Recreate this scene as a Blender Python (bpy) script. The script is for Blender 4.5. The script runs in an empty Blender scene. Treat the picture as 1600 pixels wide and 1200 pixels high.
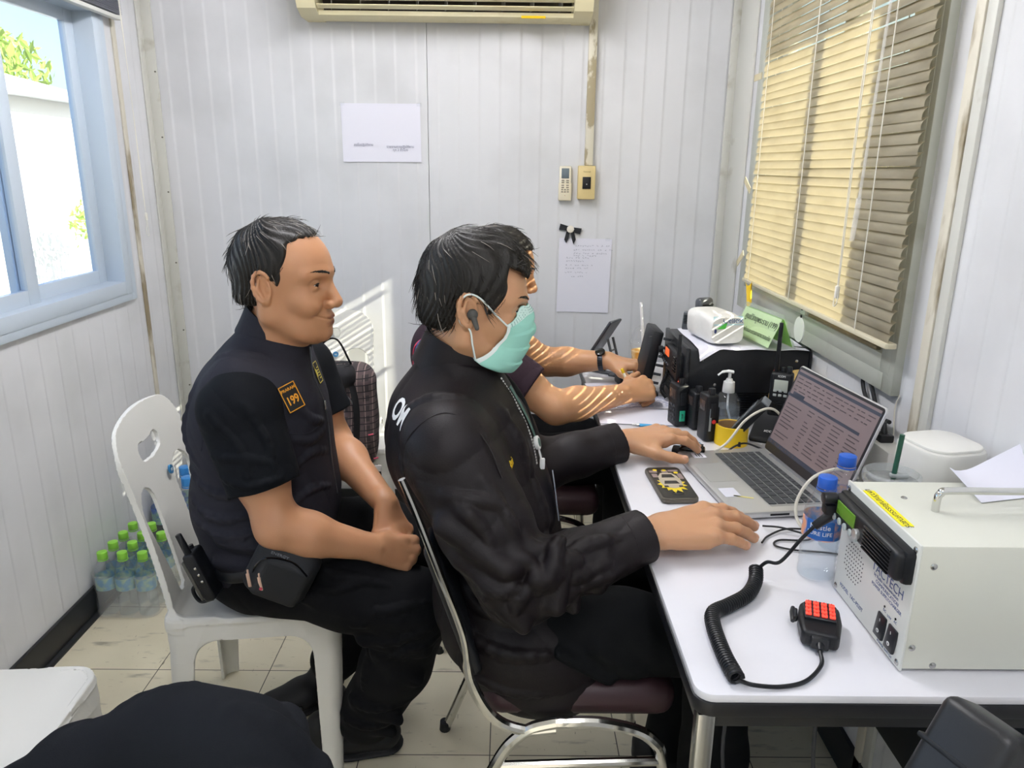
import bpy, bmesh, math, random, time
import numpy as np
from mathutils import Vector, Matrix, Euler, noise
random.seed(7); np.random.seed(7)
SC = bpy.context.scene
COL = SC.collection
R_ = math.radians
PI = math.pi

# ---------------------------------------------------------------- colour / materials
def lin(c):
    if isinstance(c, str):
        c = c.lstrip('#'); c = [int(c[i:i+2], 16)/255 for i in (0, 2, 4)]
        c = [v/12.92 if v <= .04045 else ((v+.055)/1.055)**2.4 for v in c]
    return (*c[:3], 1.0)

def mat(name, col, rough=.5, metal=0., spec=.5, bump=None, var=None, trans=0., ior=1.45, alpha=1., emit=None, estr=0.,
        coat=0., sheen=0., attr=None, sub=0., subcol=None, stretch=None, transl=0.):
    """procedural principled material; bump=(scale,strength[,detail]); var=(colour2,scale,lo,hi)"""
    m = bpy.data.materials.new(name); m.use_nodes = True
    nt = m.node_tree; N = nt.nodes; L = nt.links
    b = N['Principled BSDF']
    b.inputs['Base Color'].default_value = lin(col)
    b.inputs['Roughness'].default_value = rough
    b.inputs['Metallic'].default_value = metal
    b.inputs['Specular IOR Level'].default_value = spec
    b.inputs['IOR'].default_value = ior
    b.inputs['Transmission Weight'].default_value = trans
    b.inputs['Alpha'].default_value = alpha
    b.inputs['Coat Weight'].default_value = coat
    if sheen: b.inputs['Sheen Weight'].default_value = sheen
    if sub:
        b.inputs['Subsurface Weight'].default_value = sub
        b.inputs['Subsurface Radius'].default_value = (.012, .005, .0025)
        b.inputs['Subsurface Scale'].default_value = .6
    if emit:
        b.inputs['Emission Color'].default_value = lin(emit); b.inputs['Emission Strength'].default_value = estr
    vec = None
    if bump or var:
        tc = N.new('ShaderNodeTexCoord'); vec = tc.outputs['Object']
        if stretch:
            mp = N.new('ShaderNodeMapping'); mp.inputs['Scale'].default_value = stretch
            L.new(vec, mp.inputs['Vector']); vec = mp.outputs['Vector']
    csock = None
    if attr:
        at = N.new('ShaderNodeAttribute'); at.attribute_name = attr; csock = at.outputs['Color']
    if var:
        n = N.new('ShaderNodeTexNoise'); n.inputs['Scale'].default_value = var[1]; n.inputs['Detail'].default_value = 5
        L.new(vec, n.inputs['Vector'])
        r = N.new('ShaderNodeMapRange'); r.inputs['From Min'].default_value = var[2]; r.inputs['From Max'].default_value = var[3]
        L.new(n.outputs['Fac'], r.inputs['Value'])
        mx = N.new('ShaderNodeMix'); mx.data_type = 'RGBA'
        L.new(r.outputs['Result'], mx.inputs['Factor'])
        if csock: L.new(csock, mx.inputs['A'])
        else: mx.inputs['A'].default_value = lin(col)
        mx.inputs['B'].default_value = lin(var[0]); csock = mx.outputs['Result']
    if csock: L.new(csock, b.inputs['Base Color'])
    if bump:
        n = N.new('ShaderNodeTexNoise'); n.inputs['Scale'].default_value = bump[0]
        n.inputs['Detail'].default_value = bump[2] if len(bump) > 2 else 4
        L.new(vec, n.inputs['Vector'])
        bp = N.new('ShaderNodeBump'); bp.inputs['Strength'].default_value = bump[1]; bp.inputs['Distance'].default_value = .01
        L.new(n.outputs['Fac'], bp.inputs['Height']); L.new(bp.outputs['Normal'], b.inputs['Normal'])
    if transl:
        tr = N.new('ShaderNodeBsdfTranslucent'); ms = N.new('ShaderNodeMixShader'); ms.inputs[0].default_value = transl
        if csock: L.new(csock, tr.inputs['Color'])
        else: tr.inputs['Color'].default_value = lin(col)
        L.new(b.outputs[0], ms.inputs[1]); L.new(tr.outputs[0], ms.inputs[2])
        L.new(ms.outputs[0], N['Material Output'].inputs['Surface'])
    return m

def clear(name, col='#ffffff', tint=.06, rough=.03, gl=.9):
    """thin clear plastic / glass: mostly transparent with fresnel reflection"""
    m = bpy.data.materials.new(name); m.use_nodes = True
    nt = m.node_tree; N = nt.nodes; L = nt.links
    N.remove(N['Principled BSDF'])
    t = N.new('ShaderNodeBsdfTransparent'); t.inputs['Color'].default_value = lin(col)
    g = N.new('ShaderNodeBsdfGlossy'); g.inputs['Roughness'].default_value = rough
    d = N.new('ShaderNodeBsdfDiffuse'); d.inputs['Color'].default_value = lin(col)
    f = N.new('ShaderNodeLayerWeight'); f.inputs['Blend'].default_value = .5
    pw = N.new('ShaderNodeMath'); pw.operation = 'POWER'; pw.inputs[1].default_value = 3.5; L.new(f.outputs['Facing'], pw.inputs[0])
    mul = N.new('ShaderNodeMath'); mul.operation = 'MULTIPLY_ADD'; mul.inputs[1].default_value = gl*.55; mul.inputs[2].default_value = .03*gl
    L.new(pw.outputs[0], mul.inputs[0])
    m1 = N.new('ShaderNodeMixShader'); m1.inputs[0].default_value = tint
    L.new(t.outputs[0], m1.inputs[1]); L.new(d.outputs[0], m1.inputs[2])
    m2 = N.new('ShaderNodeMixShader'); L.new(mul.outputs[0], m2.inputs[0])
    L.new(m1.outputs[0], m2.inputs[1]); L.new(g.outputs[0], m2.inputs[2])
    L.new(m2.outputs[0], N['Material Output'].inputs['Surface'])
    return m

# ---------------------------------------------------------------- mesh builder
def rotm(rx=0, ry=0, rz=0): return Euler((R_(rx), R_(ry), R_(rz))).to_matrix()
def frame(d, up=(0, 0, 1)):
    d = Vector(d).normalized(); u = Vector(up)
    if abs(d.dot(u)) > .98: u = Vector((1, 0, 0))
    s = d.cross(u).normalized(); u = s.cross(d).normalized()
    return s, u, d

class MB:
    def __init__(s): s.v = []; s.f = []; s.m = []; s.mi = 0; s.T = None
    def add(s, vs, fs, mi=None):
        o = len(s.v)
        if s.T is not None: vs = [s.T @ Vector(p) for p in vs]
        s.v += [tuple(p) for p in vs]; s.f += [tuple(i+o for i in f) for f in fs]
        s.m += [s.mi if mi is None else mi]*len(fs); return s
    def bm(s, bm, M=None, mi=None):
        bm.verts.index_update()
        vs = [(M @ v.co if M is not None else v.co.copy()) for v in bm.verts]
        s.add(vs, [[v.index for v in f.verts] for f in bm.faces], mi); bm.free(); return s
    def box(s, c, d, bev=0., rot=None, mi=None, seg=2, taper=None):
        bm = bmesh.new(); bmesh.ops.create_cube(bm, size=1)
        for v in bm.verts:
            v.co = Vector((v.co.x*d[0], v.co.y*d[1], v.co.z*d[2]))
            if taper and v.co.z > 0: v.co.x *= taper[0]; v.co.y *= taper[1]
        if bev: bmesh.ops.bevel(bm, geom=bm.edges[:], offset=min(bev, min(d)*.49), segments=seg, affect='EDGES', profile=.5)
        M = Matrix.Translation(c) @ (rot.to_4x4() if rot is not None else Matrix())
        return s.bm(bm, M, mi)
    def rbox(s, c, d, r, bev=0., rot=None, mi=None, n=6):
        """box with rounded vertical edges (radius r), optional small bevel on top/bottom edges"""
        pts = rrect(d[0], d[1], r, n)
        M = Matrix.Translation(c) @ (rot.to_4x4() if rot is not None else Matrix())
        h = d[2]/2
        if bev: rings = [(-h, bev), (-h+bev*.3, bev*.3), (-h+bev, 0), (h-bev, 0), (h-bev*.3, bev*.3), (h, bev)]
        else: rings = [(-h, 0), (h, 0)]
        vs = []; N = len(pts)
        for z, ins in rings:
            kx = (d[0]-2*ins)/d[0]; ky = (d[1]-2*ins)/d[1]
            vs += [M @ Vector((x*kx, y*ky, z)) for x, y in pts]
        fs = [[i*N+j, i*N+(j+1) % N, (i+1)*N+(j+1) % N, (i+1)*N+j] for i in range(len(rings)-1) for j in range(N)]
        fs += [list(range(N))[::-1], [(len(rings)-1)*N+j for j in range(N)]]
        return s.add(vs, fs, mi)
    def tube(s, pts, r, n=8, closed=False, mi=None, flat=None, caps=True):
        """sweep a circle (or flat=(w,h) ellipse/box) along pts"""
        pts = [Vector(p) for p in pts]; k = len(pts)
        rs = list(r) if hasattr(r, '__len__') else [r]*k
        vs = []; up = None; prev = None
        for i, p in enumerate(pts):
            a = pts[i-1] if (i > 0 or closed) else p; b = pts[(i+1) % k] if (i < k-1 or closed) else p
            d = (b-a)
            d = d.normalized() if d.length > 1e-9 else (prev or Vector((0, 0, 1)))
            if up is None:
                sd, up, _ = frame(d)
            else:
                up = (up - d*up.dot(d))
                up = up.normalized() if up.length > 1e-6 else frame(d)[1]
                sd = d.cross(up).normalized()
            prev = d
            for j in range(n):
                t = 2*PI*j/n
                if flat: w, h = flat; vs.append(p + sd*math.cos(t)*w*rs[i] + up*math.sin(t)*h*rs[i])
                else: vs.append(p + (sd*math.cos(t)+up*math.sin(t))*rs[i])
        m = k if closed else k-1
        fs = [[i*n+j, i*n+(j+1) % n, ((i+1) % k)*n+(j+1) % n, ((i+1) % k)*n+j] for i in range(m) for j in range(n)]
        if caps and not closed: fs += [list(range(n))[::-1], [(k-1)*n+j for j in range(n)]]
        return s.add(vs, fs, mi)
    def cyl(s, a, b, r, r2=None, n=24, mi=None, bev=0.):
        a = Vector(a); b = Vector(b); r2 = r if r2 is None else r2
        L = (b-a).length; prof = [(0, 0), (r, 0), (r2, L), (0, L)]
        if bev: prof = [(0, 0), (r-bev, 0), (r-bev*.3, bev*.3), (r, bev), (r2, L-bev), (r2-bev*.3, L-bev*.3), (r2-bev, L), (0, L)]
        return s.lathe(prof, n, a, b-a, mi)
    def lathe(s, prof, n=24, c=(0, 0, 0), axis=(0, 0, 1), mi=None, scale=(1, 1)):
        sd, up, d = frame(axis) if abs(Vector(axis).normalized().z) < .999 else (Vector((1, 0, 0)), Vector((0, 1, 0)), Vector(axis).normalized())
        c = Vector(c); vs = []; idx = []
        for r, z in prof:
            if r < 1e-7: idx.append([len(vs)]*n); vs.append(c+d*z)
            else:
                idx.append([len(vs)+j for j in range(n)])
                vs += [c+d*z+(sd*math.cos(2*PI*j/n)*scale[0]+up*math.sin(2*PI*j/n)*scale[1])*r for j in range(n)]
        fs = []
        for i in range(len(prof)-1):
            for j in range(n):
                q = [idx[i][j], idx[i][(j+1) % n], idx[i+1][(j+1) % n], idx[i+1][j]]
                u = []
                for t in q:
                    if t not in u: u.append(t)
                if len(u) > 2: fs.append(u)
        return s.add(vs, fs, mi)
    def sphere(s, c, r, n=16, mi=None, rot=None):
        r = r if hasattr(r, '__len__') else (r, r, r)
        bm = bmesh.new(); bmesh.ops.create_uvsphere(bm, u_segments=n, v_segments=max(6, n//2), radius=1)
        M = Matrix.Translation(c) @ (rot.to_4x4() if rot is not None else Matrix()) @ Matrix.Diagonal((*r, 1))
        return s.bm(bm, M, mi)
    def prism(s, poly, z0, z1, M=None, mi=None, holes=None):
        """extrude a 2-D polygon (triangulated, with optional holes) between z0 and z1"""
        from mathutils.geometry import tessellate_polygon
        loops = [poly]+(holes or [])
        flat = [p for lp in loops for p in lp]; n = len(flat)
        tri = tessellate_polygon([[Vector((x, y, 0)) for x, y in lp] for lp in loops])
        A = sum((flat[t[1]][0]-flat[t[0]][0])*(flat[t[2]][1]-flat[t[0]][1])-(flat[t[1]][1]-flat[t[0]][1])*(flat[t[2]][0]-flat[t[0]][0]) for t in tri)
        if A < 0: tri = [t[::-1] for t in tri]
        vs = [Vector((x, y, z0)) for x, y in flat]+[Vector((x, y, z1)) for x, y in flat]
        fs = [t[::-1] for t in tri]+[[i+n for i in t] for t in tri]
        o = 0
        for lp in loops:
            k = len(lp); ar = sum(lp[i-1][0]*lp[i][1]-lp[i][0]*lp[i-1][1] for i in range(k))
            outer = lp is poly
            for i in range(k):
                a, b = o+i, o+(i+1) % k
                f = [a, b, b+n, a+n]
                if (ar < 0) == outer: f = f[::-1]
                fs.append(f)
            o += k
        if M is not None: vs = [M @ v for v in vs]
        return s.add(vs, fs, mi)
    def grid(s, fn, nu, nv, mi=None, closed_u=False):
        vs = [fn(i/(nu if closed_u else nu-1), j/(nv-1)) for j in range(nv) for i in range(nu)]
        m = nu if closed_u else nu-1
        fs = [[j*nu+i, j*nu+(i+1) % nu, (j+1)*nu+(i+1) % nu, (j+1)*nu+i] for j in range(nv-1) for i in range(m)]
        return s.add(vs, fs, mi)
    def sheet(s, fn, nu, nv, th=.001, mi=None):
        """a thin sheet with real thickness from fn(u,v)"""
        P = [[Vector(fn(i/(nu-1), j/(nv-1))) for i in range(nu)] for j in range(nv)]
        vs = []; n = nu*nv
        for off in (.5, -.5):
            for j in range(nv):
                for i in range(nu):
                    a = P[j][min(i+1, nu-1)]-P[j][max(i-1, 0)]; b = P[min(j+1, nv-1)][i]-P[max(j-1, 0)][i]
                    nn = a.cross(b); nn = nn.normalized() if nn.length > 1e-12 else Vector((0, 0, 1))
                    vs.append(P[j][i]+nn*th*off)
        fs = []
        for j in range(nv-1):
            for i in range(nu-1):
                q = [j*nu+i, j*nu+i+1, (j+1)*nu+i+1, (j+1)*nu+i]; fs += [q, [t+n for t in q[::-1]]]
        bd = [i for i in range(nu)]+[j*nu+nu-1 for j in range(1, nv)]+[(nv-1)*nu+i for i in range(nu-2, -1, -1)]+[j*nu for j in range(nv-2, 0, -1)]
        for i in range(len(bd)):
            a, b = bd[i], bd[(i+1) % len(bd)]; fs.append([b, a, a+n, b+n])
        return s.add(vs, fs, mi)
    def build(s, name, mats, parent=None, smooth=32, world=False, flip=False):
        me = bpy.data.meshes.new(name)
        vs = s.v
        if world and parent is not None:
            bpy.context.view_layer.update(); I = parent.matrix_world.inverted(); vs = [I @ Vector(p) for p in vs]
        me.from_pydata([tuple(p) for p in vs], [], s.f)
        mats = mats if isinstance(mats, (list, tuple)) else [mats]
        for m in mats: me.materials.append(m)
        if len(mats) > 1: me.polygons.foreach_set('material_index', s.m)
        if flip: me.flip_normals()
        if smooth:
            me.shade_smooth(); me.set_sharp_from_angle(angle=R_(smooth))
        me.update()
        o = bpy.data.objects.new(name, me); COL.objects.link(o)
        if parent is not None: o.parent = parent
        return o

def rrect(w, h, r, n=6):
    pts = []
    for cx, cy, a0 in ((w/2-r, h/2-r, 0), (-w/2+r, h/2-r, 90), (-w/2+r, -h/2+r, 180), (w/2-r, -h/2+r, 270)):
        for i in range(n+1):
            a = R_(a0+90*i/n); pts.append((cx+r*math.cos(a), cy+r*math.sin(a)))
    return pts

def spline(pts, n=12, closed=False):
    """Catmull-Rom through pts"""
    P = [Vector(p) for p in pts]; k = len(P); out = []
    for i in range(k if closed else k-1):
        p0 = P[i-1] if (i > 0 or closed) else P[0]*2-P[1]
        p1 = P[i]; p2 = P[(i+1) % k]; p3 = P[(i+2) % k] if (i+2 < k or closed) else p2*2-p1
        for j in range(n):
            t = j/n
            out.append(.5*((2*p1)+(p2-p0)*t+(2*p0-5*p1+4*p2-p3)*t*t+(3*p1-p0-3*p2+p3)*t**3))
    if not closed: out.append(P[-1])
    return out

def tag(o, label=None, cat=None, group=None, kind=None):
    if label: o['label'] = label
    if cat: o['category'] = cat
    if group: o['group'] = group
    if kind: o['kind'] = kind
    return o
def thing(name, label, cat, loc=(0, 0, 0), rz=0., group=None, rot=None):
    o = bpy.data.objects.new(name, None); COL.objects.link(o); o.empty_display_size = .05
    o.location = loc; o.rotation_euler = rot if rot else (0, 0, R_(rz))
    tag(o, label, cat, group); bpy.context.view_layer.update(); return o
def copy_tree(o, parent=None):
    c = o.copy(); COL.objects.link(c)
    if parent is not None: c.parent = parent; c.matrix_parent_inverse = o.matrix_parent_inverse.copy()
    for ch in list(o.children):
        copy_tree(ch, c)
    return c
def structure(o): o['kind'] = 'structure'; return o

_fonts = {}
def text(name, s, size, M, m, parent=None, thai=False, ext=.0004, align='CENTER', world=False, spacing=1., bold=0., sx=1.):
    """lettering as a real mesh; M places the text (x right, y up, z out of the surface)"""
    cu = bpy.data.curves.new('t', 'FONT'); cu.body = s; cu.size = size; cu.extrude = ext; cu.align_x = align; cu.align_y = 'CENTER'
    cu.space_character = spacing; cu.offset = bold; cu.resolution_u = 3
    t = bpy.data.objects.new('t', cu); COL.objects.link(t)
    dg = bpy.context.evaluated_depsgraph_get(); dg.update()
    me = bpy.data.meshes.new_from_object(t.evaluated_get(dg))
    bpy.data.objects.remove(t); bpy.data.curves.remove(cu)
    M = M @ Matrix.Diagonal((sx, 1, 1, 1))
    if world and parent is not None:
        bpy.context.view_layer.update(); M = parent.matrix_world.inverted() @ M
    me.transform(M); me.name = name; me.materials.clear(); me.materials.append(m)
    o = bpy.data.objects.new(name, me); COL.objects.link(o)
    if parent is not None: o.parent = parent
    return o
def plane_m(o, x, y):
    """matrix with origin o, x axis x, y axis ~y"""
    x = Vector(x).normalized(); y = Vector(y); z = x.cross(y).normalized(); y = z.cross(x)
    return Matrix(((x.x, y.x, z.x, o[0]), (x.y, y.y, z.y, o[1]), (x.z, y.z, z.z, o[2]), (0, 0, 0, 1)))
# ---------------------------------------------------------------- implicit surfaces (smooth organic shapes)
def A3(p): return np.array(p, float)
class SDF:
    def __init__(s): s.it = []
    def add(s, fn, c, r, k=.01, op=1): s.it.append((op, k, fn, A3(c), r)); return s
    def rc(s, a, b, ra, rb=None, k=.01, op=1, sq=None):
        """tapered capsule; sq=(axis, factor) flattens the section along a direction"""
        a = A3(a); b = A3(b); rb = ra if rb is None else rb; ab = b-a; L2 = max(ab@ab, 1e-12)
        ax = None
        if sq is not None: ax = A3(sq[0])/np.linalg.norm(sq[0])
        def fn(P):
            q = P-a; t = np.clip(q@ab/L2, 0, 1); w = q-t[:, None]*ab
            if ax is not None: w = w+np.outer(w@ax, ax)*(1/sq[1]-1)
            return np.sqrt((w*w).sum(1))-(ra+(rb-ra)*t)
        return s.add(fn, (a+b)/2, math.sqrt(L2)/2+max(ra, rb), k, op)
    def chain(s, pts, rad, k=.008, k0=None, op=1, sq=None):
        for i in range(len(pts)-1): s.rc(pts[i], pts[i+1], rad[i], rad[i+1], k if (i or k0 is None) else k0, op, sq)
        return s
    def ell(s, c, r, k=.01, op=1, rot=None):
        c = A3(c); r = A3(r) if hasattr(r, '__len__') else A3((r, r, r)); M = None if rot is None else np.array(rot)
        def fn(P):
            q = P-c
            if M is not None: q = q@M
            k0 = np.sqrt(((q/r)**2).sum(1)); k1 = np.sqrt(((q/r**2)**2).sum(1))
            return k0*(k0-1)/np.maximum(k1, 1e-9)
        return s.add(fn, c, r.max(), k, op)
    def box(s, c, h, rd=.005, k=.01, op=1, rot=None):
        c = A3(c); h = A3(h); M = None if rot is None else np.array(rot)
        def fn(P):
            q = P-c
            if M is not None: q = q@M
            q = np.abs(q)-(h-rd); return np.sqrt((np.maximum(q, 0)**2).sum(1))+np.minimum(q.max(1), 0)-rd
        return s.add(fn, c, np.linalg.norm(h), k, op)
    def sub(s, o, k=.005, c=None, r=None, op=-1): return s.add(o.eval, c if c is not None else (0, 0, 0), r or 99, k, op)
    def half(s, p, n, k=.005):
        """cut everything on the +n side of p"""
        p = A3(p); n = A3(n)/np.linalg.norm(n)
        return s.add(lambda P: -((P-p)@n), p, 99, k, -1)
    def xf(s, M):
        """rigid transform (4x4, uniform scale allowed) of the whole field"""
        M = np.array(M); sc = np.linalg.norm(M[:3, 0]); Ri = M[:3, :3]/sc; t = M[:3, 3]
        for i, (op, k, fn, c, r) in enumerate(s.it):
            def g(P, fn=fn): return fn(((P-t)@Ri)/sc)*sc
            s.it[i] = (op, k*sc, g, Ri@c*sc+t, r*sc)
        return s
    def merge(s, o): s.it += o.it; return s
    def eval(s, P):
        d = np.full(len(P), 1.)
        for op, k, fn, c, r in s.it:
            if r < 50:
                m = ((P-c)**2).sum(1) < (r+.045+k)**2
                if not m.any(): continue
                m = np.nonzero(m)[0]; d1 = d[m]; e = fn(P[m])
            else: m = slice(None); d1 = d; e = fn(P)
            if op == 1:
                if k > 0:
                    h = np.clip(.5+.5*(d1-e)/k, 0, 1); d[m] = d1*(1-h)+e*h-k*h*(1-h)
                else: d[m] = np.minimum(d1, e)
            elif op == -1:
                if k > 0:
                    h = np.clip(.5-.5*(e+d1)/k, 0, 1); d[m] = d1*(1-h)-e*h+k*h*(1-h)
                else: d[m] = np.maximum(d1, -e)
            else: d[m] = d1+e     # displacement
        return d
    def grad(s, P, e=.0007):
        g = np.empty_like(P)
        for i in range(3):
            q = P.copy(); q[:, i] += e; a = s.eval(q); q[:, i] -= 2*e; g[:, i] = a-s.eval(q)
        n = np.linalg.norm(g, axis=1); return g/(2*e), n/(2*e)
    def surf(s, res, lo, hi, proj=2):
        lo = A3(lo); hi = A3(hi); B = 4
        nb = np.ceil((hi-lo)/(res*B)).astype(int)+1; n = nb*B
        ax = [lo[i]+(np.arange(nb[i])+.5-.5/B)*res*B for i in range(3)]
        X, Y, Z = np.meshgrid(*ax, indexing='ij'); C = np.stack([X.ravel(), Y.ravel(), Z.ravel()], 1)
        dc = s.eval(C)
        act = np.abs(dc) < res*B*1.6+.004
        D = np.repeat(np.repeat(np.repeat(dc.reshape(nb).astype(np.float32), B, 0), B, 1), B, 2)
        idx = np.array(np.unravel_index(np.nonzero(act)[0], nb)).T*B
        off = np.array(np.meshgrid(*[np.arange(B)]*3, indexing='ij')).reshape(3, -1).T
        ii = (idx[:, None, :]+off[None]).reshape(-1, 3)
        for a in range(0, len(ii), 400000):
            q = ii[a:a+400000]; D[q[:, 0], q[:, 1], q[:, 2]] = s.eval(lo+q*res)
        S = D < 0
        def cs(a): return [a[i:i+n[0]-1, j:j+n[1]-1, k:k+n[2]-1] for i in (0, 1) for j in (0, 1) for k in (0, 1)]
        cc = cs(S); al = cc[0].copy(); an = cc[0].copy()
        for c in cc[1:]: al &= c; an |= c
        cell = np.nonzero(an & ~al); cell = np.array(cell).T
        vid = np.full(tuple(n-1), -1, np.int32); vid[cell[:, 0], cell[:, 1], cell[:, 2]] = np.arange(len(cell))
        corn = np.array([(i, j, k) for i in (0, 1) for j in (0, 1) for k in (0, 1)])
        val = np.stack([D[cell[:, 0]+i, cell[:, 1]+j, cell[:, 2]+k] for i, j, k in corn], 1).astype(float)
        acc = np.zeros((len(cell), 3)); cnt = np.zeros(len(cell))
        for a in range(8):
            for b in range(a+1, 8):
                if abs(corn[a]-corn[b]).sum() != 1: continue
                va, vb = val[:, a], val[:, b]; m = (va < 0) != (vb < 0); t = np.where(m, va/np.where(m, va-vb, 1), 0)
                acc += m[:, None]*(corn[a]+t[:, None]*(corn[b]-corn[a])); cnt += m
        V = lo+(cell+acc/cnt[:, None])*res
        F = []
        for axis in range(3):
            sl0 = [slice(None)]*3; sl1 = [slice(None)]*3; sl0[axis] = slice(0, -1); sl1[axis] = slice(1, None)
            a = S[tuple(sl0)]; b = S[tuple(sl1)]; e = np.array(np.nonzero(a != b)).T
            u, v = (axis+1) % 3, (axis+2) % 3
            e = e[(e[:, u] > 0) & (e[:, v] > 0) & (e[:, u] < n[u]-1) & (e[:, v] < n[v]-1)]
            def at(du, dv): q = e.copy(); q[:, u] += du; q[:, v] += dv; return vid[q[:, 0], q[:, 1], q[:, 2]]
            f = np.stack([at(-1, -1), at(0, -1), at(0, 0), at(-1, 0)], 1)
            flip = ~S[e[:, 0], e[:, 1], e[:, 2]]; f[flip] = f[flip][:, ::-1]; F.append(f)
        F = np.concatenate(F); F = F[(F >= 0).all(1)]
        for _ in range(proj):
            d = s.eval(V); g, gn = s.grad(V); step = np.clip(d/np.maximum(gn, .3), -res*.7, res*.7)
            V = V-g/np.maximum(gn, 1e-6)[:, None]*step[:, None]
        g, gn = s.grad(V); Nn = g/np.maximum(gn, 1e-9)[:, None]
        return V, F, Nn

def np_mesh(name, V, F, N, mats, parent=None, mi=None, attr=None, world=True):
    """numpy verts/quads -> object with field normals"""
    V = np.asarray(V, float)
    if world and parent is not None:
        bpy.context.view_layer.update(); I = np.array(parent.matrix_world.inverted()); V = V@I[:3, :3].T+I[:3, 3]
        if N is not None: N = N@I[:3, :3].T
    used = np.zeros(len(V), bool); used[F.ravel()] = True
    if not used.all():
        mp = np.cumsum(used)-1; F = mp[F]; V = V[used]; N = None if N is None else N[used]
        if attr is not None: attr = attr[used]
    me = bpy.data.meshes.new(name)
    me.vertices.add(len(V)); me.vertices.foreach_set('co', V.ravel().astype(np.float32))
    k = F.shape[1]
    me.loops.add(F.size); me.loops.foreach_set('vertex_index', F.ravel().astype(np.int32))
    me.polygons.add(len(F)); me.polygons.foreach_set('loop_start', np.arange(0, F.size, k, dtype=np.int32))
    me.polygons.foreach_set('loop_total', np.full(len(F), k, np.int32)) if False else None
    mats = mats if isinstance(mats, (list, tuple)) else [mats]
    for m in mats: me.materials.append(m)
    if mi is not None: me.polygons.foreach_set('material_index', mi.astype(np.int32))
    me.update(calc_edges=True); me.validate()
    me.shade_smooth()
    if attr is not None:
        a = me.attributes.new('tone', 'FLOAT_COLOR', 'POINT'); a.data.foreach_set('color', np.concatenate([attr, np.ones((len(attr), 1))], 1).ravel().astype(np.float32))
    if N is not None and len(me.vertices) == len(N):
        n = np.asarray(N, float); n /= np.maximum(np.linalg.norm(n, axis=1), 1e-9)[:, None]
        me.normals_split_custom_set_from_vertices(n.tolist())
    o = bpy.data.objects.new(name, me); COL.objects.link(o)
    if parent is not None: o.parent = parent
    return o
# ---------------------------------------------------------------- camera
H = 1.42; F = 1178.; PITCH = math.atan(336/F); ROLL = R_(-.67); YAW = .0065
fw = Vector((math.sin(YAW)*math.cos(PITCH), math.cos(YAW)*math.cos(PITCH), -math.sin(PITCH)))
r0 = Vector((math.cos(YAW), -math.sin(YAW), 0)); u0 = r0.cross(fw)
cr = r0*math.cos(ROLL)-u0*math.sin(ROLL); cu_ = u0*math.cos(ROLL)+r0*math.sin(ROLL)
cam = bpy.data.cameras.new('camera'); cam.sensor_width = 36; cam.lens = F/1600*36; cam.clip_start = .02
co = bpy.data.objects.new('camera', cam); COL.objects.link(co)
co.matrix_world = Matrix(((cr.x, cu_.x, -fw.x, 0), (cr.y, cu_.y, -fw.y, 0), (cr.z, cu_.z, -fw.z, H), (0, 0, 0, 1)))
SC.camera = co

# ---------------------------------------------------------------- room
LX, RX, BY, FY, CZ = -1.345, .84, 3.0, -.9, 2.32
wall_m = mat('wall_panel', '#d9dadd', .28, spec=.5, var=('#c9cacc', 3., .45, .75))
trim_m = mat('trim_cream', '#c9c9c2', .4, var=('#9a9482', 9., .6, .8))
alu_m = mat('window_alu', '#c9d5e1', .35, metal=.15)
alu2_m = mat('window_alu_grey', '#b5b8ae', .4, metal=.2, var=('#8c8a78', 6, .6, .85))
black_base = mat('baseboard_black', '#17191d', .45)
glass_m = clear('window_glass', '#eef6ff', .02, .01, .6)
frost_m = mat('window_frosted_glass', '#cfd6cc', .35, transl=.75)

def ribbed(mb, O, ud, nd, u0, u1, z0, z1, pitch=.0765, phase=0., rib=.0009, th=.07):
    """wall slab: O origin, ud along, nd into the room; front has shallow paired ribs"""
    ud = Vector(ud); nd = Vector(nd); O = Vector(O)
    us = [(u0, 0)]; k = math.ceil((u0-phase)/pitch)
    while phase+k*pitch < u1-.012:
        c = phase+k*pitch
        if c-.012 > u0:
            us += [(c-.010, 0), (c-.006, rib), (c-.001, rib), (c+.003, -.0008), (c+.008, 0)]
        k += 1
    us.append((u1, 0)); n = len(us)
    vs = [O+ud*u+nd*d+Vector((0, 0, z)) for z in (z0, z1) for u, d in us]+[O+ud*u-nd*th+Vector((0, 0, z)) for z in (z0, z1) for u, d in us]
    fs = []
    for i in range(n-1):
        a = [i, i+1, n+i+1, n+i]; b = [2*n+i, 3*n+i, 3*n+i+1, 2*n+i+1]
        c = [i, 2*n+i, 2*n+i+1, i+1]; d = [n+i, n+i+1, 3*n+i+1, 3*n+i]
        fs += [a, b, c, d]
    fs += [[0, n, 3*n, 2*n], [n-1, 3*n-1, 4*n-1, 2*n-1]]
    mb.add(vs, fs)

def fixn(o):
    bm = bmesh.new(); bm.from_mesh(o.data); bmesh.ops.recalc_face_normals(bm, faces=bm.faces[:]); bm.to_mesh(o.data); bm.free()
    return o

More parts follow.
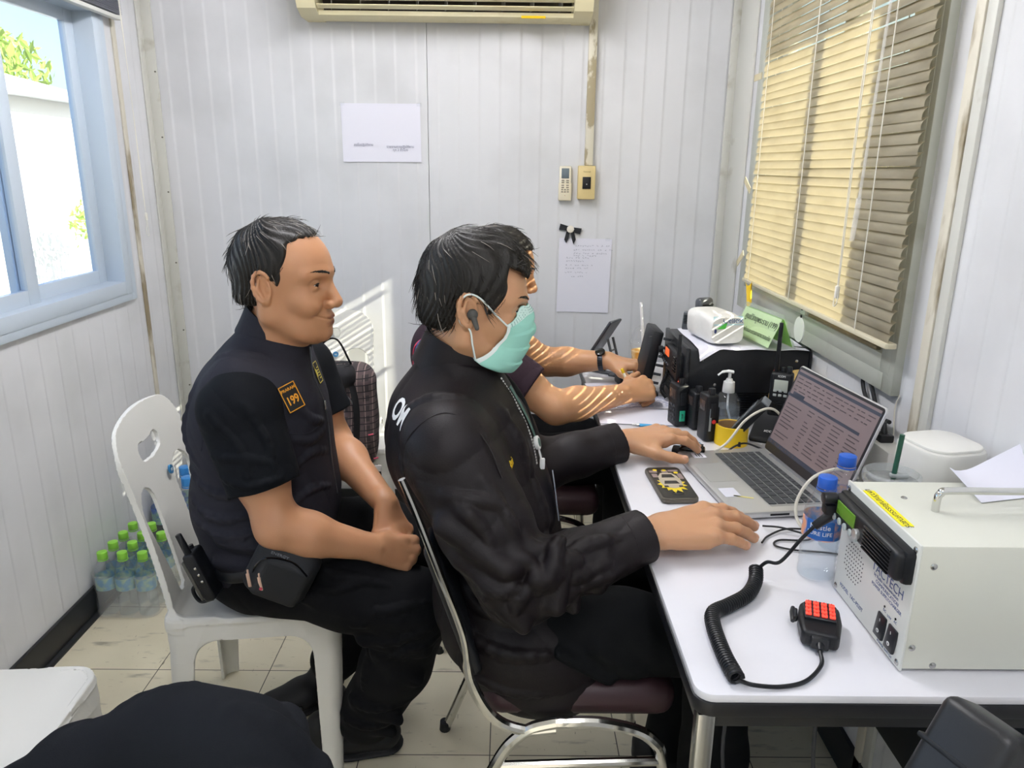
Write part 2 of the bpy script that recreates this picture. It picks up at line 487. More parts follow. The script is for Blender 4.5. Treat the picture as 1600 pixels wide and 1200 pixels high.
W1 = (.35, 2.66, .985, 1.93)   # left window opening y0,y1,z0,z1
W2 = (1.565, 2.655, 1.0, 2.03)  # right window
m = MB(); ribbed(m, (0, BY, 0), (1, 0, 0), (0, -1, 0), LX-.05, -.309, 0, CZ, phase=-.309-.04); ribbed(m, (0, BY, 0), (1, 0, 0), (0, -1, 0), -.307, RX+.05, 0, CZ, phase=-.307+.04)
structure(fixn(m.build('wall_back', wall_m, smooth=60)))
m = MB(); y0, y1, z0, z1 = W1
for a, b, c, d in ((FY, y0, 0, CZ), (y1, BY, 0, CZ), (y0, y1, 0, z0), (y0, y1, z1, CZ)):
    ribbed(m, (LX, 0, 0), (0, 1, 0), (1, 0, 0), a, b, c, d, rib=.0007, pitch=.088)
structure(fixn(m.build('wall_left', wall_m, smooth=60)))
m = MB(); y0, y1, z0, z1 = W2
for a, b, c, d in ((FY, y0, 0, CZ), (y1, BY, 0, CZ), (y0, y1, 0, z0), (y0, y1, z1, CZ)):
    ribbed(m, (RX, 0, 0), (0, 1, 0), (-1, 0, 0), a, b, c, d, rib=.0004)
structure(fixn(m.build('wall_right', wall_m, smooth=60)))
# front wall behind the camera, with an unseen doorway added to let daylight in
m = MB()
for a, b, c, d in ((LX-.05, -.75, 0, CZ), (.25, RX+.05, 0, CZ), (-.75, .25, 2.08, CZ)):
    ribbed(m, (0, FY, 0), (1, 0, 0), (0, 1, 0), a, b, c, d)
structure(fixn(m.build('wall_front', wall_m, smooth=60)))
m = MB()
for x in (-.77, .27): m.box((x, FY, 1.05), (.05, .12, 2.1), .004)
m.box((-.25, FY, 2.1), (1.09, .12, .05), .004)
structure(m.build('added_doorway', alu2_m))
m = MB(); m.box(((LX+RX)/2, (FY+BY)/2, CZ+.04), (RX-LX+.2, BY-FY+.2, .08)); structure(m.build('ceiling', mat('ceiling_white', '#e3e3e1', .5)))

# floor: vinyl tiles, worn and scratched
def floor_mat():
    m = bpy.data.materials.new('floor_vinyl'); m.use_nodes = True; nt = m.node_tree; N = nt.nodes; L = nt.links
    b = N['Principled BSDF']; b.inputs['Roughness'].default_value = .42
    tc = N.new('ShaderNodeTexCoord')
    def noise_(scale, st=(1, 1, 1), det=6, rot=0):
        mp = N.new('ShaderNodeMapping'); mp.inputs['Scale'].default_value = st; mp.inputs['Rotation'].default_value = (0, 0, rot)
        n = N.new('ShaderNodeTexNoise'); n.inputs['Scale'].default_value = scale; n.inputs['Detail'].default_value = det
        L.new(tc.outputs['Object'], mp.inputs['Vector']); L.new(mp.outputs['Vector'], n.inputs['Vector']); return n.outputs['Fac']
    def rng(s, a, b_):
        r = N.new('ShaderNodeMapRange'); r.inputs['From Min'].default_value = a; r.inputs['From Max'].default_value = b_
        L.new(s, r.inputs['Value']); return r.outputs['Result']
    def mix(f, a, b_):
        x = N.new('ShaderNodeMix'); x.data_type = 'RGBA'; L.new(f, x.inputs['Factor'])
        for s, k in ((a, 'A'), (b_, 'B')):
            if isinstance(s, str): x.inputs[k].default_value = lin(s)
            else: L.new(s, x.inputs[k])
        return x.outputs['Result']
    c = mix(rng(noise_(3.), .35, .7), '#e4dcc2', '#d3cab0')
    c = mix(rng(noise_(9., (1, 4, 1), 8, .5), .6, .78), c, '#9b9482')
    c = mix(rng(noise_(30., (1, 9, 1), 3, 1.0), .69, .74), c, '#8b7f68')
    c = mix(rng(noise_(22., (8, 1, 1), 3, .6), .7, .75), c, '#8a7d66')
    c = mix(rng(noise_(2.3), .62, .7), c, '#aaa291')
    br = N.new('ShaderNodeTexBrick'); br.offset = 0; br.squash = 1
    br.inputs['Color1'].default_value = (0, 0, 0, 1); br.inputs['Color2'].default_value = (0, 0, 0, 1); br.inputs['Mortar'].default_value = (1, 1, 1, 1)
    br.inputs['Scale'].default_value = 1; br.inputs['Mortar Size'].default_value = .0014; br.inputs['Brick Width'].default_value = .326; br.inputs['Row Height'].default_value = .326
    br.inputs['Mortar Smooth'].default_value = .1
    mp = N.new('ShaderNodeMapping'); mp.inputs['Location'].default_value = (.035-.0, -1.895+.326*9, 0)
    L.new(tc.outputs['Object'], mp.inputs['Vector']); L.new(mp.outputs['Vector'], br.inputs['Vector'])
    c = mix(br.outputs['Color'], c, '#4a4438')
    L.new(c, b.inputs['Base Color'])
    return m
m = MB(); m.box(((LX+RX)/2, (FY+BY)/2, -.04), (RX-LX+.2, BY-FY+.2, .08)); structure(m.build('floor', floor_mat()))

m = MB(); m.box((LX+.006, (FY+BY)/2, .05), (.012, BY-FY, .1), .002); m.cyl((LX+.012, FY, .004), (LX+.012, BY, .004), .012, n=12); structure(m.build('baseboard_left', black_base))
m = MB(); m.box(((LX+RX)/2, BY-.006, .045), (RX-LX, .012, .09), .002); structure(m.build('baseboard_back', black_base))
m = MB(); m.box((RX-.006, (FY+BY)/2, .05), (.012, BY-FY, .1), .002); structure(m.build('baseboard_right', black_base))

# corner trims
m = MB(); m.box((LX+.004, BY-.02, CZ/2), (.006, .045, CZ), .001); m.box((LX+.02, BY-.004, CZ/2), (.045, .006, CZ), .001)
for z in (.55, .78, 1.05, 1.32, 1.52, 1.75): m.cyl((LX+.036, BY-.007, z), (LX+.036, BY-.010, z), .003, n=10, mi=1)
structure(m.build('trim_1', [trim_m, mat('screw_head', '#6d6a62', .4, metal=.8)]))
m = MB(); m.box((RX-.004, BY-.11, CZ/2), (.006, .22, CZ), .001); m.box((RX-.002, BY-.004, CZ/2), (.05, .006, CZ), .001); m.box((RX-.02, BY-.01, CZ/2), (.03, .012, CZ), .002)
for z in (1.0, 1.18, 1.38, 1.58, 1.8): m.cyl((RX-.03, BY-.016, z), (RX-.03, BY-.019, z), .003, n=10)
structure(m.build('trim_2', trim_m))
# dirty panel-joint strips beside the windows
seal_m = mat('joint_sealant', '#cfcabb', .6, var=('#8d8169', 14, .5, .62), stretch=(1, 1, .35))
m = MB(); m.box((LX+.004, 2.775, CZ/2), (.008, .022, CZ), .002); structure(m.build('trim_3', seal_m))
m = MB(); m.box((RX-.006, 1.458, CZ/2), (.012, .03, CZ), .002); m.box((RX-.005, 1.425, CZ/2), (.010, .03, CZ), .002, mi=1); m.box((RX-.002, 1.441, CZ/2), (.004, .006, CZ), mi=2)
structure(m.build('trim_4', [seal_m, trim_m, mat('joint_gap', '#5a5448', .8)]))

# left window: outer frame, two sliding sashes, glass
def win_frame(mb, x, nd, y0, y1, z0, z1, w, d, off=0.):
    for y in (y0+w/2, y1-w/2): mb.box((x+nd*off, y, (z0+z1)/2), (d, w, z1-z0), .002)
    for z in (z0+w/2, z1-w/2): mb.box((x+nd*off, (y0+y1)/2, z), (d, y1-y0-2*w, w), .002)
y0, y1, z0, z1 = W1
m = MB(); win_frame(m, LX, 1, y0-.03, y1+.03, z0-.025, z1+.03, .035, .03, .002); win_frame(m, LX, 1, y0, y1, z0, z1, .045, .10, -.03); win_frame(m, LX, 1, y0, y1, z0, z1, .06, .02, -.07)
w1 = structure(m.build('window_1', alu_m))
for (a, b, off) in ((.39, 1.27, -.055), (1.22, 2.19, -.03), (2.13, 2.62, -.055)):
    m = MB(); win_frame(m, LX, 1, a, b, z0+.035, z1-.03, .052 if a > 2 else .052, .022, off)
    s = m.build('window_sash', alu_m, w1)
    m = MB(); m.box((LX+off, (a+b)/2, (z0+z1)/2), (.005, b-a-.09, z1-z0-.14)); m.build('window_pane', glass_m, s)
# right window
y0, y1, z0, z1 = W2
m = MB(); win_frame(m, RX, -1, y0-.02, y1+.025, z0-.04, z1+.03, .045, .03, .004); win_frame(m, RX, -1, y0, y1, z0, z1, .04, .10, -.03)
w2 = structure(m.build('window_2', alu2_m))
for (a, b, off) in ((1.60, 2.09, -.02), (2.05, 2.62, -.045)):
    m = MB(); win_frame(m, RX, -1, a, b, z0+.035, z1-.03, .05, .022, off)
    s = m.build('window_sash', alu2_m, w2)
    m = MB(); m.box((RX-off, (a+b)/2, (z0+z1)/2), (.005, b-a-.09, z1-z0-.14)); m.build('window_pane', clear('window_glass_2', '#f1f3ee', .10, .05, .6), s)
m = MB(); m.box((RX+.03, 1.665, (z0+z1)/2), (.05, .125, z1-z0-.08), .002); m.build('jamb', mat('jamb_cream', '#f0eee0', .5), w2)
m = MB(); m.box((RX-.0105, 1.84, 1.0435), (.012, .40, .008), .002); m.build('dusty_track', mat('track_dust', '#94866a', .9, bump=(200, .6)), w2)
m = MB(); m.box((RX-.015, 2.075, 1.055), (.008, .034, .075), .002)
for z in (1.033, 1.055, 1.077): m.cyl((RX-.018, 2.075, z), (RX-.022, 2.075, z), .005, n=12, mi=1)
m.build('latch_strip', [mat('white_strip', '#e8e8e4', .4), black_base], w2)
# ---------------------------------------------------------------- shared materials
white_pl = mat('white_plastic', '#e4e3dc', .38, bump=(260, .03))
chrome = mat('chrome', '#d8d8d4', .12, metal=1.)
steel = mat('steel', '#b9b9b6', .25, metal=1.)
blk = mat('black_plastic', '#131519', .42, spec=.4, bump=(900, .05))
blk2 = mat('black_satin', '#1c1e22', .35, spec=.5)
blk_gl = mat('black_gloss', '#0d0e10', .12)
dk_grey = mat('dark_grey_plastic', '#3a3d42', .5)
paper_m = mat('paper', '#e3e3ee', .8)
ink = mat('ink_black', '#2c2f38', .7)
ink_l = mat('ink_grey', '#7d8094', .8)
yellow_m = mat('yellow_tape', '#e9c420', .45)
cream_pl = mat('cream_plastic', '#dcd3ae', .45, var=('#b8a97c', 7, .62, .85))
clear_pl = clear('clear_plastic', '#fdfeff', .035, .06)
red_led = mat('red_glow', '#ff4a3a', .5, emit='#ff3d2e', estr=1.2)
white_m = mat('white_matt', '#eeeeec', .5)

# ---------------------------------------------------------------- monobloc plastic chair and stool (one field, split into its parts)
def chair_field(back=True, sx=.19, sy=.205, sz=.45, foot=(-.20, .178, .235), slot=False):
    F = SDF()
    def fn(P):
        x, y, z = P[:, 0], P[:, 1], P[:, 2]
        ay = np.abs(y); t = np.clip(z/sz, 0, 1.05)
        xf = foot[1]*(1-t)+sx*t; xr = foot[0]*(1-t)-sx*t; yy = foot[2]*(1-t)+sy*t
        # corner coordinates: distance inside the outer corner
        th = .0045
        w = .040+.024*t+.03*np.clip((t-.72)/.28, 0, 1)**2
        d = np.full(len(P), 1.)
        for xc, sg in ((xf, 1), (xr, -1)):
            ux = sg*(xc-x); uy = yy-ay
            r = .03 if back else .055
            # rounded corner L section
            dout = np.where((ux < r) & (uy < r), r-np.hypot(r-ux, r-uy), np.minimum(ux, uy))
            shell = np.abs(dout-th)-th
            lim = np.maximum(ux, uy)-w
            d = np.minimum(d, np.maximum(np.maximum(shell, lim), z-(sz-(.009 if back else .016))))
        # aprons
        ux = np.minimum(xf-x, x-xr); uy = yy-ay; r = .03 if back else .055
        dout = np.where((ux < r) & (uy < r), r-np.hypot(r-ux, r-uy), np.minimum(ux, uy))
        ap = np.maximum(np.maximum(np.abs(dout-th)-th, (sz-.054)-z), z-(sz-(.010 if back else .016)))
        k = .05; h = np.clip(.5+.5*(d-ap)/k, 0, 1); d = d*(1-h)+ap*h-k*h*(1-h)*np.clip((dout+.002)/.004, 0, 1)*(dout < .012)
        # seat
        dip = .012*np.clip(1-(x/.17)**2, 0, 1)*np.clip(1-(y/.18)**2, 0, 1) if back else .004*np.clip(1-(x/.17)**2, 0, 1)
        st = np.maximum(np.abs(z-(sz-.006-dip))-.005, -dout)
        if slot:
            sl = np.hypot(np.maximum(np.abs(y)-.035, 0), x)-.013; st = np.maximum(st, -sl)
        k = .012; h = np.clip(.5+.5*(d-st)/k, 0, 1); d = d*(1-h)+st*h-k*h*(1-h)
        if back:
            q = np.clip((z-sz)/.43, 0, 1.1)
            xb = -sx+.012-.075*q**1.2-.02*q+.55*np.maximum(ay-.02, 0)**2*(.35+.65*q)
            hw = .198-.02*np.sin(np.clip(q, 0, 1)*3.14159*.8)+.018*q
            top = sz+.435-.28*ay**2*2.2
            a = ay-hw; b = z-top; r = .07
            ins = np.minimum(np.maximum(a+r, b+r), 0)+np.hypot(np.maximum(a+r, 0), np.maximum(b+r, 0))-r
            # openings: handle slot and two side loops
            hs = np.hypot(np.maximum(ay-.045, 0), z-(sz+.335+.1*ay))-.021
            zz = np.clip((z-(sz+.04))/.19, 0, 1); cy = .098+.022*zz; rr = .020+.030*zz
            lo = np.hypot(ay-cy, np.where(z > sz+.23, z-(sz+.23), np.where(z < sz+.04, z-(sz+.04), 0)))-rr
            lo = np.maximum(lo, -(hw-ay-.018)+0) if False else lo
            ins = np.maximum(ins, -np.minimum(hs, lo)); ins = np.maximum(ins, (sz-.02)-z)
            thb = .0045+.003*np.clip((a+.012)/.012, 0, 1)
            bk = np.maximum(np.abs(x-xb)*.95-thb, ins)
            k = .03; h = np.clip(.5+.5*(d-bk)/k, 0, 1); d = d*(1-h)+bk*h-k*h*(1-h)*np.clip((sz+.06-z)/.05, 0, 1)
        return d*.8
    F.add(fn, (0, 0, .4), 99, 0)
    return F
def plastic_seat(name, label, cat, loc, rz, back=True, **kw):
    F = chair_field(back, **kw); sz = kw.get('sz', .45)
    V, Q, N = F.surf(.0032, (-.34, -.27, -.004), (.25, .27, sz+.46 if back else sz+.02), proj=2)
    t = thing(name, label, cat, loc, rz)
    c = V[Q].mean(1); part = np.zeros(len(Q), int)
    leg = c[:, 2] < sz-.075
    part[leg] = 1+(c[leg, 0] > 0)*1+(c[leg, 1] > 0)*2
    if back: part[(c[:, 2] > sz+.012) & (c[:, 0] < -.05)] = 5
    for k, nm in ((0, 'seat'), (1, 'leg'), (2, 'leg'), (3, 'leg'), (4, 'leg'), (5, 'backrest')):
        if (part == k).any(): np_mesh(nm, V, Q[part == k], N, white_pl, t, world=False)
    return t
chair = plastic_seat('plastic_chair', 'white plastic chair with the smiling man in black vest sitting on it', 'chair', (-.59, 1.685, 0), 7.)
bk = [c for c in chair.children if c.name.startswith('backrest')][0]
sticker_m = mat('sticker_blue', '#2a6f9e', .4)
m = MB(); m.cyl((-.221, .043, .712), (-.2165, .043, .713), .011, n=20); m.build('sticker', sticker_m, bk)
text('lettering', 'RS', .009, plane_m((-.2160, .043, .712), (0, 1, 0), (-.1, 0, 1)), white_m, bk)
ch2 = copy_tree(chair); ch2.location = (-.66, 2.66, 0); ch2.rotation_euler = (0, 0, R_(-75)); ch2['label'] = 'white plastic chair against the back wall under the plaid backpack'
stool = plastic_seat('plastic_stool', 'white plastic stool with a slot in its seat, beside the left wall', 'stool', (-1.0, 1.105, 0), 3., back=False, sx=.2, sy=.2, sz=.445, foot=(-.21, .21, .21), slot=True)

# ---------------------------------------------------------------- chrome chairs
maroon = mat('maroon_vinyl', '#3a2529', .45, bump=(300, .04))
def chrome_chair(label, loc, rz=0.):
    t = thing('banquet_chair', label, 'chair', loc, rz)
    W = .25
    for s in (-1, 1):
        y = s*W
        m = MB(); m.tube(spline([(.30, y*1.02, .0), (.265, y, .33), (.235, y, .415), (.15, y, .447), (.06, y, .448)], 8), .0115, 10, flat=(1, 1)); m.build('leg', chrome, t)
        m = MB(); m.tube(spline([(-.19, y*1.02, 0), (-.06, y, .33), (-.005, y, .42), (.05, y, .446), (.10, y, .448)], 8), .0115, 10); m.build('leg', chrome, t)
        m = MB(); m.tube(spline([(.06, y, .436), (.0, y, .432), (-.055, y, .46), (-.095, y, .535), (-.109, y, .63), (-.148, y, .75), (-.186, y, .865), (-.208, y, .925)], 8), [.0105]*24+[.009]*4+[.0065]*40, 10); m.build('back_frame', chrome, t)
        m = MB(); m.tube([(-.05, y, .352), (.255, y, .365)], .009, 10); m.build('stretcher', chrome, t)
        for x in (.30, -.19):
            m = MB(); m.cyl((x, y*1.02, 0), (x*.99, y*1.02, .025), .0145, n=14); m.build('rubber_foot', blk, t)
    m = MB(); m.box((.105, 0, .475), (.36, .47, .075), .035, seg=4); m.build('seat', maroon, t)
    rt = rotm(0, -18, 0)
    m = MB(); m.box((-.126, 0, .665), (.028, .485, .27), .016, rot=rt, seg=3); m.build('backrest', blk2, t)
    return t
cc = chrome_chair('chrome framed chair under the man in the green face mask', (.035, 1.405, 0))
c3 = copy_tree(cc); c3.location = (-.01, 2.245, 0); c3['label'] = 'chrome framed chair of the far man, behind the masked man'

# ---------------------------------------------------------------- table
top_m = mat('table_laminate', '#e6e6ec', .22, spec=.5, var=('#d9d9de', 4, .5, .8))
t = thing('folding_table', 'long white topped table with black edge and steel legs along the right wall', 'table', (.545, 1.755, 0))
m = MB(); m.rbox((0, 0, .744), (.575, 1.81, .012), .025, .001); m.build('tabletop', top_m, t)
m = MB(); m.rbox((0, 0, .727), (.579, 1.814, .022), .026, .002); m.build('edge_band', mat('table_edge', '#15161b', .4), t)
m = MB()
for y in (-.86, .86): m.box((0, y, .695), (.53, .025, .045), .002)
for x in (-.265, .265): m.box((x, 0, .695), (.02, 1.72, .045), .002)
m.build('apron', blk2, t)
for x in (-.265, .262):
    for y in (-.87, .87):
        m = MB(); m.box((x, y, .35), (.025, .025, .70), .003); m.build('leg', steel, t)
m = MB(); m.box((.262, 0, .42), (.012, 1.7, .30), .002); m.build('modesty_panel', blk2, t)

# ---------------------------------------------------------------- things on the back wall
t = thing('air_conditioner', 'cream split air conditioner high on the back wall', 'air conditioner', (-.2265, BY, 1.925))
m = MB()
prof = [(-.02, 0.0), (-.10, 0.0), (-.15, .02), (-.185, .07), (-.20, .14), (-.20, .26), (-.17, .29), (0, .29), (0, 0)]
M = Matrix(((0, 0, 1, 0), (1, 0, 0, 0), (0, 1, 0, 0), (0, 0, 0, 1)))
for x0, x1 in ((-.51, -.445), (.445, .51)): m.prism([(y, z) for y, z in prof], x0, x1, M)
m.prism([(-.02, 0), (-.10, 0), (-.112, .006), (-.112, .02), (-.02, .02)], -.445, .445, M)
m.prism([(-.19, .085), (-.20, .14), (-.20, .26), (-.17, .29), (0, .29), (0, .12), (-.10, .12)], -.445, .445, M)
fixn(m.build('body', cream_pl, t))
m = MB(); m.box((0, -.05, .075), (.885, .012, .11), rot=rotm(25, 0, 0)); m.build('outlet_recess', mat('vent_dark', '#2a2620', .8, var=('#4a4234', 8, .5, .7)), t)
for z, y in ((.028, -.142), (.05, -.17)):
    m = MB(); m.box((0, y, z), (.885, .022, .004), .001, rot=rotm(-25, 0, 0)); m.build('louver', cream_pl, t)
for i in range(9):
    m = MB(); m.box((-.4+i*.1, -.105, .062), (.003, .05, .07), rot=rotm(0, 0, 14)); m.build('vane', mat('vane_grey', '#55524a', .6) if i == 0 else bpy.data.materials['vane_grey'], t)
m = MB(); m.box((.305, -.1235, .0045), (.085, .002, .012), rot=rotm(-45, 0, 0)); m.build('sticker', yellow_m, t)

m = MB(); m.box((.3005, BY-.011, 1.436+(CZ-1.436)/2), (.031, .022, CZ-1.436), .003)
cd = m.build('cable_trunking', mat('trunking_dirty', '#d9d4c2', .5, var=('#a59a7e', 16, .52, .56), stretch=(1, 1, .5))); tag(cd, 'dirty cream cable trunking running down from the air conditioner', 'cable trunking')
t = thing('breaker_switch', 'cream breaker box with black rocker below the cable trunking', 'switch', (.294, BY, 1.373))
m = MB(); m.box((0, -.017, 0), (.066, .034, .124), .004); m.build('cover', mat('breaker_cream', '#d8c48e', .4), t)
m = MB(); m.box((0, -.035, -.001), (.031, .006, .044), .001); r = m.build('rocker', blk, t)
m = MB(); m.sphere((-.0, -.0385, -.006), .0022, 10); m.build('marker_dot', white_m, r)
text('lettering', 'National', .008, plane_m((0, -.0342, .040), (1, 0, 0), (0, 0, 1)), mat('brown_ink', '#7c6a3e', .6), t)
t = thing('remote_control', 'cream air conditioner remote hanging left of the breaker box', 'remote control', (.2135, BY, 1.37))
m = MB(); m.box((0, -.010, .004), (.045, .018, .118), .004); m.build('body', mat('remote_cream', '#e4decb', .4), t)
m = MB(); m.box((0, -.011, -.032), (.049, .022, .066), .003); m.build('holder', mat('remote_holder', '#e2d9c0', .4), t)
m = MB(); m.box((0, -.0195, .036), (.029, .002, .037), .001); m.build('display', mat('lcd_grey', '#5e6a70', .2), t)
rb = mat('button_grey', '#8f8878', .5)
for i, z in enumerate((.010, .002, -.008, -.016, -.024, -.032)):
    for x in ((-.009, .009) if i < 4 else (-.011, 0, .011)):
        m = MB(); m.box((x, -.0225, z), (.0105 if i < 4 else .008, .002, .0045), .001); m.build('button', rb, t)
text('lettering', 'A', .006, plane_m((0, -.0224, -.046), (1, 0, 0), (0, 0, 1)), mat('logo_red', '#b0483c', .5), t)

# papers
def wall_sheet(mb, cx, cz, w, h, tilt=0., curl=.004):
    R = rotm(0, tilt, 0)
    def fn(u, v):
        p = R @ Vector(((u-.5)*w, 0, (v-.5)*h)); return (cx+p.x, BY-.0014-curl*((2*u-1)**4*.6+(1-v)**3*.5), cz+p.z)
    mb.sheet(fn, 12, 8, .0006)
t = thing('poster', 'white landscape notice paper taped high on the back wall', 'paper notice', (-.484, BY, 1.545))
m = MB(); wall_sheet(m, -.484, 1.545, .297, .21, -.3); m.build('sheet', paper_m, t, world=True)
text('lettering', 'ลงชื่อปฏิบัติงาน', .0118, plane_m((-.553, BY-.0062, 1.502), (1, 0, .005), (0, 0, 1)), ink_l, t, world=True)
text('lettering', 'รายงานการปฏิบัติงาน\nทุก 3 ชั่วโมง', .0122, plane_m((-.414, BY-.0062, 1.490), (1, 0, .005), (0, 0, 1)), ink_l, t, world=True)
for x, z in ((-.628, 1.647), (-.34, 1.647)):
    m = MB(); m.box((x, BY-.0035, z), (.018, .007, .012)); m.build('tape_piece', clear_pl, t, world=True)
t = thing('note_sheet', 'handwritten white note paper on the back wall below the breaker box', 'paper note', (.30, BY, 1.015))
m = MB(); wall_sheet(m, .30, 1.015, .207, .292, .8); m.build('sheet', paper_m, t, world=True)
def scrawl(mb, x, z, n, rnd, h=.006):
    for i in range(n):
        pts = []; w = .0045+rnd.random()*.003
        for k in range(5): pts.append((x+w*k/4, BY-.0056, z+rnd.uniform(-1, 1)*h*.5))
        mb.tube(spline(pts, 3), .0004, 4); x += w+(.003 if rnd.random() < .75 else .012)
m = MB(); m.box((.388, BY-.0035, 1.158), (.018, .007, .012)); m.build('tape_piece', clear_pl, t, world=True)
rnd = random.Random(3); m = MB()
for x, z, n in ((.262, 1.132, 8), (.345, 1.132, 4), (.256, 1.117, 14), (.256, 1.103, 12), (.256, 1.094, 8), (.228, 1.086, 8), (.228, 1.073, 8), (.226, 1.057, 8), (.226, 1.045, 8), (.224, 1.029, 8), (.25, 1.013, 5)): scrawl(m, x, z, n, rnd)
m.build('handwriting', ink_l, t, world=True)
t = thing('ribbon_bow', 'black ribbon bow with white flower brooch pinned above the handwritten note', 'ribbon', (.240, BY-.006, 1.197))
t.scale = (1.18, 1, 1.18)
R = rotm(0, 12, 0); fab = mat('black_ribbon', '#181a20', .6)
for s in (-1, 1):
    m = MB(); m.prism([(s*.003, -.007), (s*.036, -.010), (s*.036, .010), (s*.003, .007)], -.004, .003, R.to_4x4() @ Matrix(((1, 0, 0, 0), (0, 0, -1, 0), (0, 1, 0, 0), (0, 0, 0, 1)))); fixn(m.build('loop', fab, t))
    m = MB(); m.prism([(s*.001, -.004), (s*.012, -.006), (s*.019, -.034), (s*.012, -.046 if s < 0 else -.050), (s*.004, -.028)], -.002, .002, Matrix(((1, 0, 0, 0), (0, 0, -1, 0), (0, 1, 0, 0), (0, 0, 0, 1)))); fixn(m.build('tail', fab, t))
m = MB()
for i in range(12):
    a = 2*PI*i/12; m.sphere((math.cos(a)*.009, -.006, math.sin(a)*.009), (.0034, .002, .0034), 8)
m.sphere((0, -.006, 0), (.009, .003, .009), 14); m.build('brooch', mat('brooch_white', '#ece6da', .5), t)

# ---------------------------------------------------------------- right window blind
slat_m = mat('blind_slat', '#a8a290', .55, var=('#7d7666', 24, .45, .8), stretch=(1, .3, 1), transl=.42)
_tn = [n for n in slat_m.node_tree.nodes if n.type == 'BSDF_TRANSLUCENT'][0]; slat_m.node_tree.links.remove(_tn.inputs['Color'].links[0]); _tn.inputs['Color'].default_value = lin('#f3ebd3')
rail_m = mat('blind_rail', '#cfc8ae', .4)
t = thing('venetian_blind', 'dusty cream venetian blind lowered over the right window', 'window blind', (RX-.045, 2.03, 1.078))
m = MB(); rnd = random.Random(11); z = .012; i = 0; yl, yr = -.505, .49
ztop = .90
while z < ztop:
    ta = R_(66+rnd.uniform(-3, 3))
    if i in (14, 15, 30): ta = R_(57)
    w = .0135; nn = 6; e0 = rnd.uniform(-.004, .004); e1 = rnd.uniform(-.004, .004); vs = []; tl = rnd.uniform(-.003, .003)
    for s_ in (0, 1):
        for q in range(nn+1):
            u = (q/nn*2-1)*w; bow = .0046*(1-(q/nn*2-1)**2)
            # slope: inner edge (-x) low, outer edge high; bowed outwards/up
            dx = u*math.cos(ta)-bow*math.sin(ta); dz = u*math.sin(ta)+bow*math.cos(ta)
            for yy in (yl+e0, -.2, .15, yr+e1):
                sag = .002*math.sin((yy-yl)/(yr-yl)*PI)
                vs.append((dx*1.0, yy, z+dz-sag+tl*(yy/.5)+(s_-.5)*.0005))
    off = (nn+1)*4; fs = []
    for q in range(nn):
        for r in range(3):
            a = q*4+r; f = [a, a+1, a+5, a+4]; fs += [f, [k+off for k in f[::-1]]]
    for q in range(nn): fs += [[q*4, q*4+4, q*4+4+off, q*4+off], [q*4+3, q*4+3+off, q*4+7+off, q*4+7]]
    m.add(vs, fs); i += 1
    z += .0222
m.build('slats', slat_m, t, smooth=50)
m = MB(); m.box((0, -.008, -.004), (.026, 1.0, .012), .003); m.build('bottom_rail', rail_m, t)
m = MB(); m.box((0, -.008, .925), (.035, 1.02, .035), .003); m.build('head_rail', rail_m, t)
cordm = mat('blind_cord', '#e8e6dc', .6)
for y in (-.36, .06, .43):
    m = MB(); m.tube([(-.012, y, 0), (-.014, y, .94)], .0012, 6); m.tube([(.012, y, 0), (.012, y, .94)], .0012, 6)
    m.build('ladder_cord', cordm, t)
m = MB()
for k in range(2):
    m.tube(spline([(-.03, -.30+.006*k, .94), (-.035, -.295+.008*k, .5), (-.03, -.29+.006*k, .12), (-.03, -.285, .065)], 8), .0011, 6)
m.tube(spline([(-.03, -.295, .07), (-.034, -.30, .05), (-.034, -.285, .042), (-.03, -.275, .06)], 6), .0011, 6)
m.box((-.03, -.287, .075), (.01, .01, .03), .003); m.build('pull_cord', cordm, t)
m = MB(); m.tube([(-.034, -.385, .94), (-.045, -.37, .28)], .0032, 8); m.cyl((-.045, -.37, .29), (-.048, -.368, .20), .006, .005, n=12); m.build('tilt_wand', clear('wand_clear', '#ffffff', .25, .05), t)
tape_m = mat('old_tape', '#cfc8ae', .5, transl=.3)
for y, z, a in ((.525, .63, 0), (.53, .30, 28), (.535, .06, -35)):
    m = MB(); m.box((-.012, y, z), (.002, .075, .02), rot=rotm(a, 0, 0)); m.build('tape_piece', tape_m, t)
m = MB(); m.sheet(lambda u, v: (-.018+.006*math.sin(u*5), .395-.02*v+(u-.5)*.035*(1-.5*v), -.005-.065*v+.008*math.sin(u*7)), 8, 8, .0006); m.build('tape_streamer', yellow_m, t)

# left window: bunched-up blind at the top
t = thing('raised_blind', 'grey venetian blind pulled up above the left window', 'window blind', (LX+.04, 2.0, 1.878))
m = MB()
for k in range(14): m.box((0, 0, .02+k*.0042), (.026, 1.5, .0012), rot=rotm(0, (k % 3-1)*2, 0))
m.build('slats', mat('slat_grey', '#8f939b', .5), t)
m = MB(); m.box((0, 0, .008), (.024, 1.5, .013), .003); m.build('bottom_rail', mat('rail_white', '#d9dad4', .4), t)
m = MB(); m.box((0, 0, .10), (.035, 1.5, .035), .003); m.build('head_rail', alu_m, t)
m = MB()
for k in range(3): m.tube(spline([(.012, .735+.004*k, .09), (.014, .742, -.2), (.016, .738+.003*k, -.5), (.018, .74, -.62)], 8), .0011, 6)
m.box((.018, .74, -.635), (.009, .009, .028), .003); m.tube(spline([(.018, .738, -.65), (.018, .730, -.69), (.018, .745, -.70), (.018, .743, -.65)], 6), .001, 6)
m.build('pull_cord', cordm, t)
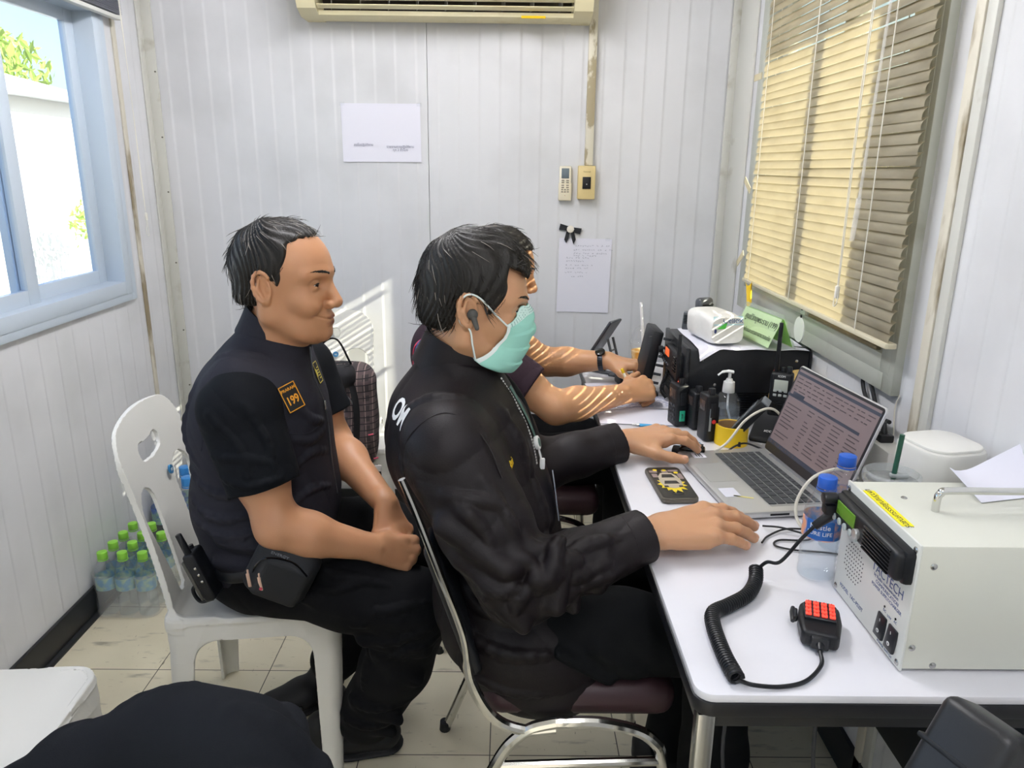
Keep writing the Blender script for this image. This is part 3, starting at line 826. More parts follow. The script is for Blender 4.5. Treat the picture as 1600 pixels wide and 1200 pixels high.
# ---------------------------------------------------------------- things on the table
TZ = .7505
def handheld(name, label, loc, rz, green=False, ant=True, keys=True, h=.115, w=.054, d=.036, tilt=0., group=None, lcd='lcd_dark', lcol='#3d3533'):
    t = thing(name, label, 'two-way radio', loc, rz)
    if tilt: t.rotation_euler = (0, R_(tilt), R_(rz))
    m = MB(); m.box((0, 0, h*.5), (d, w, h), .007, seg=3); m.box((d*.1, 0, h*.45), (d*1.05, w*.9, h*.6), .005); m.build('body', blk, t)
    m = MB(); m.box((-d/2-.0005, 0, h*.76), (.002, w*.62, h*.22), .001); m.build('display', bpy.data.materials.get(lcd) or mat(lcd, lcol, .25), t)
    if keys:
        for r in range(4):
            for c in range(3):
                m = MB(); m.box((-d/2-.001, (c-1)*w*.24, h*(.5-.11*r)), (.003, w*.18, h*.06), .0012); m.build('button', dk_grey, t)
    m = MB(); m.cyl((0, -w*.28, h-.002), (0, -w*.28, h+.016), .008, .007, n=16, bev=.001); m.build('knob', blk2, t)
    m = MB(); m.cyl((.002, -w*.02, h-.002), (.002, -w*.02, h+.012), .006, n=14, bev=.001); m.build('knob', blk2, t)
    if ant:
        m = MB(); m.cyl((0, w*.3, h-.002), (0, w*.3, h+.13), .0062, .005, n=12, bev=.0015); m.build('antenna', blk, t)
    m = MB(); m.box((0, -w/2-.0015, h*.68), (d*.45, .004, h*.3), .0018); m.build('push_to_talk', blk2, t)
    if green:
        m = MB(); m.box((.0, -w/2-.001, h*.27), (.016, .003, .030), .003); s = m.build('sticker', mat('sticker_teal', '#2fb58f', .4), t)
        text('lettering', 'VHF', .008, plane_m((0, -w/2-.0027, h*.27), (0, 0, 1), (-1, 0, 0)), ink, s)
    return t
r = handheld('handheld_radio', 'black keypad handheld radio with teal sticker standing on the white table', (.467, 1.962, TZ), 14, True, h=.118)
m = MB(); m.box((.004, .006, .1195), (.012, .006, .004), .001); m.build('status_light', mat('orange_light', '#e07050', .4, emit='#ff5a3a', estr=.6), r)
r = handheld('handheld_radio', 'black handheld radio between the teal stickered radio and the pump bottle', (.508, 1.935, TZ), 14, False, ant=False, keys=False, h=.105, w=.05)
r = handheld('handheld_radio', 'black handheld radio with red dot on its side, beside the yellow tape ring', (.518, 1.845, TZ), 12, False, ant=False, keys=False, h=.125, w=.05, d=.034)
m = MB(); m.cyl((.004, -.0265, .055), (.004, -.0275, .055), .0055, n=16); m.build('sticker', mat('sticker_red', '#d8323a', .4), r)
m = MB(); m.box((-.006, -.0265, .06), (.006, .001, .06), .0004); m.build('label_strip', mat('strip_grey', '#8f979d', .4), r)
m = MB(); m.box((.008, .010, .1265), (.006, .006, .004), .001); m.build('status_light', mat('pink_light', '#d0505a', .4), r)

# radio in a desk charger
t = thing('charger_stand', 'black wedge desk charger holding the tall radio behind the laptop', 'charger', (.705, 1.885, TZ), 62)
m = MB(); m.prism([(-.085, 0), (.055, 0), (.055, .055), (.02, .06), (-.02, .028), (-.08, .012)], -.048, .048, Matrix(((1, 0, 0, 0), (0, 0, 1, 0), (0, 1, 0, 0), (0, 0, 0, 1)))); o = fixn(m.build('body', blk, t))
bv = o.modifiers.new('round', 'BEVEL'); bv.width = .006; bv.segments = 3
text('lettering', 'ICOM', .012, plane_m((-.052, 0, .0235), (0, -1, 0), (.96, 0, .26)), white_m, t)
r = handheld('handheld_radio', 'tall black handheld radio with long antenna standing in the desk charger', (.722, 1.905, TZ+.031), 64, False, lcd='lcd_pale', lcol='#b9bfb4', h=.135, w=.056, d=.036, keys=False)
for rr in range(2):
    for c in range(3):
        m = MB(); m.box((-.019, (c-1)*.013, .088-.012*rr), (.003, .009, .007), .002); m.build('button', mat('key_silver', '#aeb2b0', .4) if 'key_silver' not in bpy.data.materials else bpy.data.materials['key_silver'], r)
for i in range(5):
    m = MB(); m.box((-.0185, 0, .058-.007*i), (.002, .034, .0025), .0008); m.build('speaker_slot', blk_gl, r)
text('lettering', 'ICOM', .0075, plane_m((-.0186, 0, .127), (0, -1, 0), (0, 0, 1)), white_m, r)
m = MB(); m.box((.004, .02, .1365), (.008, .007, .004), .001); m.build('status_light', bpy.data.materials['orange_light'], r)

# yellow ring with a device in it
t = thing('tape_ring', 'wide roll of yellow tape standing flat on the table as a holder', 'tape roll', (.574, 1.818, TZ))
m = MB(); m.lathe([(.036, 0), (.0415, 0), (.0415, .05), (.036, .05), (.036, 0)], 40); m.build('tape', yellow_m, t)
m = MB(); m.lathe([(.0335, .001), (.036, .001), (.036, .0495), (.0335, .0495), (.0335, .001)], 40); m.build('core', mat('cardboard', '#a9855a', .8), t)
t = thing('battery_pack', 'black battery with clear front leaning inside the yellow tape ring', 'battery', (.572, 1.822, TZ+.012))
t.rotation_euler = (R_(4), R_(36), R_(-25))
m = MB(); m.box((0, 0, .068), (.026, .052, .135), .004); m.build('case', blk, t)
m = MB(); m.box((-.0145, 0, .075), (.003, .044, .09), .001); m.build('label', clear('film', '#9ea3a8', .5, .1), t)
m = MB(); m.box((.0, 0, .138), (.022, .04, .006), .002); m.build('contact_cap', mat('cap_grey', '#7d8288', .35), t)

# pump bottle
t = thing('hand_sanitizer_bottle', 'clear gel bottle with white pump in front of the big black box', 'pump bottle', (.600, 2.0-.04, TZ))
m = MB(); m.lathe([(0, .001), (.033, .001), (.036, .006), (.036, .055), (.032, .078), (.02, .092), (.014, .096)], 28); m.build('bottle', clear_pl, t)
m = MB(); m.lathe([(0, .004), (.0335, .004), (.0345, .055), (0, .056)], 28); m.build('gel', clear('gel', '#e4ecf2', .12, .05), t)
m = MB(); m.cyl((0, 0, .094), (0, 0, .124), .0165, .015, n=24, bev=.001); m.cyl((0, 0, .124), (0, 0, .132), .011, .008, n=20); m.cyl((0, 0, .13), (0, 0, .148), .0045, n=12)
m.tube(spline([(.009, 0, .150), (-.005, 0, .152), (-.02, 0, .150), (-.032, 0, .141)], 6), [.0075]*7+[.006]*6+[.004]*6, 10, flat=(1, .6)); m.build('pump', mat('pump_white', '#f0f0ee', .35), t)
m = MB(); m.tube(spline([(0, 0, .09), (.002, 0, .05), (.014, 0, .008)], 6), .0028, 8); m.build('dip_tube', mat('tube_white', '#e2e6ea', .4), t)

# big black repeater box
t = thing('radio_repeater', 'large black metal radio box at the far end of the table', 'radio box', (.665, 2.15, TZ))
m = MB(); m.box((0, 0, .103), (.33, .28, .195), .006, seg=2); m.build('case', mat('box_black', '#14161b', .38, bump=(400, .03)), t)
m = MB(); m.box((-.170, 0, .103), (.012, .285, .20), .003); fp = m.build('front_panel', blk2, t)
m = MB()
m.box((-.186, -.05, .145), (.024, .155, .07), .006); ru = m.build('radio_unit', blk, t)
m = MB(); m.box((-.199, -.01, .162), (.003, .045, .022), .001); m.build('display', mat('orange_lcd', '#c9603a', .3, emit='#ff6a30', estr=.5), ru)
for i in range(4):
    m = MB(); m.box((-.199, .03-.02*i, .127), (.004, .012, .008), .002); m.build('button', dk_grey, ru)
for i in range(6):
    m = MB(); m.box((-.196, -.11, .13+.008*i), (.012, .028, .003), .001); m.build('speaker_slot', blk_gl, ru)
m = MB(); m.cyl((-.199, .055, .155), (-.212, .055, .155), .010, n=18, bev=.001); m.build('knob', blk2, ru)
m = MB()
for i in range(7): m.box((-.177, 0, .035+.009*i), (.004, .2, .003))
m.build('grille', dk_grey, fp)
for x, z in ((-.13, .03), (-.13, .17), (.13, .03), (.13, .17), (-.09, .1)):
    m = MB(); m.cyl((x, -.139, z), (x, -.1425, z), .0045, n=12, bev=.001); m.build('screw', steel, t)
m = MB()
for i in range(9): m.box((.06, -.1405, .02+.007*i), (.17, .002, .0025))
m.build('vent_slots', blk_gl, t)
m = MB(); m.tube(spline([(.13, -.11, .199), (.166, -.128, .196), (.171, -.132, .15), (.171, -.132, .06)], 6), .006, 8); m.build('carry_strap', blk2, t)
tag(MB().sheet(lambda u, v: (.52+.30*u, 2.0-.008*(1-v)+.27*v-.018*(1-v)*(u < .2)*(1-u*5), TZ+.2027+.003*math.sin(u*9+v*4)**2-.028*max(0, 1-v*14)*max(0, 1-u*5)), 28, 24, .0007).build('paper_sheet', paper_m), 'white paper sheet covering the top of the big black box', 'paper')

# tissue pack
t = thing('tissue_pack', 'white plastic wrapped tissue pack on the big black box', 'tissue pack', (.590, 2.115, TZ+.2075), 10)
m = MB()
def tp(u, v):
    a = 2*PI*u; n = 4.6; L = (v-.5)*.17; k = 1-.12*abs(2*v-1)**9
    c, s = math.cos(a), math.sin(a); wv = 1+.012*math.sin(17*v+3*c)+.012*math.sin(9*u*PI+v*8)
    return (math.copysign(abs(c)**(2/n), c)*.052*k*wv, L, .041+math.copysign(abs(s)**(2/n), s)*.040*k*wv)
m.grid(tp, 40, 24, closed_u=True)
n0 = len(m.v)
m.f.append(tuple(range(40))[::-1]); m.f.append(tuple(range(23*40, 24*40))); m.m += [0, 0]
m.build('wrap', mat('tissue_film', '#ecebe6', .3, bump=(45, .25)), t, smooth=60)
m = MB(); m.add([(-.042, -.0862, .056), (.045, -.0862, .056), (.045, -.078, .0795), (-.042, -.078, .0795)], [[0, 1, 2, 3]]); m.build('print', mat('print_blue', '#bfe0ea', .4), t)
m = MB(); m.prism([(.035, .0), (.055, .012), (.045, -.008), (.02, -.009)], 0, .0006, plane_m((-.055, -.0866, .055), (1, 0, 0), (0, .33, 1)) ); m.build('leaf_mark', mat('print_green', '#4fc04a', .4), t)
text('lettering', 'Cellox', .022, plane_m((.012, -.0862, .069), (1, 0, 0), (0, .34, 1)), mat('print_navy', '#33507c', .5), t)
m = MB(); m.sphere((-.036, -.084, .040), (.004, .003, .007), 12); m.build('seal_mark', mat('print_dark_blue', '#2e3a70', .5), t)

# acrylic tent sign
t = thing('desk_sign', 'green lettered card in a clear acrylic tent stand on the black box', 'desk sign', (.722, 2.095, TZ+.2065), 9)
Hs, Ws, Ls = .094, .042, .112
for s in (-1, 1):
    m = MB(); m.sheet(lambda u, v: (s*Ws*(1-v), (u-.5)*2*Ls, .001+Hs*v), 2, 2, .0024); m.build('acrylic_panel', clear('acrylic_%d' % s, '#fcfffb', .05, .03), t)
    m = MB(); m.sheet(lambda u, v: (s*(Ws-.004)*(.93-.86*v), (u-.5)*1.9*Ls, .004+(Hs-.012)*(.02+.93*v)), 2, 2, .0006); m.build('green_card', mat('card_green', '#cfe3b4', .7) if s < 0 else mat('card_green_2', '#a5dc7c', .7, transl=.12), t)
nx = Vector((Hs, 0, Ws)).normalized()
def sgn(v, s, sz):
    o = Vector((-(Ws)*(1-v)-.002, -.018, .001+Hs*v+.002)); text('lettering', s, sz, plane_m(o, (0, -1, 0), (Ws, 0, Hs)), mat('sign_ink', '#3c4a3a', .6) if 'sign_ink' not in bpy.data.materials else bpy.data.materials['sign_ink'], t, sx=.92)
sgn(.63, 'ศูนย์วิทยุพระราม (199)', .0225); sgn(.27, 'ป้องกันและบรรเทาสาธารณภัย', .0165)
o = tag(MB().cyl((.818, 2.08, .995), (.8235, 2.08, .995), .036, n=40, bev=.001).build('white_disc', white_m), 'round white plastic disc leaning at the wall behind the green sign', 'disc')
o.data.transform(Matrix.Translation((0, 0, 0)))

# speaker microphones standing at the far side of the box
def speaker_mic(label, loc, rz, tilt, s=1.):
    t = thing('speaker_microphone', label, 'microphone', loc, rz); t.rotation_euler = (R_(tilt), 0, R_(rz))
    m = MB(); m.box((0, 0, .045*s), (.055*s, .034*s, .09*s), .011*s, seg=4, taper=(.9, .8)); m.build('body', mat('mic_grey', '#4a4d52', .35) if 'mic_grey' not in bpy.data.materials else bpy.data.materials['mic_grey'], t)
    for i in range(6):
        m = MB(); m.box((0, -.0165*s, (.035+.007*i)*s), (.036*s, .004*s, .003*s), .0008); m.build('grille_slot', blk_gl, t)
    m = MB(); m.box((0, .017*s, .05*s), (.02*s, .01*s, .04*s), .003); m.build('clip', blk2, t)
    return t
speaker_mic('grey speaker microphone with slotted grille behind the tissue pack', (.60, 2.262, TZ+.2025), 25, -6, 1.1)
speaker_mic('small dark microphone left of the tissue pack on the box edge', (.548, 2.255, TZ+.2025), -30, -4, .65)

# desk radio panel with coiled lead at the left end of the box
t = thing('desk_radio', 'black slanted desk radio with coiled lead left of the big black box', 'radio', (.405, 2.268, TZ), 0)
Rm = rotm(0, 11, 0)
m = MB(); m.box((.028, 0, .107), (.032, .13, .205), .006, rot=Rm); m.build('body', blk, t)
for i in range(6):
    m = MB(); m.box((.046+.006*i-.004, -.066, .05+.027*i), (.024, .004, .008), .001, rot=Rm); m.build('cooling_fin', dk_grey, t)
m = MB(); m.box((.03, 0, .006), (.06, .10, .012), .003); m.build('foot', blk2, t)
def coil(path, r, pitch, wr, nseg=12):
    P = spline(path, 24); L = [0]
    for a, b in zip(P, P[1:]): L.append(L[-1]+(b-a).length)
    n = int(L[-1]/pitch); out = []; j = 0; up = None
    for i in range(n*nseg):
        d = L[-1]*i/(n*nseg)
        while j < len(L)-2 and L[j+1] < d: j += 1
        f = (d-L[j])/max(L[j+1]-L[j], 1e-9); p = P[j].lerp(P[j+1], f); tn = (P[j+1]-P[j]).normalized()
        if up is None: up = frame(tn)[1]
        up = (up-tn*up.dot(tn)).normalized(); sd = tn.cross(up); a = 2*PI*i/nseg
        out.append(p+sd*math.cos(a)*r+up*math.sin(a)*r)
    return out
m = MB(); m.tube(coil([(.055, -.06, .15), (.075, -.085, .10), (.06, -.09, .04), (.075, -.095, .012)], .0055, .0042, .0018, 8), .0018, 5); m.tube(spline([(.02, -.05, .19), (.045, -.06, .19), (.055, -.06, .15)], 6), .002, 6); m.build('coiled_lead', blk, t)

# phone on its stand
t = thing('tablet_phone', 'dark phone leaning on a folding stand at the far table end', 'phone', (.305, 2.515, TZ), -35)
Rm = rotm(0, 32, 0)
m = MB(); m.box((.025, 0, .118), (.009, .078, .165), .004, rot=Rm, seg=3); m.build('body', mat('phone_edge', '#4b4e55', .3, metal=.6), t)
m = MB(); m.box((.0205, 0, .118+.0028), (.002, .073, .158), .001, rot=Rm); m.build('screen', mat('phone_screen', '#23262b', .15), t)
t2 = thing('phone_stand', 'thin folding stand under the dark phone at the far table end', 'phone stand', (.305, 2.515, TZ), -35)
m = MB()
for y in (-.018, .018): m.tube([(.088, y, .004), (.05, y, .125)], .0045, 8)
m.box((.088, 0, .004), (.05, .06, .007), .002); m.tube([(.0615, -.018, .085), (.0615, .018, .085)], .003, 6); m.box((.03, 0, .004), (.10, .03, .006), .002); m.build('brace', dk_grey, t2)
m = MB(); m.box((-.028, 0, .036), (.04, .05, .004), .001, rot=rotm(0, -58, 0)); m.build('lip', white_m, t2)

# iced juice cup
t = thing('iced_drink_cup', 'clear dome lidded cup of iced orange drink with white straw', 'cup', (.452, 2.435, TZ))
m = MB(); m.lathe([(0, .001), (.030, .001), (.031, .004), (.045, .118), (.047, .12), (.047, .123)], 32); m.build('cup', clear_pl, t)
m = MB(); m.lathe([(0, .003), (.0295, .003), (.042, .095), (0, .096)], 32); m.build('drink', mat('orange_drink', '#f0b94a', .25, var=('#f6dfa0', 38, .45, .65), transl=.35), t)
m = MB(); m.lathe([(.048, .12), (.049, .127), (.046, .13), (.043, .15), (.034, .168), (.018, .179), (.008, .181)], 32); m.build('dome_lid', clear_pl, t)
m = MB(); m.tube([(.006, .004, .03), (-.018, .004, .255)], .0045, 10); m.build('straw', mat('straw_white', '#eef0f2', .4), t)

# charger lump, papers and pens
t = thing('adapter_box', 'small black adapter box lying on the far papers', 'adapter', (.398, 2.365, TZ+.0016), 12)
m = MB(); m.box((0, 0, .015), (.085, .06, .03), .006, seg=3); m.build('case', blk, t)
m = MB(); m.box((0, 0, .0305), (.05, .03, .001), .0003); m.build('label', dk_grey, t)
def lined_sheet(label, cx, cy, rz, z, w=.21, l=.29, lines=14):
    t = thing('lined_paper', label, 'paper', (cx, cy, z), rz)
    m = MB(); m.sheet(lambda u, v: ((u-.5)*w, (v-.5)*l, .0006+.0008*math.sin(u*6)**2), 8, 8, .0005); m.build('sheet', paper_m, t)
    rnd = random.Random(int(cx*1000)); m = MB()
    for i in range(lines):
        y = -l*.42+i*l*.84/lines; x = -w*.42
        while x < w*.40:
            L = rnd.uniform(.008, .03); m.box((x+L/2, y, .0026), (L, .0022, .0004)); x += L+rnd.uniform(.003, .01)
    m.build('writing', mat('pen_blue', '#8f96c4', .8) if 'pen_blue' not in bpy.data.materials else bpy.data.materials['pen_blue'], t)
    return t
lined_sheet('lined white form under the far man\'s wrists', .375, 2.23, 8, TZ+.0002)
lined_sheet('plain white sheet nearest the laptop, under the far man\'s elbow', .36, 2.02, -4, TZ+.0012, .20, .14, 0)
def pen(label, a, b, col):
    a = Vector(a); b = Vector(b); d = (b-a)
    t = thing('ballpoint_pen', label, 'pen', a)
    m = MB(); m.cyl((0, 0, 0), d*.72, .0042, n=12, bev=.001); m.build('barrel', col, t)
    m = MB(); m.cyl(d*.72, d*.94, .0042, .0016, n=12); m.build('tip', steel, t)
    m = MB(); m.cyl(-d*.07, (0, 0, 0), .0028, n=10, bev=.0008); m.build('button', blk, t)
    m = MB(); m.box(d*.15+Vector((0, 0, .0048)), (.03, .002, .0014), .0005, rot=rotm(0, 0, math.degrees(math.atan2(d.y, d.x)))); m.build('clip', steel, t)
bl = mat('pen_blue_barrel', '#3f9fd0', .35)
pen('blue pen lying left of the teal stickered radio', (.425, 1.925, TZ+.0044), (.335, 1.945, TZ+.0044), bl)
pen('blue pen lying behind the masked man\'s left hand', (.49, 1.79, TZ+.0044), (.41, 1.86, TZ+.0044), bl)

# laptop
t = thing('laptop', 'open silver laptop with grey lit screen in front of the masked man', 'laptop', (.547, 1.553, TZ), 7.2)
alu = mat('laptop_silver', '#c9c9c8', .35, metal=.55)
BW, BL = .232, .345   # depth (x), width (y)
m = MB(); m.rbox((0, 0, .010), (BW, BL, .014), .012, .003); m.build('base', alu, t)
m = MB(); m.rbox((.028, 0, .01722), (.112, .30, .0006), .004); kb = m.build('keyboard', mat('key_gap', '#a9a9a8', .4, metal=.4), t)
m = MB(); rows = [14, 14, 14, 13, 12, 9]
for r in range(6):
    x = .077-.0195*r; hh = .0165 if r else .011; n = rows[r]
    if r == 5: ws = [1, 1, 1.1, 1.1, 5.2, 1.1, 1, 1, 1.5]
    elif r == 4: ws = [2.1]+[1]*10+[1.9]
    elif r == 3: ws = [1.7]+[1]*11+[1.3]
    else: ws = [1]*13+[1]
    tot = sum(ws); y = .145
    for wk in ws:
        L = wk/tot*.288; m.box((x, y-L/2, .0186), (hh, L-.0028, .0022), .0006, seg=1); y -= L
m.build('keys', mat('key_dark', '#3d4043', .5), kb)
m = MB(); m.rbox((-.070, .035, .01722), (.068, .105, .0005), .003); m.build('trackpad', mat('trackpad_silver', '#bdbdbb', .3, metal=.45), t)
stk = mat('sticker_white', '#dcdde8', .5)
m = MB(); m.box((-.072, .140, .0174), (.03, .032, .0004)); s = m.build('sticker', stk, t)
m = MB()
for k in range(3): m.box((-.066-.006*k, .140, .0177), (.0025, .024-.004*k, .0003))
m.build('print', ink, s)
m = MB(); m.box((-.085, -.075, .0174), (.035, .045, .0004)); m.build('sticker', stk, t)
m = MB(); m.box((-.065, -.10, .0174), (.04, .006, .0004), rot=rotm(0, 0, -25)); m.build('sticker', mat('sticker_yellow', '#e3d989', .5), t)
for x, w in ((-.02, .04), (.045, .014)):
    m = MB(); m.box((x, -BL/2+.0005, .010), (w, .003, .004)); m.build('side_port', blk, t)
m = MB(); m.box((.105, 0, .0172), (.012, .26, .003), .001); m.build('hinge_cover', mat('hinge_grey', '#77787a', .4), t)
LM = Matrix.Translation((.108, 0, .016)) @ rotm(0, 19, 0).to_4x4()   # lid leans back
LH = .222
m = MB(); m.T = LM; m.rbox((0, 0, 0), (.001, .001, .001), .0003); m = MB()
M2 = LM @ Matrix.Translation((0, 0, LH/2)) @ Matrix(((0, 0, 1, 0), (1, 0, 0, 0), (0, 1, 0, 0), (0, 0, 0, 1)))
m.T = M2; m.rbox((0, 0, .002), (BL, LH, .006), .010, .002); ld = m.build('lid', alu, t)
m = MB(); m.T = M2; m.rbox((0, 0, -.0014), (BL-.006, LH-.006, .0012), .008); m.build('bezel', mat('bezel_black', '#26272b', .3), ld)
m = MB(); m.T = M2; m.box((0, .008, -.0023), (BL-.018, LH-.034, .0008)); m.build('screen', mat('screen_lit', '#5a5052', .3, emit='#8f7f80', estr=.26), ld)
si = mat('screen_ink', '#3a3438', .4, emit='#4a4147', estr=.25); sb = mat('screen_bar', '#2b2f3a', .4, emit='#394150', estr=.3); sl_ = mat('screen_light', '#7d7274', .4, emit='#b3a3a2', estr=.42)
def scr(m, x, y, w, h, z=-.0029): m.box((-x, y, z), (w, h, .0005))   # x to the viewer's right
m = MB(); m.T = M2
scr(m, 0, .093, .335, .007); scr(m, -.02, .038, .30, .0065); scr(m, -.125, .044, .05, .010); scr(m, 0, -.0835, .335, .010); m.build('screen_bars', sb, ld)
m = MB(); m.T = M2; rnd = random.Random(5)
for k, y in enumerate((.082, .073, .063, .054)):
    x = -.155
    while x < (.14 if k < 3 else .02):
        L = rnd.uniform(.006, .03); scr(m, x+L/2, y, L, .0022); x += L+rnd.uniform(.004, .014)
for c, (x0, x1) in enumerate(((-.155, -.075), (-.062, -.035), (-.022, .03), (.04, .09), (.10, .145))):
    for k in range(11):
        if rnd.random() < .12: continue
        y = .026-.009*k; L = (x1-x0)*rnd.uniform(.5, 1); scr(m, x0+L/2, y, L, .0022)
for k in range(7): scr(m, -.15+.018*k, -.0835, .006, .004, -.0033)
m.build('screen_text', si, ld)

# phone with patterned case
t = thing('mobile_phone', 'phone face down in a black and yellow illustrated case, left of the laptop', 'phone', (.361, 1.531, TZ), 3)
m = MB(); m.rbox((0, 0, .0065), (.080, .172, .012), .012, .003); m.build('case', mat('case_dark', '#5a564d', .45), t)
m = MB(); m.rbox((0, 0, .01285), (.074, .166, .0007), .010); m.build('back_print', mat('case_black', '#25241f', .35), t)
ye = mat('case_yellow', '#e9cf2d', .4); gr = mat('case_grey', '#b8ad9a', .4); mv = mat('case_mauve', '#8f7e7c', .5)
m = MB(); rnd = random.Random(9); pts = []
for i in range(26):
    a = 2*PI*i/26; rr = (.034 if i % 2 else .024)*rnd.uniform(.88, 1.06); pts.append((rr*math.cos(a)*1.0, -.012+rr*1.35*math.sin(a)))
m.prism(pts, .0132, .0136); m.build('yellow_burst', ye, t)
m = MB(); m.prism([(-.02, -.028), (.0, -.036), (.02, -.028), (.024, .0), (.021, .03), (.012, .048), (-.012, .048), (-.021, .03), (-.024, .0)], .0136, .0141); m.build('car_drawing', gr, t)
m = MB(); m.prism([(-.015, .022), (.015, .022), (.011, .040), (-.011, .040)], .0141, .0144); m.prism([(-.017, -.012), (.017, -.012), (.013, .004), (-.013, .004)], .0141, .0144)
for x in (-.016, .016): m.prism([(x-.005, -.030), (x+.005, -.030), (x+.004, -.022), (x-.004, -.022)], .0141, .0144)
m.build('window_drawing', mat('case_ink', '#2c2a2a', .4), t)
m = MB()
for x, y, w, h in ((-.026, .058, .018, .012), (.02, .062, .022, .01), (-.027, .035, .012, .02), (.029, .03, .01, .03), (.0, .058, .014, .016)): m.rbox((x, y, .0134), (w, h, .0005), .002)
m.build('pattern_patches', mv, t)
m = MB()
for x, y in ((-.02, .066), (.0, .064), (.024, .05)): m.cyl((x, y, .0136), (x, y, .0141), .005, n=14)
m.build('pattern_dots', ye, t)
m = MB(); m.tube([Vector((.013*math.cos(2*PI*k/24), -.062+.007*math.sin(2*PI*k/24), .0134)) for k in range(24)], .0006, 5, closed=True); m.build('finger_ring', blk2, t)

# black dongle under the left hand
t = thing('card_reader', 'glossy black adapter under the masked man\'s left hand', 'adapter', (.452, 1.722, TZ), -18)
m = MB(); m.rbox((0, 0, .013), (.062, .034, .024), .009, .005); m.build('body', blk_gl, t)
m = MB(); m.rbox((-.025, 0, .009), (.045, .038, .018), .006, .003); m.build('base', blk, t)

# cables on the table
wc = mat('cable_white', '#d8d4c6', .45); bc = mat('cable_black', '#16171a', .45)
def cable(label, pts, r, m_, name='cable', ends=()):
    t = thing(name, label, 'cable', pts[0])
    m = MB(); m.tube([p-Vector(pts[0]) for p in spline(pts, 10)], r, 8); m.build('lead', m_, t)
    for a, b, rr in ends:
        m = MB(); m.cyl(Vector(a)-Vector(pts[0]), Vector(b)-Vector(pts[0]), rr, rr*.75, n=10, bev=.001); m.build('plug', bc, t)
    return t
cable('white cable arching from the black adapter to the desk charger', [(.49, 1.715, .757), (.535, 1.722, .785), (.58, 1.735, .84), (.635, 1.75, .865), (.675, 1.765, .842), (.70, 1.79, .785), (.712, 1.80, .77)], .0032, wc)
cable('thin black cable with a plug in front of the yellow ring', [(.535, 1.728, .757), (.56, 1.735, .772), (.59, 1.745, .776), (.63, 1.735, .764), (.665, 1.715, .7545), (.70, 1.722, .7545)], .0024, bc, ends=(((.535, 1.728, .757), (.515, 1.722, .756), .006), ((.571, 1.737, .770), (.571, 1.737, .782), .004)))
cable('white cable looping over the keyboard to the water bottle', [(.73, 1.45, .81), (.70, 1.425, .835), (.655, 1.40, .850), (.605, 1.385, .835), (.575, 1.37, .79), (.575, 1.34, .757), (.60, 1.31, .754), (.66, 1.30, .754)], .0032, wc)
cable('thin black mouse lead looping in front of the laptop', [(.478, 1.27, .755), (.50, 1.30, .7535), (.545, 1.325, .756), (.60, 1.32, .7535), (.57, 1.285, .7535), (.515, 1.283, .7535), (.50, 1.262, .7535), (.53, 1.245, .7535), (.59, 1.235, .7535), (.64, 1.215, .7535)], .0019, bc)
cable('thin black lead running back from the laptop side', [(.50, 1.335, .757), (.53, 1.318, .762), (.58, 1.300, .756), (.63, 1.298, .7545)], .002, bc)

# small bottled waters
def bottle(label, loc, hh=.185, r=.031, cap='#2a5fc0', lab=True, name='water_bottle', group=None, labcol='#2f78c4', txt='Nestle\nPURE LIFE', cat='water bottle'):
    t = thing(name, label, cat, loc, 62, group)
    k = hh/.185
    pr = [(0, .002), (r*.8, 0), (r*.97, .004), (r, .010)]
    for i in range(5): z = .016+.011*i; pr += [(r, z), (r*.955, z+.004), (r*.955, z+.006), (r, z+.010)]
    pr += [(r, .075), (r*1.0, .115), (r*.93, .13), (r*.62, .153), (r*.42, .163), (r*.42, .168)]
    pr = [(a, b*k) for a, b in pr]
    m = MB(); m.lathe(pr, 28); m.build('bottle', clear_pl, t)
    m = MB(); m.lathe([(0, .003*k), (r*.95, .006*k), (r*.94, .118*k), (0, .119*k)], 24); m.build('water', clear('water', '#fafdff', .015, .02, .5) if 'water' not in bpy.data.materials else bpy.data.materials['water'], t)
    cn = 'cap_'+cap
    m = MB(); m.cyl((0, 0, .164*k), (0, 0, .183*k), r*.50, r*.49, n=28, bev=.0015); m.lathe([(r*.5, .160*k), (r*.52, .160*k), (r*.52, .163*k), (r*.5, .163*k)], 28); m.build('cap', bpy.data.materials.get(cn) or mat(cn, cap, .35), t)
    if lab:
        ln = 'label_'+labcol
        m = MB(); m.grid(lambda u, v: (r*1.012*math.cos(u*2*PI), r*1.012*math.sin(u*2*PI), (.078+.036*v)*k), 32, 3, closed_u=True)
        lb = m.build('label', bpy.data.materials.get(ln) or mat(ln, labcol, .35, var=('#e8a882' if txt else '#9fc4a8', 40, .45, .6)), t)
        if txt:
            m = MB(); m.grid(lambda u, v: (r*1.02*math.cos(PI+(u-.5)*1.5), r*1.02*math.sin(PI+(u-.5)*1.5), (.080+.033*v)*k), 12, 2); m.build('blue_oval', mat('oval_blue', '#2767b8', .35) if 'oval_blue' not in bpy.data.materials else bpy.data.materials['oval_blue'], lb)
            for s, z in zip(txt.split('\n'), (.103, .091)):
                n = len(s)
                tx = text('lettering', s, .0125*k if len(s) < 8 else .0095*k, Matrix.Translation((0, 0, z*k)), white_m, lb, ext=.0003)
                for v in tx.data.vertices:   # wrap round the bottle
                    a = PI+v.co.x/r; q = r*1.024+(v.co.z-z*k); v.co = Vector((q*math.cos(a), q*math.sin(a), z*k+v.co.y))
                tx.data.transform(Matrix.Translation((0, 0, 0)))
    return t
bottle('small water bottle with blue cap, left of the beige radio box', (.536, 1.163, TZ))
bottle('blue capped water bottle behind the other, beside the laptop', (.612, 1.262, TZ))

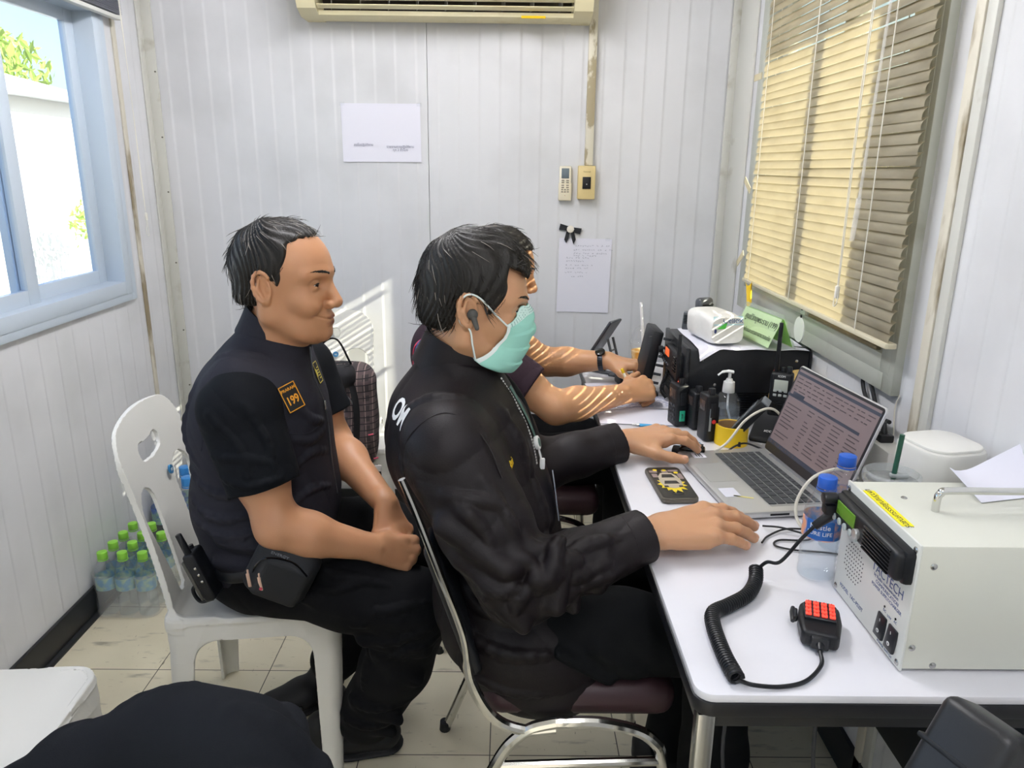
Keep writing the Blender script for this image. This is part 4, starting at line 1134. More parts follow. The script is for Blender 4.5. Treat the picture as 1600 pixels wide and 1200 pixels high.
# tumbler, router, power strip
t = thing('tumbler', 'steel tumbler with clear lid and dark green straw behind the water bottles', 'tumbler', (.650, 1.178, TZ))
m = MB(); m.lathe([(0, 0), (.033, 0), (.034, .003), (.042, .165), (.043, .172), (.040, .173), (.040, .160), (0, .158)], 36); m.build('body', steel, t)
m = MB(); m.lathe([(.036, .166), (.045, .168), (.0465, .175), (.0455, .184), (.041, .187), (.038, .181), (.036, .176), (0, .174)], 36); m.build('lid', clear('lid_clear', '#f2f4f4', .2, .04), t)
m = MB(); m.box((.012, .0, .180), (.03, .012, .006), .002); m.build('slider', clear('slider', '#dfe3e3', .4, .05), t)
m = MB(); m.tube([(-.004, .002, .02), (.008, .002, .252)], .0042, 10); m.build('straw', mat('straw_green', '#1f4d3c', .4), t)
t = thing('router', 'tall rounded white internet router behind the beige radio box', 'router', (.763, 1.240, TZ), 12)
m = MB(); m.rbox((0, 0, .108), (.122, .122, .216), .040, .008, n=8); m.build('body', mat('router_white', '#d9d8d2', .4), t)
m = MB(); m.rbox((0, 0, .2178), (.108, .108, .006), .034, .002, n=8); m.build('top_cap', mat('router_top', '#e3e2dc', .35), t)
t = thing('power_strip', 'white socket block by the wall behind the laptop screen', 'socket', (.805, 1.50, TZ))
m = MB(); m.box((0, 0, .06), (.05, .12, .12), .006); m.build('block', white_pl, t)
m = MB(); m.box((0, .015, .128), (.03, .035, .018), .004); m.cyl((0, .015, .135), (0, .02, .16), .007, .004, n=12); m.build('plug', bc, t)
cable('thick black cable looping up the wall behind the laptop', [(.815, 1.52, .91), (.825, 1.60, .90), (.828, 1.665, .925), (.828, 1.688, .955), (.828, 1.672, .968), (.828, 1.645, .955), (.826, 1.58, .89), (.822, 1.49, .84), (.815, 1.40, .77)], .0048, bc)
cable('thin white wire hanging down the wall below the window frame', [(.836, 1.535, .965), (.836, 1.545, .93), (.836, 1.53, .86), (.832, 1.50, .79), (.828, 1.47, .757)], .0016, wc)
t = thing('packing_tape', 'roll of brown packing tape standing against the wall behind the laptop', 'tape roll', (.792, 1.965, TZ), 28)
m = MB(); ax = (.25, .9, .12)
m.lathe([(.055, -.022), (.076, -.022), (.076, .022), (.055, .022), (.055, -.022)], 44, (0, 0, .0762), ax); m.build('tape', mat('tape_brown', '#c9ab6c', .3), t)
m = MB(); m.lathe([(.052, -.0215), (.055, -.0215), (.055, .0215), (.052, .0215), (.052, -.0215)], 44, (0, 0, .0762), ax); m.build('core', mat('core_white', '#e4e2dc', .7), t)

# ---------------------------------------------------------------- beige radio power box
t = thing('radio_power_supply', 'beige metal radio power supply box with chrome handle at near table end', 'radio box', (.69, 1.008, TZ))
beige = mat('box_beige', '#d9dace', .42, bump=(700, .02))
m = MB(); m.box((0, 0, .1), (.276, .218, .190), .003); m.build('case', beige, t)
m = MB(); m.box((-.1395, 0, .1), (.004, .222, .193), .0015); fp = m.build('front_panel', mat('panel_white', '#dcded8', .4), t)
for y in (-.09, .09):
    for x in (-.12, .12):
        m = MB(); m.cyl((x, y, 0), (x, y, .006), .008, n=14); m.build('foot', blk, t)
def pscrew(x, y, z, n):
    m = MB(); p = Vector((x, y, z)); n = Vector(n); m.lathe([(.0048, -.0005), (.0048, .0008), (.003, .0022), (0, .0026)], 14, p, n); m.build('screw', steel, t)
for y in (-.102, .102):
    for z in (.012, .186): pscrew(-.1415, y, z, (-1, 0, 0))
for x, z in ((-.118, .165), (-.128, .04), (-.095, .012), (.1, .165), (.1, .012)): pscrew(x, -.109, z, (0, -1, 0))
pscrew(-.085, .045, .195, (0, 0, 1)); pscrew(.11, .09, .195, (0, 0, 1))
m = MB(); m.tube(spline([(-.062, .0, .195), (-.062, .0, .215), (-.058, 0, .223), (-.048, 0, .227), (.03, 0, .227), (.09, 0, .227), (.1, 0, .223), (.104, 0, .215), (.104, 0, .195)], 6), .0055, 12); m.build('handle', chrome, t)
m = MB()
for i in range(4):
    for j in range(7): m.cyl((.10+.006*j, -.1085, .05+.012*i), (.10+.006*j, -.1092, .05+.012*i), .0018, n=8)
m.build('vent_holes', blk_gl, t)
# speaker perforation
m = MB(); cy, cz = .055, .078
for i in range(-5, 6):
    for j in range(-5, 6):
        y = i*.0072; z = j*.0072
        if y*y+z*z < .034**2: m.cyl((-.1414, cy+y, cz+z), (-.1419, cy+y, cz+z), .0013, n=8)
m.build('speaker_holes', mat('hole_dark', '#3f4144', .7), fp)
# mobile radio unit
m = MB(); m.box((-.152, .0, .158), (.028, .205, .044), .008, seg=3); m.box((-.145, 0, .158), (.02, .212, .050), .006); ru = m.build('mobile_radio', blk, t)
m = MB(); m.box((-.1665, .052, .164), (.003, .060, .022), .002); m.build('display', mat('lcd_green', '#4f7a26', .25, emit='#7fb038', estr=.08), ru)
for i in range(5):
    m = MB(); m.cyl((-.166, .088-.019*i, .1435), (-.1685, .088-.019*i, .1435), .006, n=16, bev=.001); m.build('button', mat('key_clear', '#aebbbb', .3) if 'key_clear' not in bpy.data.materials else bpy.data.materials['key_clear'], ru)
m = MB(); m.cyl((-.165, .094, .172), (-.186, .094, .172), .0095, n=20, bev=.0015); m.build('volume_knob', blk2, ru)
m = MB(); m.cyl((-.165, .010, .152), (-.172, .010, .152), .008, n=18, bev=.001); m.build('dial', mat('dial_silver', '#c9cccc', .3, metal=.7), ru)
for i in range(7):
    m = MB(); m.box((-.1665, -.047, .141+.0056*i), (.004, .078, .0028), .001); m.build('speaker_slot', blk_gl, ru)
m = MB(); m.box((-.170, .098, .152), (.022, .022, .018), .004); m.build('microphone_jack', blk, ru)
# lettering on the panel
dk = mat('panel_blue', '#4a5a86', .5)
def ptx(s, y, z, sz, m_=dk, sp=1.): text('lettering', s, sz, plane_m((-.1416, y, z), (0, -1, 0), (0, 0, 1)), m_, t, ext=.0002, spacing=sp)
ptx('TACTECH', -.046, .1085, .0205); ptx('by Radio communication', -.045, .0975, .0072); ptx('COMMUNICATION', -.05, .0895, .0078); ptx('POWER SUPPLY/CHARGER', -.05, .0815, .0074)
ptx('MODEL  TAC-PS20T', .048, .0225, .0092)
ptx('DC', -.052, .062, .006); ptx('LOW', -.066, .060, .005); ptx('AC', -.083, .0625, .006); ptx('POWER SWITCH', -.066, .0085, .0058)
for y in (-.051, -.083):
    m = MB(); m.cyl((-.1414, y, .068), (-.1425, y, .068), .0018, n=10); m.build('indicator', blk_gl, fp)
    m = MB(); m.box((-.1435, y-.000, .036), (.005, .024, .036), .0015, rot=rotm(0, 6, 0)); sw = m.build('rocker_switch', blk2, t)
    text('lettering', 'O', .009, plane_m((-.1472, y, .0285), (0, -1, 0), (-.1, 0, 1)), white_m, sw)
    text('lettering', 'I', .007, plane_m((-.1458, y, .0455), (0, -1, 0), (-.1, 0, 1)), white_m, sw)
m = MB(); m.box((-.1275, .01, .1953), (.017, .122, .0006)); lb = m.build('yellow_label', mat('label_yellow', '#f1e51f', .5), t)
text('lettering', 'มหาวิทยาลัยธรรมศาสตร์', .0135, plane_m((-.1275, .01, .1957), (0, -1, 0), (1, 0, 0)), ink, lb, ext=.0001)
# its microphone and coiled lead
t = thing('hand_microphone', 'black hand microphone with red lit keypad lying on the table', 'microphone', (.472, .988, TZ), -20)
t.scale = (.86, .86, .9)
m = MB(); m.prism([(-.030, -.052), (.030, -.052), (.036, .0), (.034, .04), (.026, .052), (-.026, .052), (-.034, .04), (-.036, 0)], .004, .032, None); o = fixn(m.build('body', blk, t)); bv = o.modifiers.new('round', 'BEVEL'); bv.width = .008; bv.segments = 3
m = MB(); m.prism([(-.026, -.012), (.026, -.012), (.028, .035), (.022, .045), (-.022, .045), (-.028, .035)], .030, .0365); o = fixn(m.build('keypad_face', blk2, t)); bv = o.modifiers.new('round', 'BEVEL'); bv.width = .002; bv.segments = 2
for r in range(4):
    for c in range(4):
        m = MB(); m.box((-.0195+.013*c, .036-.0125*r, .0375), (.0095, .0085, .003), .0012); k = m.build('key', red_led, t)
m = MB()
for r in range(4):
    for c in range(4):
        m.box((-.0195+.013*c, .036-.0125*r, .0392), (.004, .0012, .0004)); m.box((-.0195+.013*c, .0385-.0125*r, .0392), (.0012, .004, .0004))
m.build('key_marks', mat('mark_dark_red', '#8d1f1a', .5), t)
m = MB(); m.box((0, -.05, .017), (.03, .02, .022), .004); m.cyl((0, -.056, .016), (0, -.072, .013), .0075, .005, n=14); m.build('strain_relief', blk2, t)
m = MB(); m.box((-.040, .012, .022), (.008, .03, .012), .003); m.tube([(-.044, .03, .024), (-.046, .012, .026), (-.044, -.01, .022)], .004, 8); m.build('side_button', blk2, t)
t = thing('coiled_lead', 'black coiled microphone lead running to the beige radio box', 'cable', (.42, 1.0, TZ))
def rel(L): return [Vector(p)-Vector((.42, 1.0, TZ)) for p in L]
zc = TZ+.0125
m = MB(); m.tube(coil(rel([(.313, .868, zc), (.310, .92, zc), (.313, .985, zc), (.322, 1.022, zc+.001), (.352, 1.045, zc), (.390, 1.075, zc), (.414, 1.11, zc+.004), (.424, 1.14, zc+.012)]), .0096, .0052, .0024, 12), .0027, 6); m.build('coil', blk, t)
m = MB(); m.tube(spline(rel([(.424, 1.14, zc+.006), (.436, 1.128, zc+.03), (.455, 1.118, .80), (.485, 1.115, .845), (.515, 1.108, .888), (.524, 1.106, .897)]), 10), .0030, 8); m.build('lead', blk, t)
m = MB(); m.cyl(*rel([(.500, 1.111, .868), (.532, 1.105, .90)]), .007, .009, n=14, bev=.001); m.build('plug', blk, t)
m = MB(); m.tube(spline(rel([(.318, .872, zc-.006), (.335, .862, .757), (.372, .862, .7545), (.41, .874, .7545), (.443, .905, .757), (.4505, .928, .7625)]), 10), .0030, 8); m.build('lead', blk, t)
# curled paper and the wire hoop on the box top right
o = MB().sheet(lambda u, v: (.712+.14*u-.0, 1.035+.09*v+.035*u, TZ+.1965+.052*v*v*max(0, u*1.1-.05)+.02*max(0, .35-u)**2*8*v), 14, 12, .0006).build('loose_paper', paper_m)
tag(o, 'loose curled white paper on the beige radio box top', 'paper')
# ---------------------------------------------------------------- people: shared anatomy
def poly2(F, pts, k=.006, ax=(0, 2)):
    """keep only what lies inside a side-view outline (extruded across the head)"""
    P2 = np.array(pts); n = len(P2)
    def fn(P):
        q = P[:, list(ax)]; d = np.full(len(q), 1e9); s = np.ones(len(q))
        j = n-1
        for i in range(n):
            e = P2[j]-P2[i]; w = q-P2[i]; b = w-np.outer(np.clip(w@e/(e@e), 0, 1), e); d = np.minimum(d, (b*b).sum(1))
            c = np.stack([q[:, 1] >= P2[i, 1], q[:, 1] < P2[j, 1], e[0]*w[:, 1] > e[1]*w[:, 0]])
            fl = c.all(0) | (~c).all(0); s = np.where(fl, -s, s); j = i
        return -(s*np.sqrt(d))
    F.add(fn, (0, 0, 0), 99, k, -1); return F
def snap(F, p, off=0., it=12):
    p = np.array([p], float)
    for _ in range(it):
        d = F.eval(p); g, n = F.grad(p); p = p-g/np.maximum(n, 1e-6)[:, None]*np.clip(d/np.maximum(n, .4), -.02, .02)[:, None]
    g, n = F.grad(p); nn = g[0]/max(n[0], 1e-9); return Vector(p[0]+nn*off), Vector(nn)

def snapN(F, P, off=0., it=6, w=None):
    P = np.array(P, float); Q = P.copy()
    for _ in range(it):
        d = F.eval(Q); g, n = F.grad(Q); Q = Q-g/np.maximum(n, 1e-6)[:, None]*np.clip(d/np.maximum(n, .4), -.02, .02)[:, None]
    g, n = F.grad(Q); nn = g/np.maximum(n, 1e-9)[:, None]; return Q+nn*off, nn
def head_field(smile=0., eyes=.8, age=0.):
    F = SDF()
    F.ell((-.008, 0, .032), (.094, .0765, .084), k=0)
    F.ell((.030, 0, .020), (.062, .064, .070), k=.03)
    F.ell((.036, 0, -.045), (.052, .054, .062), k=.03)
    for s in (-1, 1):
        F.rc((-.008, s*.054, -.060), (.050, s*.028, -.098), .017, .016, k=.03)      # jaw
        F.rc((-.010, s*.060, -.015), (-.006, s*.056, -.060), .016, .015, k=.03)
        F.ell((.054, s*.043, -.030), (.022, .020, .019), k=.022)                       # cheekbone
        if smile: F.ell((.067, s*.038, -.043), (.020, .019, .017), k=.014)
        F.rc((.086, s*.012, .020), (.066, s*.050, .019), .010, .009, k=.016)           # brow ridge
    F.rc((.060, 0, -.100), (.068, 0, -.098), .024, .022, k=.02)                        # chin
    F.ell((.078, 0, -.101), (.014, .018, .012), k=.012)
    F.ell((.030, 0, -.088), (.048, .038, .022), k=.03)                                 # under the chin
    for s in (-1, 1): F.ell((.089, s*.033, -.001), (.015, .019, .0125), k=.012, op=-1)  # eye socket
    # nose
    F.rc((.086, 0, .010), (.108, 0, -.034), .0085, .0108, k=.010)
    F.ell((.106, 0, -.038), (.0120, .0125, .0105), k=.006)
    for s in (-1, 1):
        F.ell((.097, s*.0135, -.042), (.0115, .0085, .0085), k=.005)
        F.ell((.104, s*.0072, -.0505), (.0055, .0036, .0045), k=.002, op=-1)
    # mouth
    F.ell((.075, 0, -.070), (.021, .030, .020), k=.012)
    c = .0055*smile
    F.chain([(.081-.007*smile, -.026-.006*smile, -.0695+c*1.4), (.0945-.002*smile, -.008, -.0668), (.0945-.002*smile, .008, -.0668), (.081-.007*smile, .026+.006*smile, -.0695+c*1.4)], [.0028, .0056, .0056, .0028], k=.004, k0=.004)
    F.chain([(.081-.006*smile, -.024-.004*smile, -.0735+c), (.0920-.002*smile, -.008, -.0785), (.0920-.002*smile, .008, -.0785), (.081-.006*smile, .024+.004*smile, -.0735+c)], [.0030, .0064, .0064, .0030], k=.004, k0=.004)
    F.chain([(.080-.006*smile, -.032-.007*smile, -.0705+c*1.9), (.094, -.018, -.0722+c*.5), (.1005, 0, -.0727), (.094, .018, -.0722+c*.5), (.080-.006*smile, .032+.007*smile, -.0705+c*1.9)], [.0016, .0016, .0016, .0016, .0016], k=.002, k0=.002, op=-1)
    if smile:
        for s in (-1, 1): F.chain([(.096, s*.021, -.045), (.091, s*.037, -.058), (.081, s*.044, -.076)], [.0030, .0036, .0022], k=.009, k0=.009, op=-1)
    # eyelids and slits
    for s in (-1, 1):
        F.ell((.0695, s*.0315, 0), .0140, k=.004)
        F.rc((.080, s*.021, .0065), (.076, s*.043, .006), .0032, .003, k=.004)
        F.rc((.0795, s*.022, -.0085), (.075, s*.042, -.0075), .003, .0028, k=.006)
        F.ell((.0845, s*.0315, -.0005), (.014, .0115, .0048*eyes), k=.0012, op=-1)
    # ears
    for s in (-1, 1):
        F.ell((-.008, s*.078, -.004), (.0175, .0075, .030), k=.007, rot=rotm(0, -12, s*14))
        F.ell((-.003, s*.086, -.004), (.0105, .0065, .019), k=.004, op=-1, rot=rotm(0, -12, 0))
        rim = []
        for i in range(11):
            a = R_(-120+30*i*.95); rim.append((-.010-.0165*math.sin(a+PI/2)*-1*0-.0165*math.cos(a)*-1*-1, s*(.0835+.002*math.cos(a)), .0+.0285*math.sin(a+.0)))
        rim = [(-.006-.0175*math.cos(R_(t))-.004*math.sin(R_(t)), s*(.084+.003*math.cos(R_(t))), -.002+.029*math.sin(R_(t))) for t in range(-75, 165, 24)]
        F.chain(rim, [.0036]*len(rim), k=.003, k0=.003)
        F.ell((-.001, s*.0885, -.010), (.0085, .009, .012), k=.003, op=-1)
        F.chain([(-.013, s*.085, .013), (-.0155, s*.0855, -.006), (-.006, s*.085, -.021)], [.0022, .0032, .003], k=.004, k0=.004)
        F.ell((.0035, s*.0775, -.008), (.004, .0045, .006), k=.004)
        F.ell((-.004, s*.079, -.030), (.008, .005, .0085), k=.005)
    return F
def hmat(o, yaw=0, pitch=0, roll=0, s=1.):
    return Matrix.Translation(o) @ Euler((R_(roll), R_(pitch), R_(yaw))).to_matrix().to_4x4() @ Matrix.Scale(s, 4)

def hand(F, wrist, f, n, right=True, curl=(30, 30, 20), curls=None, spread=4., thumb=(.55, .75, -.25), tb=25., s=1., k0=.012):
    """palm, four fingers of different lengths bent at three joints, and a thumb from the side of the palm"""
    w = Vector(wrist); f = Vector(f).normalized(); n = Vector(n); n = (n-f*n.dot(f)).normalized()
    l = n.cross(f) if right else f.cross(n)
    kn = [(.088, .029), (.094, .009), (.089, -.0115), (.079, -.0295)]; L = [.070, .078, .072, .056]; rr = [.0092, .0096, .0090, .0078]
    tips = []; pts = {}
    for i in range(4):
        K = w+f*kn[i][0]*s+l*kn[i][1]*s+n*(.003-.002*abs(i-1))*s
        b = w+l*kn[i][1]*.55*s+f*.012*s
        F.rc(b, K, .0145*s, .0112*s, k=k0 if i == 0 else .012)
        F.rc(w+l*kn[i][1]*.6*s+f*.03*s-n*.007*s, K-f*.012*s-n*.008*s, .011*s, .009*s, k=.012)
        a = 0; p = K; sp = R_(spread*(1.2-i*.9)); fd = (f*math.cos(sp)+l*math.sin(sp)).normalized()
        F.ell(K+n*.001*s, .0105*s, k=.006)
        cu = (curls[i] if curls else curl); ch = [p]
        for j, q in enumerate((.46, .30, .24)):
            a += R_(cu[j]); d = fd*math.cos(a)-n*math.sin(a); p = p+d*L[i]*q*s; ch.append(p)
        r = rr[i]*s; F.chain(ch, [r*1.06, r*1.0, r*.92, r*.80], k=.002, k0=.007)
        F.ell(ch[1], r*1.05, k=.003); tips.append((ch[3], d, fd*math.sin(a)+n*math.cos(a), r, l)); pts[i] = ch
    tb0 = w+f*.018*s+l*.020*s-n*.008*s; td = (f*thumb[0]+l*thumb[1]+n*thumb[2]).normalized()
    t2 = (td*.85+f*.5*math.cos(R_(tb))+n*-.15).normalized()
    t1 = tb0+td*.046*s; t3 = t1+t2*.033*s; t4 = t3+(t2*.9+f*.3).normalized()*.025*s
    F.chain([tb0, t1, t3, t4], [.0165*s, .0118*s, .0106*s, .0086*s], k=.006, k0=.014)
    F.rc(t1, w+f*.06*s+l*.022*s, .009*s, .009*s, k=.012)
    tips.append((t4, (t4-t3).normalized(), n, .0105*s, l)); pts['t'] = [tb0, t1, t3, t4]
    F.rc(w-f*.01*s, w+f*.02*s, .024*s, .022*s, k=.015, sq=(tuple(n), .72))
    return tips, pts

def skin_mat(nm, col):
    m = mat(nm, col, .42, spec=.45, bump=(420, .06), attr='tone', sub=.12)
    return m
def paint(V, base, spots):
    """tone attribute: real differences of colour on the skin (lips, nails, brows)"""
    c = np.tile(np.array(lin(base)[:3]), (len(V), 1))
    for p, r, col, soft in spots:
        R = np.array(r) if hasattr(r, '__len__') else np.array([r]*3)
        d = np.sqrt((((V-np.array(p))/R)**2).sum(1)); w = np.clip((1-d)/soft, 0, 1)[:, None]; c = c*(1-w)+np.array(lin(col)[:3])*w
    return c
def nails(parent, tips, m_):
    for t, d, nn, r, l in tips:
        d = Vector(d); nn = Vector(nn); nn = (nn-d*nn.dot(d)).normalized(); sd = d.cross(nn)
        R = Matrix((d, sd, nn)).transposed()
        m = MB(); m.sphere(Vector(t)+nn*r*.52-d*r*.05, (r*.72, r*.60, r*.42), 10, rot=R); m.build('fingernail', m_, parent, world=True)

def hair_mesh(parent, M, poly, ells, m_, crown=(-.05, 0, .13), fwd=.25, n=700, L=(.025, .05), lift=.004, grey=None, rad=.0006, seed=1, res=.0026, top=1.):
    F = SDF()
    for i, (c, r) in enumerate(ells): F.ell(c, r, k=0 if i == 0 else .02)
    poly2(F, poly, .008)
    def ridg(P):
        q = P-np.array(crown); ph = np.arctan2(q[:, 1], q[:, 0]); rr = np.linalg.norm(q, axis=1)
        return .0011*np.sin(46*ph+9*np.sin(rr*40)+5*np.sin(ph*5))*np.clip(rr/.06, 0, 1)+.0012*np.sin(90*P[:, 0]+70*P[:, 2]+40*P[:, 1])
    F.add(ridg, (0, 0, 0), 99, 0, 0)
    F.xf(M)
    c = np.array(M.to_translation()); V, Q, N = F.surf(res, c-.19, c+.19)
    o = np_mesh('hair', V, Q, N, m_, parent)
    rnd = np.random.RandomState(seed); Mi = np.array(M.inverted()); R3 = np.array(M.to_3x3()); idx = rnd.choice(len(V), n)
    mb = [MB(), MB()]; Mt = np.array(M.to_translation()); sc2 = M.to_scale()[0]**2; PF = SDF(); poly2(PF, poly, 0); pf = PF.it[0][2]
    cw = np.array((M @ Vector(crown)))
    fv = R3@np.array([1, 0, 0]); fv /= np.linalg.norm(fv); up = np.array([0, 0, 1.])
    for i in idx:
        p = V[i]; nn = N[i]
        if ((V[i]-cw)**2).sum() < .0001: continue
        fl = p-cw; fl = fl/np.linalg.norm(fl)*.9-up*.35*(1-top*max(nn[2], 0))+fv*fwd*max(nn[2], 0)+rnd.normal(0, .07, 3)
        fl -= nn*(fl@nn); fl /= np.linalg.norm(fl)+1e-9; ln = rnd.uniform(*L); pts = []
        lf = lift*rnd.uniform(.1, 1.)
        for t in (0, .35, .7, 1.):
            q = p+fl*ln*t+nn*(lf*math.sin(t*2.2)-.001)-nn*(ln*t)**2*5.2
            pts.append(Vector(q))
        e = (np.array([pts[-1]])-Mt)@R3/sc2; 
        if pf(e)[0] < (-.004 if e[0, 0] > -.03 else -.010): continue
        k = 1 if (grey and rnd.rand() < grey) else 0
        mb[k].tube(pts, [rad, rad, rad*.8, rad*.3], 3, caps=False)
    mb[0].build('hair_strands', m_, o, world=True, smooth=60)['kind'] = 'stuff'
    if grey and mb[1].v: mb[1].build('grey_strands', mat('hair_grey', '#8d867e', .5) if 'hair_grey' not in bpy.data.materials else bpy.data.materials['hair_grey'], o, world=True, smooth=60)['kind'] = 'stuff'
    return o
def face_parts(parent, M, brow_m, F, iris='#2a1a12', brow=.010):
    sc = M.to_scale()[0]
    ew = bpy.data.materials.get('eye_white') or mat('eye_white', '#ddd6cf', .2); ir = bpy.data.materials.get('iris') or mat('iris', iris, .12)
    for s in (-1, 1):
        m = MB(); m.sphere(M @ Vector((.0695, s*.0315, 0)), .0122*sc, 20); e = m.build('eye', ew, parent, world=True)
        m = MB(); d = (M.to_3x3() @ Vector((1, 0, -.05))).normalized(); m.sphere(M @ Vector((.0695, s*.0315, 0))+d*.0088*sc, (.0062*sc,)*3, 14); m.build('iris', ir, e, world=True)
        m = MB(); rnd = random.Random(4)
        for i in range(46):
            t = rnd.random(); y = s*(.014+.036*t); x = .0985-.006*t-.016*t*t; z = .0215+.006*math.sin(t*2.4)+rnd.uniform(-.0035, .0035)*(1-.6*t)
            a = M @ Vector((x, y, z)); b = M @ Vector((x-.0035, y+s*.008, z+.002-.004*t)); m.tube([a, b], [.0008, .0003], 3, caps=False)
        bp = []
        for i in range(40):
            t = (i+.5)/40; y = s*(.013+.038*t); x = .0975-.005*t-.017*t*t; z = .0215+.006*math.sin(t*2.4)
            bp.append(M @ Vector((x, y, z)))
        bq, _ = snapN(F, [tuple(q) for q in bp], -.0008, it=5)
        for i, q in enumerate(bq): m.sphere(q, (.0024*(1-.5*i/40)*(.8+.4*rnd.random())*sc,)*3, 6)
        lash = [M @ Vector((.0838-.0105*(abs(q)*.5+.5*q*.6+.18)*abs(q) if False else .0835-.004*q*q-.0015*q, s*(.0315+.0105*q), .0030*(1-q*q)+.0002)) for q in (-1, -.6, -.2, .2, .6, 1.)]
        l2 = MB(); l2.tube(lash, [.0004, .0009, .0011, .0011, .0010, .0006], 5); l2.build('eyelashes', brow_m, parent, world=True)
        m.build('eyebrow', brow_m, parent, world=True)
def collar(parent, c, r0, r1, h, tilt, m_, gap=0., yaw=0., th=.004, sq=.9, n=40):
    """stand-up collar: tilted ring with thickness, open by gap degrees at the front"""
    R = Matrix.Translation(c) @ Euler((0, R_(tilt), R_(yaw))).to_matrix().to_4x4()
    def fn(u, v):
        a = R_(gap/2)+(2*PI-R_(gap))*u; r = r0+(r1-r0)*v+.002*math.sin(a*3+v*2)
        return R @ Vector((r*math.cos(a)*1.0, r*sq*math.sin(a), h*v*(1+.12*math.cos(a+PI))))
    m = MB(); m.sheet(fn, n, 6, th); return m.build('collar', m_, parent, world=True, smooth=60)
def folds(F, amp, A, c=(0, 0, 0), r=99, seed=0):
    """soft cloth folds: a few warped waves across direction rows of A"""
    rnd = np.random.RandomState(seed); ph = rnd.rand(8)*6
    def fn(P):
        q = P-np.array(c); d = np.zeros(len(P))
        for i, (v, fr) in enumerate(A):
            w = q@np.array(v, float); o = q@np.array([v[2], v[0], v[1]], float)
            d += ((1-np.abs(np.sin(.5*fr*w+1.3*np.sin(fr*.37*o+ph[i])+ph[i+1])))**1.6*1.6-.6)*(.35+.65*np.sin(fr*.21*o+ph[i+2])**2)
        return amp*d*np.clip(1-np.sqrt((q*q).sum(1))/r*1., 0, 1) if r < 50 else amp*d
    F.add(fn, c, r, 0, 0); return F
def creases(F, lines, r=.010, k=.014, sink=.35):
    """cloth creases: tapered ridges laid on the surface of the garment"""
    new = []
    for pts in lines:
        P = np.array([tuple(p) for p in spline(pts, 4)]); Q, N = snapN(F, P, 0, it=10); ok = (np.abs(F.eval(Q)) < .003) & (np.linalg.norm(Q-P, axis=1) < .07); Q, N = Q[ok], N[ok]; n = len(Q)
        if n < 4 or np.linalg.norm(np.diff(Q, axis=0), axis=1).max() > .06: continue
        R = [r*(.35+.65*math.sin(PI*(i+.3)/(n-.4))) for i in range(n)]
        new.append((Q-N*(r*sink), R))
    for Q, R in new: F.chain([tuple(q) for q in Q], R, k=k*.5, k0=k)
    return F
def shoe(parent, heel, d, m_, L=.27, name='shoe', tone=None):
    d = Vector((d[0], d[1], 0)).normalized(); h = Vector(heel); F = SDF(); sd = Vector((-d.y, d.x, 0))
    p = lambda a, z, s=0: h+d*a*L+Vector((0, 0, z))+sd*s
    F.chain([p(.12, .055), p(.45, .05), p(.80, .042)], [.040, .045, .046], k=.02, k0=0, sq=((0, 0, 1), .8))
    F.rc(p(.1, .09), p(.22, .085), .036, .034, k=.02); F.half(p(0, .004), (0, 0, -1), .003)
    F.chain([p(.12, .012), p(.45, .012), p(.82, .012)], [.043, .046, .047], k=.01, k0=.004, sq=((0, 0, 1), .25))
    lo = np.minimum(np.array(p(-.1, -.01)), np.array(p(1.15, -.01)))-.07; hi = np.maximum(np.array(p(-.1, .14)), np.array(p(1.15, .14)))+.07
    V, Q, N = F.surf(.004, lo, hi); return np_mesh(name, V, Q, N, m_, parent)
# ---------------------------------------------------------------- person 1: smiling man in a black vest
black_cloth = mat('black_cloth', '#0c0f14', .85, spec=.2, bump=(500, .12))
vest_m = mat('vest_cloth', '#2b2b33', .8, spec=.2, bump=(600, .12))
trouser_m = mat('black_trousers', '#0a0b0e', .85, spec=.2, bump=(450, .12))
hair_m = mat('hair_black', '#16130f', .5, spec=.4, bump=(300, .2), stretch=(1, 1, .2))
nail_m = mat('nail', '#d6a68c', .3)
rubber = mat('shoe_black', '#131417', .6)
orange_thread = mat('thread_orange', '#e09a2a', .6)
SK1 = '#bf8c68'
p1 = thing('person', 'smiling short haired man in black vest sitting on the white plastic chair', 'person', (-.57, 1.62, 0))
M1 = hmat((-.468, 1.578, 1.190), yaw=-9, pitch=1, roll=0, s=1.045)
B = head_field(smile=1., eyes=.42).xf(M1)
B.chain([(-.475, 1.585, 1.125), (-.505, 1.60, 1.05), (-.53, 1.615, .97)], [.062, .066, .085], k=.03, k0=.02)
B.ell((-.55, 1.615, .88), (.11, .16, .17), k=.05); B.ell((-.55, 1.62, .66), (.12, .15, .18), k=.05)
ARM1 = [(-.535, 1.435, .945), (-.460, 1.385, .722), (-.282, 1.455, .638)]
ARM1L = [(-.505, 1.795, .945), (-.435, 1.775, .765), (-.270, 1.555, .695)]
for a in (ARM1, ARM1L):
    m1 = Vector(a[1]).lerp(Vector(a[2]), .3)
    B.chain([a[0], Vector(a[0]).lerp(Vector(a[1]), .55), a[1], m1+Vector((0, 0, -.004)), a[2]], [.054, .050, .041, .0435, .0275], k=.03, k0=.03)
tR, _ = hand(B, ARM1[2], (.82, .34, -.34), (.1, -.80, .55), True, curls=[(62, 75, 45), (66, 78, 48), (70, 78, 48), (74, 76, 46)], spread=2, thumb=(.6, .5, -.5), k0=.01)
tL, _ = hand(B, ARM1L[2], (.45, -.30, -.84), (.80, -.30, .50), False, curls=[(18, 30, 20), (20, 32, 22), (26, 36, 24), (32, 40, 26)], spread=5, thumb=(.75, .5, -.35), k0=.01)
V, Q, N = B.surf(.0026, (-.80, 1.30, .50), (-.10, 1.90, 1.36))
mv = lambda p: np.array(M1 @ Vector(p))
lip = '#8f5648'
